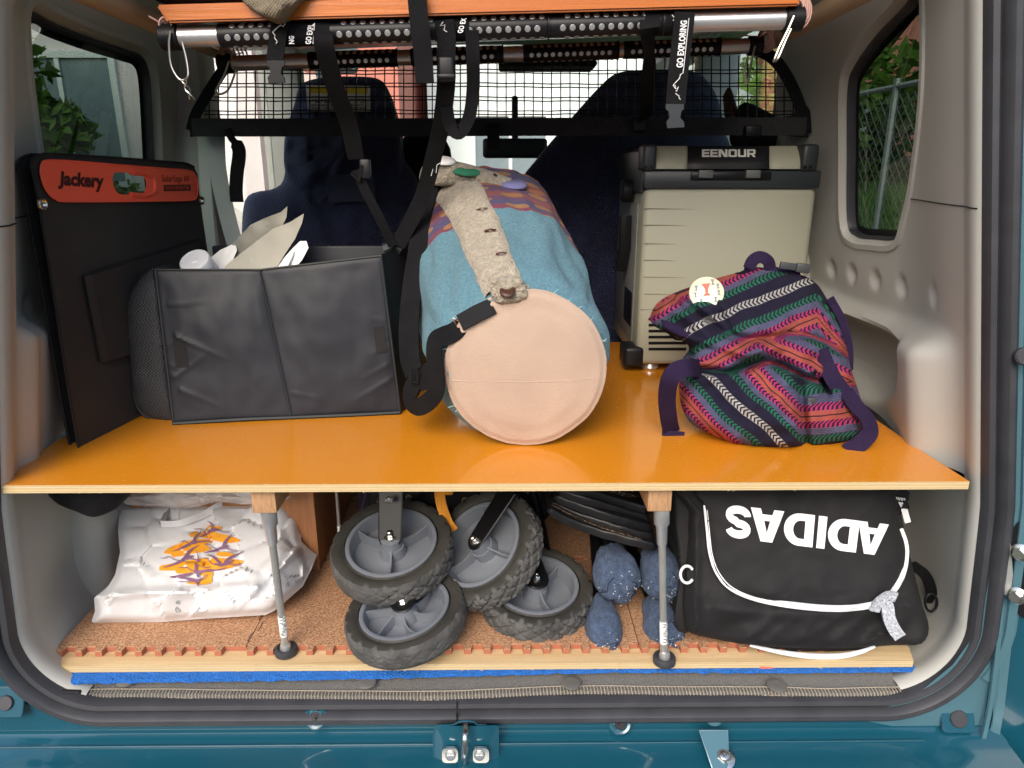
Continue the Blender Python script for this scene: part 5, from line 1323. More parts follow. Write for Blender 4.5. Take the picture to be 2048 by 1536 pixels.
for u, v in ((84, 408), (402, 401)):
    c = onP(u, v, .001); Mx = frame_m(c, e1, nP); pt('grommet', g_lathe([(.0045, -.001), (.0045, .0022), (.006, .003), (.0078, .0022), (.0082, 0)], 26, Mx), 'chrome', sp_)
pk = crom([(170, 556), (172, 552), (195, 545), (300, 512), (398, 478), (404, 484), (412, 560), (424, 640), (300, 700), (212, 726), (205, 722), (190, 650)], 2, True)
pkt = pt('kickstand_pocket', extr([[(168, 553), (300, 510), (400, 477), (424, 640), (300, 697), (203, 727)]], onP, .006, .006, 30), 'panel', sp_, smooth=False)
pt('pocket_piping', g_tube([onP(u, v, .0062) for u, v in ((203, 727), (168, 553), (400, 477))], .0016, 5), 'bagblack', pkt)
pt('pocket_gusset', extr([[(169, 553), (184, 549), (220, 720), (204, 726)]], onP, .0075, .002, 30), mat('grey_black_vinyl', (.03, .028, .027), .55), pkt, smooth=False)

# ---- charcoal storage bag
BL = PZ(347, 845, ZS + .003); BR = PZ(801, 824, ZS + .003); yl_, yr_ = BL.y, BR.y
TL = PY(311, 540, yl_ + .035); TM = PY(520, 540, (yl_ + yr_) / 2 + .035); TR = PY(762, 512, yr_ + .02); BM = BL.lerp(BR, .512)
sb = thing('storage_bag', 'charcoal nylon organiser bag with mesh end holding paper and a white bottle', 'bag', BL)
def face(BLc, BRc, TRc, TLc, seed, wr):
    def f(a, b):
        p = BLc.lerp(BRc, a).lerp(TLc.lerp(TRc, a), b); e = min(1, min(a, 1 - a, b, 1 - b) * 14)
        y = .004 * noise.noise(Vector((a * 2.2 + seed, b * 2.2, 1))) + .0012 * noise.noise(Vector((a * 8 + seed, b * 7, 1))) + wr(a, b)
        return p + Vector((0, -.007 * sin(pi * min(1, max(0, a))) ** .4 * sin(pi * b) ** .4 - y * e, 0))
    return g_sheet(f, 70, 60)
def wr1(a, b):
    q = 0
    for (x0, y0, sx2, sy2, w2, h2) in ((.08, .78, .45, .80, .010, .0016), (.12, .58, .55, .42, .012, .0028), (.05, .30, .38, .46, .012, .0022), (.10, .22, .42, .10, .014, .0022), (.02, .5, .2, .60, .01, .002), (.0, .40, .12, .36, .008, .0025), (.0, .33, .12, .30, .008, .0025)):
        P, A1, B1 = Vector((a, b)), Vector((x0, y0)), Vector((sx2, sy2)); t = max(0, min(1, (P - A1).dot(B1 - A1) / (B1 - A1).length_squared)); d = (P - A1 - (B1 - A1) * t).length
        q += h2 * math.exp(-(d / w2) ** 2) * (1 - t * .8)
    return q
def wr2(a, b):
    q = 0
    for (x0, y0, sx2, sy2, w2, h2) in ((1, .34, .70, .24, .012, .0022), (1, .44, .8, .40, .010, .0018), (1, .24, .6, .10, .014, .0025), (1., .6, .85, .62, .01, .0015), (0, .18, .3, .12, .012, .0018), (1, .5, .9, .5, .01, .002)):
        P, A1, B1 = Vector((a, b)), Vector((x0, y0)), Vector((sx2, sy2)); t = max(0, min(1, (P - A1).dot(B1 - A1) / (B1 - A1).length_squared)); d = (P - A1 - (B1 - A1) * t).length
        q += h2 * math.exp(-(d / w2) ** 2) * (1 - t * .8)
    return q
TMc = TM + Vector((0, 0, 0))
f1 = face(BL, BM, TMc, TL, 0, wr1); f2_ = face(BM, BR, TR, TMc, 4, wr2)
pt('front_panel', f1, 'nylon', sb); pt('front_panel', f2_, 'nylon', sb)
pt('centre_seam', g_tube([TMc + Vector((0, -.001, .001)), TMc.lerp(BM, .4) + Vector((0, -.0005, 0)), BM + Vector((0, -.001, 0))], .0016, 6), 'nylon_edge', sb)
DEP = Vector((.015, .185, 0))
TLb, TRb, BLb, BRb = TL + DEP + Vector((0, 0, .004)), TR + DEP + Vector((.02, 0, .012)), BL + DEP, BR + DEP
THK = .012
pt('back_panel', g_box(TLb.x, TRb.x, TLb.y, TLb.y + THK, ZS + .003, TRb.z - .012, .004), 'nylon', sb)
pt('right_panel', g_sheet(lambda a, b: BR.lerp(BRb, a).lerp(TR.lerp(TRb, a), b) + Vector((.010 * sin(pi * a), 0, 0)) , 10, 10), 'nylon_edge', sb)
pt('base', ([BL, BR, BRb, BLb], [[0, 1, 2, 3]]), 'nylon', sb, smooth=False)
V_, F_ = merge(([TL + Vector((.004, .003, -.002)), TMc + Vector((0, .003, -.002)), TMc + Vector((0, .012, -.004)), TL + Vector((.004, .012, -.004))], [[0, 1, 2, 3]]), ([TMc + Vector((0, .003, -.002)), TR + Vector((0, .003, -.002)), TR + Vector((0, .012, -.004)), TMc + Vector((0, .012, -.004))], [[0, 1, 2, 3]]),
               ([TL + Vector((.004, .012, -.004)), TMc + Vector((0, .012, -.004)), BM + Vector((0, .012, 0)), BL + Vector((0.004, .012, 0))], [[0, 1, 2, 3]]), ([TMc + Vector((0, .012, -.004)), TR + Vector((0, .012, -.004)), BR + Vector((0, .012, 0)), BM + Vector((0, .012, 0))], [[0, 1, 2, 3]]))
pt('inner_lining', (V_, F_), 'nylon_edge', sb, smooth=False)
pt('edge_piping', g_tube([TL, TMc, TR, TRb], .0022, 6), 'nylon_edge', sb)
pt('edge_piping', g_tube(crom([BL + Vector((0, -.003, -.001)), BL.lerp(BR, .3) + Vector((0, -.004, .001)), BM + Vector((0, -.003, .0)), BL.lerp(BR, .8) + Vector((0, -.004, 0)), BR + Vector((0, -.003, .0))], 6), .0032, 6), 'nylon_edge', sb)
pt('edge_piping', g_tube([TR, BR], .0022, 6), 'nylon_edge', sb); pt('edge_piping', g_tube([TL, BL], .0022, 6), 'nylon_edge', sb)
# mesh end pocket bulging to the left
mo = [(311, 540), (322, 620), (334, 720), (347, 845), (330, 843), (300, 836), (280, 822), (268, 790), (260, 720), (252, 650), (256, 605), (272, 572), (292, 548)]
def meshmat():
    m, p = newmat('air_mesh_cloth'); x, y, z = xyz(wpos()); s = 300.
    a = E.m('SINE', (x * .9 + y * .3) * 1250. + E.m('SINE', z * 800.) * .9); b = E.m('SINE', z * 1250.); hgt = (a * b + 1.) * .5
    setp(p, color=mixc(hgt.gt(.55), (.014, .016, .018), (.05, .055, .062)), rough=.7); bump(p, hgt, .6, .001); return m
M['airmesh'] = meshmat()
ms = Puff(mo, lambda u, v: yl_ + .03 - .0 + .02 * (845 - v) / 300, .022, .15, 3, .003, 12, c=(300, 700))
ms.mesh('mesh_end', 'airmesh', sb, 90, 14)
pt('mesh_piping', g_tube([PY(u, v, yl_ + .028 + .02 * (845 - v) / 300) for u, v in crom(mo[3:] + mo[:1], 4)], .0024, 6), 'nylon_edge', sb)
def velcro(cs, nm): P = [PY(u, v, min(yl_, yr_) - .012 + o) for (u, v, o) in cs]; pt(nm, (P, [[0, 1, 2, 3]]), 'bagblack', sb, smooth=False)
def fpt(a, b, left, off=.0012):
    F1 = (BL, BM, TMc, TL) if left else (BM, BR, TR, TMc); p = F1[0].lerp(F1[1], a).lerp(F1[3].lerp(F1[2], a), b)
    y = .004 * noise.noise(Vector((a * 2.2 + (0 if left else 4), b * 2.2, 1))) + .0012 * noise.noise(Vector((a * 8 + (0 if left else 4), b * 7, 1))) + (wr1 if left else wr2)(a, b); e = min(1, min(a, 1 - a, b, 1 - b) * 14)
    return p + Vector((0, -.007 * sin(pi * a) ** .4 * sin(pi * b) ** .4 - y * e - off, 0))
pt('hook_patch', g_sheet(lambda a, b: fpt(lerp(.09, .20, a), lerp(.37, .55, b), True), 6, 8), 'bagblack', sb)
pt('hook_patch', g_sheet(lambda a, b: fpt(lerp(.86, .955, a), lerp(.40, .57, b), False), 6, 8), 'bagblack', sb)
# webbing tab at the bag's back corner
pt('handle_tab', g_tube([PY(770, 500, .36), PY(790, 492, .36), PY(804, 500, .36)], .012, 8), 'nylon_edge', sb)
# things standing in it
yb = yl_ + .09
bt = thing('bottle', 'white plastic bottle with flat cap poking out of the charcoal bag', 'bottle', PY(392, 560, yb))
c = PY(388, 520, yb); Mx = frame_m(c, (1, 0, 0), Vector((-.12, -.62, .78)))
pt('cap', g_lathe([(.0245, -.02), (.0250, -.002), (.0238, .0), (.0215, .0004), (.0205, -.0008), (.006, -.0008), (.0045, .0006), (0, .0006)], 40, Mx), 'white', bt)
pt('body', g_lathe([(.0235, -.19), (.0265, -.17), (.0265, -.03), (.0240, -.021), (.0240, -.0202)], 36, Mx), 'white', bt)
def sheetbag(px, y, y2, m, nm, lbl, cat, grp=None, amp=.006):
    v2, f2 = decal2d([px], 6); lo = min(p[1] for p in px); hi = max(p[1] for p in px)
    def q(u, v, s): t = (v - lo) / (hi - lo); return PY(u, v, lerp(y2, y, t) + amp * noise.noise(Vector((u * .03, v * .03, s))) + s * .004)
    n = len(v2); V = [q(a, b, 0) for a, b in v2] + [q(a, b, 1) for a, b in v2]; Fs = [list(f) for f in f2] + [[i + n for i in f][::-1] for f in f2]
    return tag(ob(nm, V, Fs, M[m], None), lbl, cat, grp)
sheetbag([(428, 548), (448, 512), (470, 482), (500, 450), (530, 436), (562, 424), (575, 412), (573, 434), (560, 462), (530, 476), (495, 505), (470, 548)], yb + .085, yb + .045, 'paper', 'paper_bag', 'greige paper bag corner sticking up nearest the white bottle', 'paper bag')
sheetbag([(440, 548), (455, 528), (480, 508), (508, 486), (545, 458), (580, 444), (608, 427), (604, 446), (590, 478), (570, 508), (545, 548)], yb - .02, yb + .075, 'paper', 'paper_bag', 'second greige paper bag leaning in front with its sharp corner up', 'paper bag')
sheetbag([(540, 548), (560, 525), (582, 500), (600, 482), (613, 482), (617, 496), (604, 520), (580, 548)], yb - .01, yb + .03, 'labelwhite', 'plastic_sleeve', 'folded grey plastic sleeve with rounded end behind the charcoal bag rim', 'sleeve')
sheetbag([(546, 545), (560, 528), (578, 506), (588, 500), (586, 510), (570, 545)], yb - .02, yb + .015, 'white', 'paper_fold', 'small white folded paper strip between paper bag and grey sleeve', 'paper')
sheetbag([(420, 548), (416, 520), (440, 500), (470, 486), (474, 500), (455, 548)], yb + .045, yb + .07, 'labelwhite', 'paper_wrap', 'pale crumpled wrapper right behind the white bottle', 'wrapper')

# ---- woollen duffel bag
c0 = PY(1051, 737, .135); dfd = thing('duffel_bag', 'blue wool roll bag with round peach suede end and cream fleece strap', 'duffel bag', c0)
R0 = .112; C1 = PY(966, 446, .50)
def dcen(t): 
    b = Vector((c0.x, c0.y + .05, c0.z + .004)); p = c0.lerp(b, 1) ; q = C1
    k = (1 - t); return c0 * (k * k) + (Vector((lerp(c0.x, C1.x, .42), .34, c0.z + .035)) * 2 * t * k) + C1 * t * t
def dnorm(t): 
    d = (dcen(min(1, t + .02)) - dcen(max(0, t - .02))).normalized(); return Vector((-.02, 1, -.0)).lerp(d, sstep(0, .35, t)).normalized()
def drad(t): return R0 * (1.0 + .13 * sstep(0, .10, t) + .17 * sin(pi * min(1, t * .92)) - .02 * sstep(.6, 1, t)) 
def dpt(t, th, off=0.):
    c = dcen(t); n = dnorm(t); x = Vector((1, 0, 0)); x = (x - n * x.dot(n)).normalized(); z = x.cross(n); 
    r = drad(t) + off
    r += R0 * (.020 * sin(th * 7 + 3 * t + 2 * noise.noise(Vector((th, t * 3, 0)))) + .016 * sin(th * 17 + 5 * noise.noise(Vector((th * 2, t * 4, 3))))) * sstep(.0, .1, t)
    r += R0 * .028 * (1 - 3 * abs(noise.noise(Vector((th * 2.2 + t * 1.5, t * 1.6, 6))))) * sstep(.02, .2, t)
    r += R0 * .06 * noise.noise(Vector((cos(th) * 1.4, sin(th) * 1.4, t * 3 + 2)))
    r += .004 * sstep(.06, .0, t) * noise.noise(Vector((cos(th) * 9, sin(th) * 9, 1)))
    p = c + (x * cos(th) + z * sin(th)) * r
    if p.z < ZS + .001: p.z = ZS + .001 + .0
    return p
def woolmat():
    m, p = newmat('blue_wool_blanket'); uv = coord('UV'); th, t, _ = xyz(uv); w = wpos()
    n = ntex(w, 260, 3); n2 = ntex(w, 14, 3); fine = ntex(coord('UV', (60, 700, 1)), 3, 3)
    base = mixc(((n - .35) * 1.8).clamp(), (.06, .18, .25), (.19, .37, .44)); base = mixc((n2 * .4).clamp(), base, (.11, .25, .33)); base = mixc(((fine - .45) * 1.2).clamp(), base, (.27, .45, .50))
    zz = E.m('PINGPONG', th * 22. + n * .3, .5) * .022
    k = t + zz + ntex(w, 60, 2) * .03 - .016 + E.m('SINE', th * 3.2 - 1.2) * -.015
    k2 = (k - .64) / .5
    band = ramp(k2, [(0, (.26, .03, .06)), (.06, (.05, .07, .20)), (.16, (.12, .05, .16)), (.22, (.34, .075, .05)), (.32, (.10, .045, .14)), (.42, (.48, .16, .02)), (.50, (.30, .05, .06)), (.60, (.04, .08, .20)), (.72, (.36, .10, .05)), (.85, (.06, .05, .16)), (1, (.3, .06, .05))], 'CONSTANT')
    spots = (E.m('SINE', th * 52.) * E.m('SINE', t * 64.)).gt(.45); band = mixc(spots * .85, band, (.55, .27, .015)); band = mixc(((n - .4) * 1.2).clamp(), band, (.22, .10, .16))
    setp(p, color=mixc(k.gt(.64), base, mixc(.35, band, (.06, .03, .07))), rough=.95, sheen=.08); bump(p, n + fine * .5, 1., .0022); return m
M['wool'] = woolmat()
NT, NTH = 70, 144; V_, F_, uv_ = [], [], []
for j in range(NT + 1):
    t = j / NT
    for i in range(NTH): th = 2 * pi * i / NTH; V_.append(dpt(t, th)); uv_.append((th / (2 * pi), t))
for j in range(NT):
    for i in range(NTH): F_.append([j * NTH + i, j * NTH + (i + 1) % NTH, (j + 1) * NTH + (i + 1) % NTH, (j + 1) * NTH + i])
# close the far end with shrinking rings, near end turns in to the cap
last = NT * NTH
for s_ in (.8, .5, .2):
    b = len(V_)
    for i in range(NTH): th = 2 * pi * i / NTH; V_.append(dcen(1) + (dpt(1, th) - dcen(1)) * s_ + dnorm(1) * .03 * (1 - s_)); uv_.append((th / (2 * pi), 1))
    for i in range(NTH): F_.append([last + i, last + (i + 1) % NTH, b + (i + 1) % NTH, b + i])
    last = b
F_.append([last + i for i in range(NTH)])
b = len(V_)
for i in range(NTH): th = 2 * pi * i / NTH; V_.append(dcen(0) + (dpt(0, th) - dcen(0)) * .97 + Vector((0, -.006, 0))); uv_.append((th / (2 * pi), 0))
for i in range(NTH): F_.append([i, b + i, b + (i + 1) % NTH, (i + 1) % NTH])
F_.append([b + i for i in range(NTH)][::-1])
pt('wool_body', (V_, F_), 'wool', dfd, uv=uv_)
# search grid so that details can be set on the surface
GRID = []
for a in range(81):
    for b in range(120):
        t, th = a / 80, pi * (-.25 + 1.5 * b / 119); p = dpt(t, th); GRID.append((*proj(p), t, th))
def ond(u, v, off=0.):
    g = sorted(GRID, key=lambda q: (q[0] - u) ** 2 + (q[1] - v) ** 2)[:4]
    wt = [1 / (.5 + (q[0] - u) ** 2 + (q[1] - v) ** 2) for q in g]; s = sum(wt); t = sum(q[2] * a for q, a in zip(g, wt)) / s; th = sum(q[3] * a for q, a in zip(g, wt)) / s
    return dpt(t, th, off), t, th
# suede disc
def cap(a, r, off=0.):
    th = a; rr = R0 * r * (1 + .010 * noise.noise(Vector((cos(th) * 3, sin(th) * 3, 5))) + .006 * noise.noise(Vector((cos(th) * 12, sin(th) * 12, 5))) * (r > .9))
    y = -.011 - .007 * (1 - r * r) - .0014 * sstep(.84, .70, r) + .004 * sstep(.95, 1.0, r) - .003 * noise.noise(Vector((cos(th) * r * 2, sin(th) * r * 2, 7)))
    return c0 + Vector((rr * cos(th), y - off, rr * sin(th) - (0 if rr * sin(th) > -.98 * R0 else 0)))
V_, F_ = g_sheet(lambda a, b: cap(a * 2 * pi, .0001 + b * 1.02), 160, 40, True); pt('round_end', (V_, F_), 'endcap', dfd)
def capx(x, z, off): r = hypot(x, z) / R0; return cap(atan2(z, x), r, off)
pt('end_seam', g_tube([capx(R0 * lerp(-.985, .97, i / 40), R0 * (-.14 + .03 * i / 40 + .008 * sin(i * .2)), -.0004) for i in range(41)], .0011, 5), 'endcap', dfd)
pt('end_piping', g_tube([cap(i / 90 * 2 * pi, 1.02, -.002) for i in range(90)], .0022, 6, True), 'endcap', dfd)
parts = []
for i in range(12):
    th = random.choice((random.uniform(.1, 1.35), random.uniform(2.1, 4.0))); p = cap(th, 1.03, -.004); q = p + Vector((cos(th), -.2, sin(th))) * random.uniform(.002, .008) + Vector((random.uniform(-.005, .005), 0, random.uniform(-.003, .006))); parts.append(g_tube([p, p.lerp(q, .5) + Vector((.001, 0, .001)), q], .0005, 3))
kind(pt('thread_fringe', merge(*parts), mat('aqua_thread', (.35, .6, .62), .9), dfd), 'stuff')
# fleece strap
cl = crom([(900, 368), (918, 385), (945, 432), (970, 490), (990, 540), (1008, 580), (1020, 610)], 7)
wd_ = [lerp(46, 40, i / (len(cl) - 1)) for i in range(len(cl))]
V_, F_ = [], []; nn = 12; rows = []
for i, (u, v) in enumerate(cl):
    tx, ty = (cl[min(i + 1, len(cl) - 1)][0] - cl[max(i - 1, 0)][0]), (cl[min(i + 1, len(cl) - 1)][1] - cl[max(i - 1, 0)][1]); L = hypot(tx, ty); nx, ny = -ty / L, tx / L
    for k in range(nn + 1):
        s_ = 1 - 2 * k / nn; e = 1 - abs(s_) ** 6
        a, b = u + nx * s_ * wd_[i] * -1 * (1 + .04 * noise.noise(Vector((i * .6, s_ * 2, 0)))), v + ny * s_ * wd_[i] * -1
        V_.append(ond(a, b, .002 + .006 * e + .0015 * noise.noise(Vector((i * .5, k * .7, 2))))[0])
for i in range(len(cl) - 1):
    for k in range(nn): F_.append([i * (nn + 1) + k, i * (nn + 1) + k + 1, (i + 1) * (nn + 1) + k + 1, (i + 1) * (nn + 1) + k])
pt('fleece_strap', (V_, F_), 'fleece', dfd)
for k, (u, v, a, b) in enumerate(((966, 428, 10, 2.4), (982, 472, 11, 3.4), (1004, 520, 11, 3.2))):
    pp = [ond(u + a * cos(q * pi / 8), v + b * sin(q * pi / 8) + (a * cos(q * pi / 8)) * -.1, .0095)[0] for q in range(16)]; cc = ond(u, v, .0125)[0]; pt('toggle', (pp + [cc], [[q, (q + 1) % 16, 16] for q in range(16)]), 'toggle', dfd)
fe_ = Puff([(980, 566), (1000, 556), (1040, 556), (1052, 575), (1056, 596), (1040, 603), (1012, 609), (990, 606), (982, 590)], .128, .012, .03, 3, .006, 60); fe_.mesh('fleece_end', 'fleece', dfd, 60, 8)
pt('toggle', g_lathe([(.011, 0), (.0108, .002), (.008, .0042), (.003, .0034), (0, .0034)], 28, frame_m(PY(1015, 583, .1145), (1, 0, -.05), (0, -.62, .78))), 'toggle', dfd)
fl_ = Puff([(838, 356), (848, 328), (874, 316), (910, 322), (950, 332), (1000, 348), (1040, 364), (1064, 386), (1064, 404), (1034, 406), (990, 394), (940, 382), (890, 374), (850, 372)], .42, .05, .10, 3.2, .008, 40)
fl_.mesh('fleece_collar', 'fleece', dfd, 110, 12)
for (u, v, rr, ry, m) in ((888, 324, .020, .4, 'wall_white'), (934, 343, .027, .4, mat('green_badge', (.04, .22, .13), .2, coat=.6)), (984, 356, .010, .5, 'chrome'), (1026, 370, .024, .4, mat('lilac_badge', (.20, .20, .40), .2, coat=.6))):
    Mx = frame_m(PY(u, v, .385), (1, 0, -.1), Vector((.08, -.24, .96))); pt('badge', g_lathe([(rr * .8, -.001), (rr, .0), (rr, .0025), (rr * .9, .005), (rr * .5, .0075), (0, .0075)], 36, Mx), m, dfd)
# leather tab, ring and wide shoulder strap
pt('leather_tab', g_ribbon([PY(986, 612, .126), PY(955, 626, .120), PY(920, 646, .122)], .024, .003, normal=(0, -.85, .5)), 'leather', dfd)
pt('ring', g_tube([PY(u, v, .130) for u, v in ((905, 636), (916, 640), (930, 658), (936, 664), (926, 664), (912, 648), (905, 636))], .0014, 6), 'chrome', dfd)
pt('shoulder_strap', g_ribbon(crom([PY(924, 650, .130), PY(908, 664, .125), PY(888, 672, .125), PY(872, 682, .128), PY(868, 706, .125), PY(873, 748, .122), PY(872, 782, .122), PY(856, 804, .132), PY(836, 814, .15), PY(822, 806, .17), PY(822, 780, .175), PY(840, 745, .18)], 6), .027, .0026, normal=(-.55, -.85, .0)), 'web', dfd)
pt('shoulder_strap', g_ribbon(crom([PY(862, 360, .40), PY(846, 420, .37), PY(836, 500, .32), PY(824, 580, .28), PY(818, 650, .24), PY(820, 715, .21), PY(828, 745, .19)], 6), .034, .0028, normal=(-.25, -.95, .0)), 'web', dfd)
pt('slider', g_tube([PY(u, v, .165) for u, v in ((822, 738), (834, 742), (836, 766), (822, 764))], .0022, 6, True), 'leather', dfd)
pt('strap_end', g_ribbon(crom([PY(845, 735, .17), PY(858, 745, .165), PY(852, 765, .165), PY(838, 772, .17)], 5), .018, .002, normal=(-.2, -1, 0)), 'web', dfd)

# ---- khaki compressor cooler
YF_ = .522
def F(u, v, off=0.): return PY(u, v, YF_ - off)
fr_ = thing('cooler', 'khaki compressor fridge box with charcoal lid standing behind the striped rucksack', 'cooler', (F(1440, 745).x, .68, ZS))
x0, x1 = F(1284, 740).x - .002, F(1636, 377).x; x0 = .262; zt = F(1400, 377).z; yb_ = .83
pt('body', g_box(x0, x1, YF_, yb_, ZS + .014, zt, .012, 3), 'fridge', fr_)
for i, (v, L) in enumerate(((417, 120), (450, 100), (487, 75), (520, 75), (554, 100), (588, 80))):
    a, b = F(1290, v, .0005), F(1290 + L, v + 2, .0002)
    pt('groove', g_tube([F(1288, v, .0002), F(1296, v, .0008), F(1290 + L * .5, v + .6, .0004), b - Vector((0, -.0008, 0))], [.0008, .0011, .0007, .0002], 6), mat('khaki_shadow_line', (.20, .19, .14), .6) if i == 0 else bpy.data.materials['khaki_shadow_line'], fr_)
def slabF(u0, v0, u1, v1, o0, o1, m, nm, bev=.002, par=None):
    a = F(u0, v0); b = F(u1, v1); return pt(nm, g_box(min(a.x, b.x), max(a.x, b.x), YF_ - o1, YF_ - o0, min(a.z, b.z), max(a.z, b.z), bev), m, par or fr_)
pt('seam_line', g_tube([F(1281, 619, .0003), F(1620, 619, .0003)], .0008, 5), bpy.data.materials['khaki_shadow_line'], fr_)
for i, v in enumerate((638, 650, 662, 674, 686, 698)): slabF(1297, v - 2.6, 1372, v + 2.4, -.002, .0012, 'black_gloss', 'vent_slot', 0)
band = pt('rim_band', g_box(x0 - .003, x1 + .003, YF_ - .003, yb_ + .003, zt - .0005, F(1400, 341).z, .005, 2), 'fridge_dark', fr_)
zl0, zl1 = F(1400, 341).z, F(1400, 290, 0).z + .003
lid = pt('lid', g_box(x0 + .004, x1 - .004, YF_ + .034, yb_ - .002, zl0 - .002, zl1 - .004, .012, 3), 'fridge_dark', fr_)
# sloped front of the lid: two khaki panels and a black centre
def lidf(u0, u1, m, nm, o=.0):
    def f(a, b):
        u = lerp(u0, u1, a); v = lerp(338, 292, b); y = YF_ - .002 + .030 * b * b - o; p = PY(u, v, y); return p + Vector((0, .006 * (abs(2 * a - 1) ** 8), 0))
    s1 = g_sheet(f, 20, 8)
    def f2(a, b): p = f(a, 1); q = Vector((p.x, .80, p.z + .002)); return p.lerp(q, b)
    s2 = g_sheet(f2, 20, 4); return pt(nm, merge(s1, s2), m, lid)
lidf(1308, 1377, 'fridge', 'lid_panel'); lidf(1377, 1541, 'black', 'lid_centre', .004); lidf(1541, 1608, 'fridge', 'lid_panel')
for u0, u1 in ((1286, 1311), (1604, 1632)):
    a = F(u0, 300); b = F(u1, 343); pt('corner_cap', g_box(a.x, b.x, YF_ - .008, YF_ + .05, b.z, F(0, 290).z + .002, .007, 3), 'fridge_dark', fr_)
    for du in (6, 17): pt('screw', g_lathe([(.0035, 0), (.003, .0012), (0, .0012)], 12, frame_m(F(u0 + du, 334, .0085), (1, 0, 0), (0, -1, 0))), 'black_gloss', fr_)
hr = slabF(1381, 343, 1541, 361, .0, .006, 'black_gloss', 'latch_recess', .003)
for u0 in (1395, 1489): slabF(u0, 340, u0 + 27, 356, .004, .013, mat('grey_latch', (.09, .095, .095), .5) if u0 == 1395 else bpy.data.materials['grey_latch'], 'latch', .0015)
# brand lettering in squared strokes
def bar(x0_, y0_, x1_, y1_): return [(x0_, y0_), (x1_, y0_), (x1_, y1_), (x0_, y1_)]
t_ = .26
GL = {'E': [[(0, 0), (1, 0), (1, t_ * .85), (.3, t_ * .85), (.3, .39), (.95, .39), (.95, .61), (.3, .61), (.3, 1 - t_ * .85), (1, 1 - t_ * .85), (1, 1), (0, 1)]],
      'N': [[(0, 0), (.27, 0), (.27, .60), (.62, .0), (1, 0), (1, 1), (.73, 1), (.73, .40), (.38, 1), (0, 1)]],
      'O': [[(.12, 0), (.88, 0), (1, .14), (1, .86), (.88, 1), (.12, 1), (0, .86), (0, .14)], [(.28, .22), (.72, .22), (.72, .78), (.28, .78)]],
      'U': [[(0, 1), (0, .14), (.12, 0), (.88, 0), (1, .14), (1, 1), (.73, 1), (.73, .22), (.27, .22), (.27, 1)]],
      'R': [[(0, 0), (.27, 0), (.27, .30), (.52, .30), (.72, 0), (1, 0), (.82, .32), (1, .44), (1, .88), (.88, 1), (0, 1)], [(.27, .52), (.73, .52), (.73, .78), (.27, .78)]]}
wds = {'E': 14.2, 'N': 17, 'O': 16.5, 'U': 16, 'R': 16}; tot = sum(wds[c] for c in 'EENOUR') + 5 * 1.6; k_ = 107 / tot; ux = 1404.
for c_ in 'EENOUR':
    w_ = wds[c_] * k_
    def fm(a, b): 
        u, v = a, b; tt = (338 - v) / 46; return PY(u, v, YF_ - .002 + .030 * tt * tt - .0055)
    pt('letter', g_decal([[(ux + w_ * a, lerp(314, 298.5, b)) for a, b in lp] for lp in GL[c_]], fm, 4), 'letter_grey', lid)
    ux += w_ + 1.6 * k_
# left side: sloping dark shoulder, grey panel, control window, handle
pt('side_shoulder', g_box(x0 - .006, x0 + .004, YF_ + .02, yb_ - .02, zt - .01, zl1 - .012, .004), 'fridge_dark', fr_)
pt('side_panel', g_box(x0 - .003, x0 - .0002, YF_ + .05, yb_ - .03, ZS + .05, zt - .03, .001), mat('grey_side_panel', (.17, .18, .17), .5), fr_)
pt('control_window', g_box(x0 - .0045, x0 - .0031, YF_ + .06, YF_ + .15, ZS + .08, ZS + .15, .0005), 'black_gloss', fr_)
pt('carry_handle', merge(g_lathe([(.0, -.008), (.021, -.008), (.023, -.004), (.023, .010), (.019, .014), (0, .014)], 24, frame_m((x0 - .014, YF_ + .11, PX(1236, 378, x0 - .014).z), (0, 1, 0), (-1, 0, 0))), g_tube([(x0 - .016, YF_ + .11, 1.20), (x0 - .017, YF_ + .10, 1.14), (x0 - .018, YF_ + .13, 1.09)], .012, 8)), 'black', fr_)
pt('corner_foot', g_box(F(1256, 700).x - .008, F(1289, 700).x - .001, YF_ - .005, YF_ + .06, F(0, 748).z * 0 + ZS + .0105, F(1280, 694).z, .008, 3), 'black', fr_)
for yy in (YF_ + .03, yb_ - .04):
    for xx in (x0 + .035, x1 - .04): pt('foot', g_lathe([(0, 0), (.016, 0), (.018, .003), (.015, .014), (0, .014)], 24, Matrix.Translation((xx, yy, ZS + .0005))), 'alu', fr_)

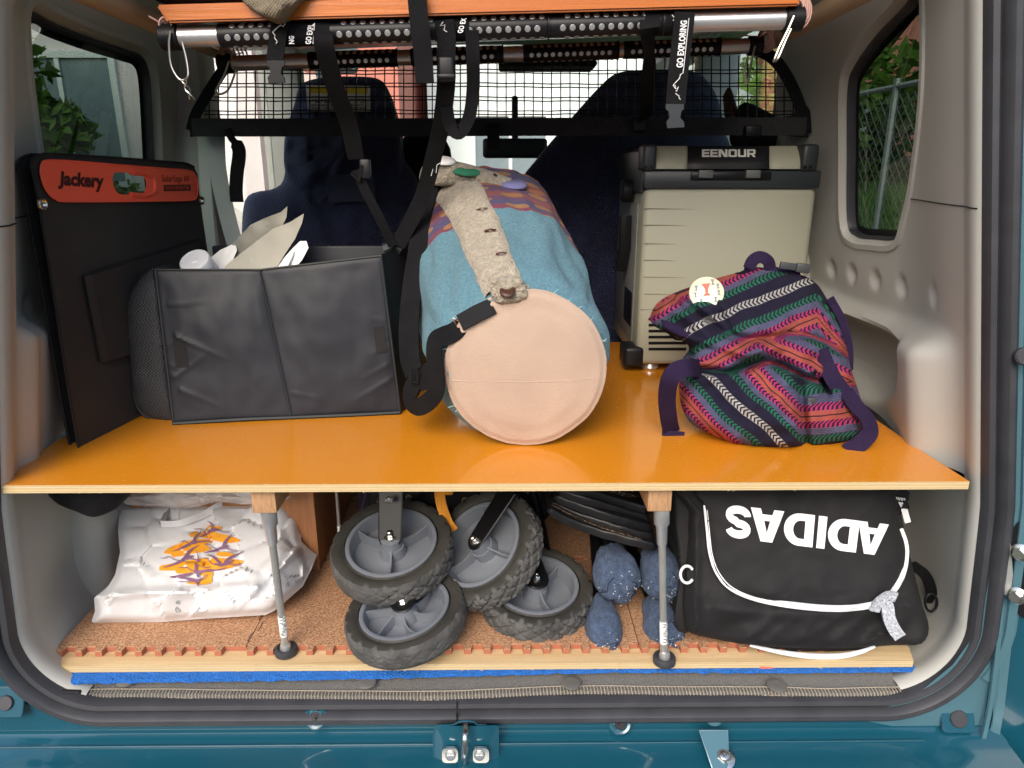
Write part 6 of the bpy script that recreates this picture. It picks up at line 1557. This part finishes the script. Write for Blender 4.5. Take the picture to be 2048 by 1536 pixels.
# ---- striped woven rucksack
def spot(u, v):
    """across / along coordinates of the woven stripes, creased like the folded cloth"""
    wob = 7 * noise.noise(Vector((u * .012, v * .012, 5))) + 3 * noise.noise(Vector((u * .03, v * .03, 2)))
    up_k = -.40 * (u - 1500) if u < 1635 else -.40 * 135 + 1.1 * (u - 1635)
    up_s = v - up_k * 1.0; up_s = v + (.40 * (u - 1500) if u < 1635 else .40 * 135 - 1.15 * (u - 1635)); up_a = u - .3 * v
    md_s = v - .50 * (abs(u - 1516) if u > 1516 else -1.15 * (u - 1516)); md_a = u
    if u < 1600: lo_s = v - .98 * (u - 1440) + (0 if u > 1410 else 0); lo_a = (u + v) * .72
    else: lo_s = v - .98 * 160 + .06 * (u - 1600) + (.0); lo_a = (1600 + v) * .72 + (u - 1600) * 1.0
    c1 = 628 + .30 * (u - 1400) + 22 * sin((u - 1400) * .021); c2 = 742 + .10 * (u - 1400) - 30 * math.exp(-((u - 1540) / 60.) ** 2)
    w1 = sstep(c1 - 9, c1 + 9, v); w2 = sstep(c2 - 10, c2 + 10, v)
    up_s = 600 + (up_s - 600) / 1.06; md_s = 700 + (md_s - 700) / 1.1; lo_s = 800 + (lo_s - 800) / 1.32
    s = lerp(lerp(up_s, md_s + 12, w1), lo_s - 20, w2); a = lerp(lerp(up_a, md_a, w1), lo_a, w2)
    return (a / 100, (s + wob) / 100), c1, c2
def rfold(u, v):
    _, c1, c2 = spot(u, v); f = -.020 * math.exp(-((v - c1 - 2) / 9.) ** 2) + .016 * math.exp(-((v - c1 - 24) / 18.) ** 2)
    f += -.020 * math.exp(-((v - c2) / 8.) ** 2) * (1 if u < 1660 else .3) + .016 * math.exp(-((v - c2 + 24) / 20.) ** 2)
    f += -.022 * math.exp(-((u - 1604 - (v - 800) * .1) / 8.) ** 2) * sstep(730, 770, v) + .012 * math.exp(-((u - 1575 - (v - 800) * .1) / 18.) ** 2) * sstep(730, 770, v)
    f += -.014 * math.exp(-((u - 1425 - (v - 600) * .6) / 8.) ** 2) * sstep(700, 640, v) - .03 * math.exp(-(((u - 1652) / 12.) ** 2 + ((v - 765) / 34.) ** 2))
    f += .010 * noise.noise(Vector((u * .022, v * .03, 3))) + .006 * (1 - 2.5 * abs(noise.noise(Vector((u * .015 + v * .01, v * .02, 8)))))
    return f
def wovenmat():
    m, p = newmat('woven_stripe_cloth'); a, s, _ = xyz(coord('UV')); t = (s / 1.50).fract()
    navy = (.010, .010, .030); gr = (.015, .20, .10); wh = (.62, .62, .58); pk_ = (.58, .045, .20); co_ = (.60, .135, .08); bl_ = (.022, .045, .13); bn = (.035, .015, .01); gy = (.26, .25, .22)
    seq = [(.0, wh, 1, .10), (.10, navy, 0, .165), (.265, gr, 1, .09), (.355, bl_, 2, .08), (.435, pk_, 1, .075), (.51, co_, 0, .05), (.56, bn, 0, .016), (.576, co_, 0, .05), (.626, pk_, 1, .075), (.701, bl_, 2, .065), (.766, gr, 1, .085), (.851, navy, 0, .149)]
    base = ramp(t, [(x[0], x[1]) for x in seq], 'CONSTANT')
    # chevrons
    mask = None; dist = None
    for x in seq:
        if x[2] == 1:
            c = x[0] + x[3] / 2; inz = (t - c).abs().lt(x[3] / 2 * .98); mask = inz if mask is None else mask + inz; d = (t - c).abs() * inz; dist = d if dist is None else dist + d
    ph = (a * 11.5 - dist * 12.).fract(); chev = ph.lt(.47) * mask * dist.lt(.048)
    col = mixc(chev, base, navy)
    mb = ((t - .395).abs().lt(.04)) + ((t - .7335).abs().lt(.0325)); ln = (t * 62.).fract(); thr = (a * 36.).fract().gt(.45)
    col = mixc(mb * ln.lt(.4) * thr * .8, col, (.30, .07, .20)); col = mixc(mb * ln.gt(.78) * thr * .7, col, (.50, .48, .42)); col = mixc(mb * ((ln - .6).abs().lt(.1)), col, (.06, .22, .42))
    thread = (a * 30. + s * 22.).fract().gt(.5) * (s * 40.).fract().gt(.35); is_c = ((t - .568).abs().lt(.058))
    col = mixc(is_c * thread * .55, col, (.20, .02, .06))
    w = wpos(); wv = (E.m('SINE', a * 420.) * E.m('SINE', s * 420.) + 1) * .5; n = ntex(w, 60, 3)
    col = mixc((n * .62).clamp(), col, (.028, .022, .042)); setp(p, color=col, rough=.95, spec=.2); bump(p, wv + mask * .3 - chev * .3, .7, .0012); return m
M['woven'] = wovenmat()
rk = thing('rucksack', 'slumped woven rucksack striped in coral, green and navy with purple straps', 'rucksack', PZ(1540, 880, ZS))
RY = lambda u, v: .145 + .20 * (895 - v) / 360
RK = Puff([(1308, 652), (1304, 634), (1322, 606), (1360, 586), (1400, 572), (1450, 556), (1490, 545), (1515, 536), (1560, 540), (1600, 549), (1632, 566), (1655, 600), (1676, 640), (1692, 690), (1702, 735), (1716, 780), (1730, 830), (1726, 866), (1690, 884), (1640, 893), (1580, 897), (1530, 896), (1470, 888), (1420, 868), (1382, 846), (1366, 815), (1364, 770), (1368, 735), (1384, 712), (1376, 690), (1345, 672)], RY, .085, .11, 2.3, .012, 12, c=(1530, 725), fold=rfold)
o_ = RK.mesh('woven_body', 'woven', rk, 260, 80, uvf=lambda u, v: spot(u, v)[0])
for v_ in o_.data.vertices:
    wz = v_.co.z + o_.location.z + rk.location.z
    if wz < ZS + .001: v_.co.z += ZS + .001 - wz
pt('haul_loop', g_ribbon(crom([RK.front(1478, 548, -.02), PY(1496, 540, .32), PY(1505, 522, .32), PY(1520, 514, .32), PY(1536, 522, .32), PY(1544, 542, .32), PY(1570, 548, .315), PY(1600, 544, .31)], 6), .020, .003, normal=(0, -.9, .5)), 'purple', rk)
pt('buckle', merge(g_box(-.020, .006, -.003, .003, -.0055, .0055, .001), g_box(.007, .030, -.004, .004, -.0075, .0075, .002)), mat('grey_buckle', (.045, .05, .055), .45), rk)
bkl = [o for o in rk.children if o.name.startswith('buckle')][0]; bkl.location = PY(1590, 534, .30) - WLOC[rk.name]; bkl.rotation_euler = (0, radians(8), 0)
pt('strap', g_ribbon(crom([RK.front(1402, 738, .004), PY(1380, 735, .13), PY(1352, 742, .125), PY(1338, 765, .125), PY(1334, 800, .14), PY(1338, 840, .16), PY(1344, 866, .178)], 6), .026, .003, normal=(0, -.9, .3)), 'purple', rk)
pt('strap', g_ribbon([PY(1325, 866, .172), PY(1368, 870, .172)], .010, .006, normal=(0, -1, .3)), 'purple', rk)
pt('strap', g_ribbon(crom([RK.front(1690, 780, .004), PY(1712, 812, .125), PY(1732, 835, .12), PY(1740, 862, .115), PY(1722, 886, .112), PY(1694, 903, .110)], 6), .024, .0028, normal=(0, -.7, .7)), 'purple', rk)
pt('strap', g_ribbon(crom([PY(1660, 596, .27), PY(1684, 640, .26), PY(1697, 690, .25), PY(1698, 740, .24)], 6), .012, .005, normal=(-.3, -1, 0)), 'purple', rk)
pt('strap', g_ribbon(crom([RK.front(1640, 700, .002), RK.front(1652, 730, .004), RK.front(1668, 760, .004), RK.front(1690, 790, .004)], 6), .024, .003, normal=(0, -1, 0)), 'purple', rk)
pt('ladder_lock', g_box(PY(1720, 0, .11).x, PY(1742, 0, .11).x, .112, .12, PY(0, 816, .11).z, PY(0, 802, .11).z, .002), bpy.data.materials['grey_buckle'], rk)
pt('zip_strip', g_ribbon([RK.front(1628, 742, .006), RK.front(1645, 764, .006), RK.front(1662, 786, .006)], .006, .002), 'black_gloss', rk)
pt('inner_flap', g_sheet(lambda a, b: RK.front(lerp(1322, 1378, a), lerp(640, 668, a) + lerp(-6, 26, b) * sin(pi * a * .9 + .2), .0015), 14, 8), 'purple', rk)
bc = RK.front(1413, 586, .030); dcam = (CAM - bc).normalized(); Mb = frame_m(bc, (1, 0, .02), dcam * .9 + Vector((.05, 0, .35)))
bad = pt('badge', g_lathe([(.026, -.002), (.0268, 0), (.0265, .0016), (.024, .0032), (.012, .0044), (0, .0048)], 48, Mb), mat('cream_button', (.58, .60, .46), .2, coat=.7), rk)
def bdg(x, y): return Mb @ Vector((x * .0245, y * .0245, .0052))
GB = [[(-.3, .5), (.3, .5), (.12, .1), (.1, -.2), (.3, -.42), (-.3, -.42), (-.1, -.2), (-.12, .1)]]
for (cx, cy, s_, m_) in ((.0, .12, .9, mat('red_print', (.55, .06, .02), .4)), (-.62, .3, .36, 'print_grey'), (-.7, -.15, .36, 'print_grey'), (-.4, -.62, .36, 'print_grey'), (.42, .62, .40, 'print_grey'), (.72, .32, .34, 'print_grey'), (.74, -.12, .34, 'print_grey'), (.5, -.56, .34, 'print_grey')):
    pt('cup_print', g_decal([[(cx + s_ * a, cy + s_ * b) for a, b in GB[0]]], bdg, .2), m_, bad)

# ================================================================ OVERHEAD RACK
Y1, Y2 = .20, .56
fl0, fr0 = PY(335, 45, .175), PY(1598, 11, .175); rl0, rr0 = PY(438, 104, .60), PY(1532, 62, .60)
up = Vector((0, 0, .021)); V_ = [fl0, fr0, rr0, rl0, fl0 + up + Vector((-.012, 0, 0)), fr0 + up, rr0 + up, rl0 + up]
bmx = bmesh.new(); vs_ = [bmx.verts.new(v) for v in V_]
for f in ([0, 3, 2, 1], [4, 5, 6, 7], [0, 1, 5, 4], [1, 2, 6, 5], [2, 3, 7, 6], [3, 0, 4, 7]): bmx.faces.new([vs_[i] for i in f])
bmesh.ops.bevel(bmx, geom=list(bmx.edges), offset=.0025, segments=2, affect='EDGES'); bmx.verts.index_update()
top('rack_board', ([v.co.copy() for v in bmx.verts], [[v.index for v in f.verts] for f in bmx.faces]), 'lacquer', 'orange lacquered wooden board resting on the two overhead poles', 'board'); bmx.free()
for k, (a, b) in enumerate(((PY(196, -8, .10), PY(455, 108, .66)), (PY(1650, -10, .14), PY(1528, 88, .66)))):
    a = Vector((b.x + (.0 if k else -.01), .03, b.z + .012)); o_ = top('wooden_rod', g_tube([a, b], .0165, 14), 'stick', ['round pale wooden rod running into the van above the solar panel', 'round pale wooden rod running into the van above the cooler'][k], 'rod', 'wooden rods carrying the overhead poles')
def pole(ua, va, ub, vb, Y, sleeves, lbl):
    a, b = PY(ua, va, Y), PY(ub, vb, Y); ax = (b - a).normalized(); r = .0132; p = thing('rack_pole', lbl, 'pole', (a + b) / 2, 'silver telescopic overhead poles')
    Mx = frame_m(a, (0, -1, 0), ax); L = (b - a).length
    def t_of(u): return (u - ua) / (ub - ua) * L
    pt('tube', g_lathe([(r, 0), (r, L)], 32, Mx), 'alu', p)
    for (u0, u1) in sleeves:
        t0, t1 = t_of(u0), t_of(u1); q = pt('grip_sleeve', g_lathe([(r, t0), (r + .0014, t0 + .0006), (r + .0016, t0 + .002), (r + .0016, t1 - .002), (r + .0014, t1 - .0006), (r, t1)], 40, Mx), 'black', p)
        parts = []; step = .0128; n = int((t1 - t0 - .012) / step); m0 = (t0 + t1) / 2 - (n - 1) / 2 * step
        for row in range(6):
            al = row * 2 * pi / 6 + .35
            for k in range(n):
                tt = m0 + (k + (.5 if row % 2 else 0)) * step
                if tt > t1 - .007: continue
                c = Mx @ Vector(((r + .0017) * cos(al), (r + .0017) * sin(al), tt)); nr = (c - (Mx @ Vector((0, 0, tt)))).normalized()
                parts.append(g_lathe([(.0041, 0.), (.0038, .0003), (.0, .0006)], 10, frame_m(c, ax, nr)))
        kind(pt('sleeve_hole', merge(*parts), 'alu', q), 'stuff')
        pt('sleeve_ring', g_lathe([(r + .001, t1 + .0), (r + .0032, t1 + .0004), (r + .0032, t1 + .0025), (r + .001, t1 + .003)], 32, Mx), 'black', q)
    for t0, s in ((-.022, 1), (L - .004, -1)):
        pt('end_cap', g_lathe([(0, t0), (r + .002, t0), (r + .0038, t0 + .002), (r + .0034, t0 + .024), (r + .0005, t0 + .026)], 24, Mx), 'black', p)
    return p, a, b
pA, a1_, b1_ = pole(356, 74, 1572, 38, Y1, [(440, 655), (658, 878), (900, 1094), (1098, 1322)], 'silver pole with perforated black grips, the nearer one under the orange board')
pB, a2_, b2_ = pole(462, 127, 1500, 92, Y2, [(618, 793), (822, 1004), (1046, 1234), (1246, 1436)], 'silver pole with perforated black grips, the farther one over the net')
for (p, tie) in (((338, 55), 0), ((1588, 20), 1), ((458, 112), 2), ((1526, 76), 3)):
    c = PY(p[0], p[1], Y1 if tie < 2 else Y2); parts = []
    for k in range(5):
        rr = .012 + .003 * k; parts.append(g_tube([c + Vector((rr * cos(a * pi / 8) * .7 + .003 * k, .006 * k - .01, rr * sin(a * pi / 8) * .9)) for a in range(16)], .0016, 5, True))
    for k in range(4): parts.append(g_tube([c, c + Vector((random.uniform(-.02, .02), -.012, random.uniform(-.012, .014)))], .0015, 5))
    parts.append(g_tube([c, c + Vector((.03 if tie in (0, 2) else -.05, -.012, .004))], .0012, 5))
    top('cord_tie', merge(*parts), 'string_pink', ['pink cord lashing the nearer pole to the wooden rod above the solar panel', 'pink cord lashing the nearer pole to the rod above the cooler', 'pink cord lashing the farther pole above the seat belt pillar', 'pink cord lashing the farther pole by the net corner'][tie], 'cord', 'pink cord lashings')
def hook(pts, Y, lbl, tw=None, r=.0016):
    h = top('wire_hook', g_tube(crom([PY(u, v, Y + dy) for u, v, dy in pts], 6), r, 8), 'silvery', lbl, 'hook', 'steel wire hooks hanging from the poles'); return h
h = hook([(340, 62, -.02), (338, 90, -.02), (342, 130, -.02), (356, 156, -.02), (368, 160, -.02), (376, 150, -.02), (373, 120, -.015), (366, 92, -.01), (362, 78, -.01)], Y1, 'long wire hook with a twisted end hanging above the solar panel')
c = PY(366, 158, Y1 - .02); o_ = pt('twist', merge(*[g_tube([c + Vector((.003 * cos(k + s * pi), .003 * sin(k + s * pi), -.0045 * k * .8)) + Vector((.0012 * k, 0, 0)) for k in range(8)], .0011, 5) for s in (0, 1)]), 'silvery', None); o_.parent = h; o_.location = o_.location - h.location
hook([(458, 122, -.02), (448, 150, -.02), (436, 172, -.02), (432, 184, -.02), (442, 188, -.02), (456, 180, -.018), (466, 158, -.015), (472, 138, -.015)], Y2, 'wire hook hanging from the farther pole beside the net edge', r=.0019)
hook([(1588, 32, -.02), (1576, 60, -.02), (1560, 92, -.02), (1550, 116, -.02), (1548, 122, -.018), (1556, 116, -.015), (1570, 84, -.012), (1582, 58, -.01)], Y1, 'bright wire hook hanging from the nearer pole above the cooler', r=.0019)
hook([(1510, 92, -.02), (1504, 120, -.02), (1498, 150, -.02), (1494, 168, -.02), (1489, 160, -.018), (1490, 138, -.015), (1496, 112, -.012)], Y2, 'wire hook hanging from the farther pole before the net corner', r=.0019)
# cloth on top of the board
tn = Puff([(476, -40), (484, 0), (505, 20), (530, 36), (552, 45), (568, 38), (590, 14), (606, -5), (612, -40)], .165, .02, .06, 2.6, .006, 20)
tag(tn.mesh('canvas_bag', 'tan', None, 60, 10), 'brown woven canvas corner drooping over the front of the orange board', 'bag')
tn = Puff([(730, -50), (745, -8), (800, 2), (900, 10), (1020, 13), (1130, 13), (1240, 6), (1340, -2), (1400, -10), (1420, -50)], .21, .03, .25, 3, .006, 20)
tag(tn.mesh('folded_blanket', 'tan', None, 80, 10), 'drab olive bundle lying along the top of the orange board', 'blanket')
tn = Puff([(300, -70), (300, -10), (330, 6), (400, 8), (480, 4), (520, -10), (520, -70)], .24, .03, .2, 3, .004, 20)
tag(tn.mesh('dark_bundle', 'black_cloth', None, 50, 8), 'dark cloth bundle on the orange board end above the solar panel', 'bundle')

# ---- cargo net
net = thing('cargo_net', 'black cargo net stretched between the boot walls below the poles', 'net', PY(1000, 260, .62))
YN = .62
def nett(u): # upper edge of the net
    L = crom([(384, 240), (410, 195), (440, 150), (452, 130)], 4); R_ = crom([(1518, 105), (1545, 118), (1562, 138), (1588, 180), (1605, 240)], 4)
    if u < 452: return interp([(p[0], p[1]) for p in L], u)
    if u > 1518: return interp([(p[0], p[1]) for p in R_], u)
    return 108
parts = []
u = 398.
while u < 1604:
    vt = nett(u); uu = u
    parts.append(g_ribbon(crom([PY(uu + 2 * sin(uu), lerp(vt, 246, k / 4) + (3 if k == 0 else 0), YN + .004 * sin(uu * .05 + k)) for k in range(5)], 3), .0022, .0014)); u += 18.6
for row in range(4):
    for dv in (0, 7):
        v = 140 + row * 27 + dv; P_ = []
        for k in range(61):
            u = lerp(388, 1606, k / 60)
            if nett(u) < v: P_.append(PY(u, v + 1.2 * sin(u * .011 + row) + .5 * sin(u * .07 + dv), YN + .002))
        if len(P_) > 2: parts.append(g_tube(P_, .0011, 4))
kind(pt('netting', merge(*parts), 'black', net), 'stuff')
hem = crom([(384, 256), (700, 256), (1000, 255), (1300, 254), (1612, 254)], 10)
pt('hem_bar', g_tube([PY(u, v, YN + .004) for u, v in hem], .0125, 12, flat=1.15), 'black_cloth', net)
pt('hem_sleeve', g_ribbon([PY(u, v - 1, YN - .013) for u, v in hem], .033, .003, normal=(0, -1, 0)), 'netcloth', net)
pt('edge_band', g_ribbon(crom([PY(382, 262, YN), PY(392, 228, YN), (PY(420, 180, YN)), PY(446, 140, YN), PY(458, 118, YN)], 5), .020, .002), 'black_cloth', net)
pt('edge_band', g_ribbon(crom([PY(1608, 268, YN), PY(1604, 225, YN), PY(1585, 175, YN), PY(1562, 135, YN), PY(1540, 112, YN), PY(1512, 98, YN)], 5), .022, .002, widths=[.03] * 6 + [.022] * 20), 'black_cloth', net)
pt('corner_patch', flatquad([(380, 236), (400, 232), (402, 272), (380, 274)], YN - .006, .004), 'black_cloth', net, smooth=False); pt('corner_patch', flatquad([(1575, 232), (1616, 226), (1616, 276), (1580, 272)], YN - .006, .004), 'black_cloth', net, smooth=False)
pt('hanging_strap', g_ribbon(crom([PY(455, 258, .60), PY(462, 275, .60), (PY(478, 300, .60)), PY(474, 345, .60), PY(472, 380, .60), PY(474, 404, .60)], 5), .024, .007, normal=(0, -1, 0), widths=[.012] * 8 + [.024] * 30), 'black_cloth', net)
for u in (985, 1290): pt('net_tab', g_box(PY(u - 13, 0, .60).x, PY(u + 13, 0, .60).x, .594, .602, PY(0, 300 if u == 985 else 264, .60).z, PY(0, 246 if u == 985 else 236, .60).z, .002), 'black_cloth', net)
pt('net_buckle', g_box(PY(1510, 0, .60).x, PY(1545, 0, .60).x, .585, .602, PY(0, 274, .60).z, PY(0, 250, .60).z, .004), 'black', net)

# ---- luggage straps
def strap(name, lbl, pts, w_, m='web', th=.0014, nrm=(0, -1, 0), grp='black luggage straps'):
    P_ = crom([PY(u, v, y) for u, v, y in pts], 6); return top(name, g_ribbon(P_, w_, th, normal=nrm), m, lbl, 'strap', grp)
def child(o, name, vf, m, smooth=True):
    c = ob(name, vf[0], vf[1], M[m], None, smooth); 
    for k in ('label', 'category'): 
        if k in c: del c[k]
    me = c.data; lo = c.location.copy(); c.parent = o; c.location = lo - o.location; return c
def wrapband(u0, u1, Yc, rr, sA=.0017):
    a, b = PY(u0, 74 - (u0 - 356) * .0296, Yc), PY(u1, 74 - (u1 - 356) * .0296, Yc); ax = (b - a).normalized(); Mx = frame_m(a, (0, -1, 0), ax); L = (b - a).length
    return g_lathe([(rr, 0), (rr + .0012, .0003), (rr + .0012, L - .0003), (rr, L)], 28, Mx)
RB = .0150
def vtext(s, o, u_b, v_b, u_t, v_t, wpx, Y, off=0.0):
    f = quadmap(PY(u_b + wpx / 2, v_b, Y), PY(u_t + wpx / 2, v_t, Y), PY(u_t - wpx / 2, v_t, Y), PY(u_b - wpx / 2, v_b, Y)); child(o, 'strap_lettering', g_text(s, f, .03, spacing=1.05), 'white_print', False)
def line(o, pts, Y, r=.0006, n='strap_drawing'): child(o, n, g_tube([PY(u, v, Y) for u, v in pts], r, 4), 'white_print')
# band A
sA = strap('luggage_strap', 'black printed strap round the nearer pole ending in a prong buckle, nearest the solar panel', [(562, 40, .182), (556, 70, .180), (552, 100, .182), (549, 122, .182)], .022)
child(sA, 'pole_band', wrapband(558, 600, Y1, RB), 'web'); child(sA, 'pole_band', wrapband(598, 652, Y1, RB - .0003), 'web')
def prong(o, u, v, Y, s=1., m='black'):
    P2 = [(-17, 0), (17, 0), (17, 10), (12, 14), (10, 26), (17, 34), (18, 44), (-14, 46), (-16, 34), (-10, 26), (-12, 14), (-17, 10)]
    n = len(P2); V = [PY(u + a * s, v + b * s, Y) for a, b in P2]; V += [p + Vector((0, .005, 0)) for p in V]
    child(o, 'prong_buckle', (V, [list(range(n)), [n + k for k in range(n)][::-1]] + [[k, (k + 1) % n, n + (k + 1) % n, n + k] for k in range(n)]), m, False)
prong(sA, 551, 121, .177)
line(sA, [(562, 50), (556, 54), (550, 60), (545, 64), (550, 71), (549, 76), (554, 82), (552, 88), (555, 84)], .178); line(sA, [(562, 50), (566, 53), (571, 47)], .178)
vtext('NG', sA, 583, 88, 583, 72, 11, .1825); vtext('GO EXPL', sA, 616, 88, 622, 48, 12, .1825); line(sA, [(626, 88), (629, 46)], .1822)
# band B down to the grey bag
sB = strap('luggage_strap', 'black strap slanting from the nearer pole past the seat label to the charcoal bag', [(646, 62, .178), (650, 100, .185), (672, 180, .23), (698, 250, .28), (712, 318, .31)], .026)
child(sB, 'pole_band', wrapband(636, 664, Y1, RB + .0003), 'web')
child(sB, 'slider_buckle', merge(g_box(PY(700, 0, .305).x, PY(722, 0, .305).x, .300, .312, PY(0, 358, .305).z, PY(0, 318, .305).z, .003), g_tube([PY(u, v, .30) for u, v in ((703, 346), (718, 362), (724, 330))], .003, 6)), 'black')
child(sB, 'thin_strap', g_ribbon(crom([PY(712, 340, .305), PY(730, 380, .31), PY(756, 430, .32), PY(786, 492, .34)], 6), .015, .002), 'web')
sC = strap('luggage_strap', 'loose black strap end hanging from the rack board in front of the poles', [(832, -30, .155), (838, 40, .155), (846, 110, .158), (850, 166, .16)], .024, th=.002)
sD = strap('luggage_strap', 'black printed strap with a closed buckle falling to the duffel bag beside the poles', [(888, 40, .178), (893, 80, .180), (892, 110, .182), (892, 170, .19), (884, 240, .23), (868, 310, .28), (842, 400, .32), (795, 490, .34)], .025)
child(sD, 'pole_band', wrapband(872, 940, Y1, RB - .0002), 'web')
child(sD, 'side_release_buckle', merge(g_box(PY(872, 0, .18).x, PY(906, 0, .18).x, .172, .182, PY(0, 164, .18).z, PY(0, 112, .18).z, .004, 3), g_box(PY(870, 0, .18).x, PY(908, 0, .18).x, .170, .184, PY(0, 158, .18).z, PY(0, 148, .18).z, .002)), 'black')
vtext('GO EX', sD, 920, 66, 928, 36, 11, .1818); line(sD, [(886, 44), (880, 52), (890, 50), (888, 60), (894, 64)], .177)
line(sD, [(862, 352), (866, 338), (872, 346), (874, 330), (880, 326)], .27, .0005)
sE = strap('luggage_strap', 'thin slack black strap looping down beside the closed buckle in front of the net', [(944, 60, .182), (946, 120, .19), (946, 180, .21), (938, 235, .22), (918, 266, .22), (900, 250, .22), (893, 215, .21)], .018)
sF = strap('luggage_strap', 'plain black strap from the nearer pole down to the net bar', [(1299, 40, .178), (1300, 70, .180), (1296, 140, .35), (1291, 240, .59)], .027)
child(sF, 'pole_band', wrapband(1286, 1316, Y1, RB), 'web')
child(sF, 'tri_buckle', g_box(PY(1276, 0, .59).x, PY(1306, 0, .59).x, .580, .592, PY(0, 262, .59).z, PY(0, 236, .59).z, .003), 'black')
sG = strap('luggage_strap', 'black strap printed with white letters and mountains hanging above the cooler', [(1370, 24, .172), (1364, 80, .172), (1356, 150, .172), (1351, 208, .172)], .0265)
child(sG, 'pole_band', wrapband(1318, 1362, Y1, RB), 'web')
prong(sG, 1350, 208, .168, 1.05, 'fridge_dark')
vtext('GO EXPLORING', sG, 1359, 135, 1368, 41, 13.5, .1700); line(sG, [(1367, 140), (1369, 122), (1378, 36)], .1698, .0005)
line(sG, [(1367, 138), (1366, 146), (1361, 149), (1359, 157), (1352, 164), (1346, 171), (1352, 178), (1357, 173), (1353, 183), (1351, 181)], .1698, .0006); line(sG, [(1346, 171), (1351, 171), (1350, 177)], .1698, .0006); line(sG, [(1351, 187), (1358, 192), (1358, 196), (1361, 199)], .1698, .0006)
line(sG, [(1344, 30), (1350, 36), (1346, 40), (1353, 44)], .178, .0007)
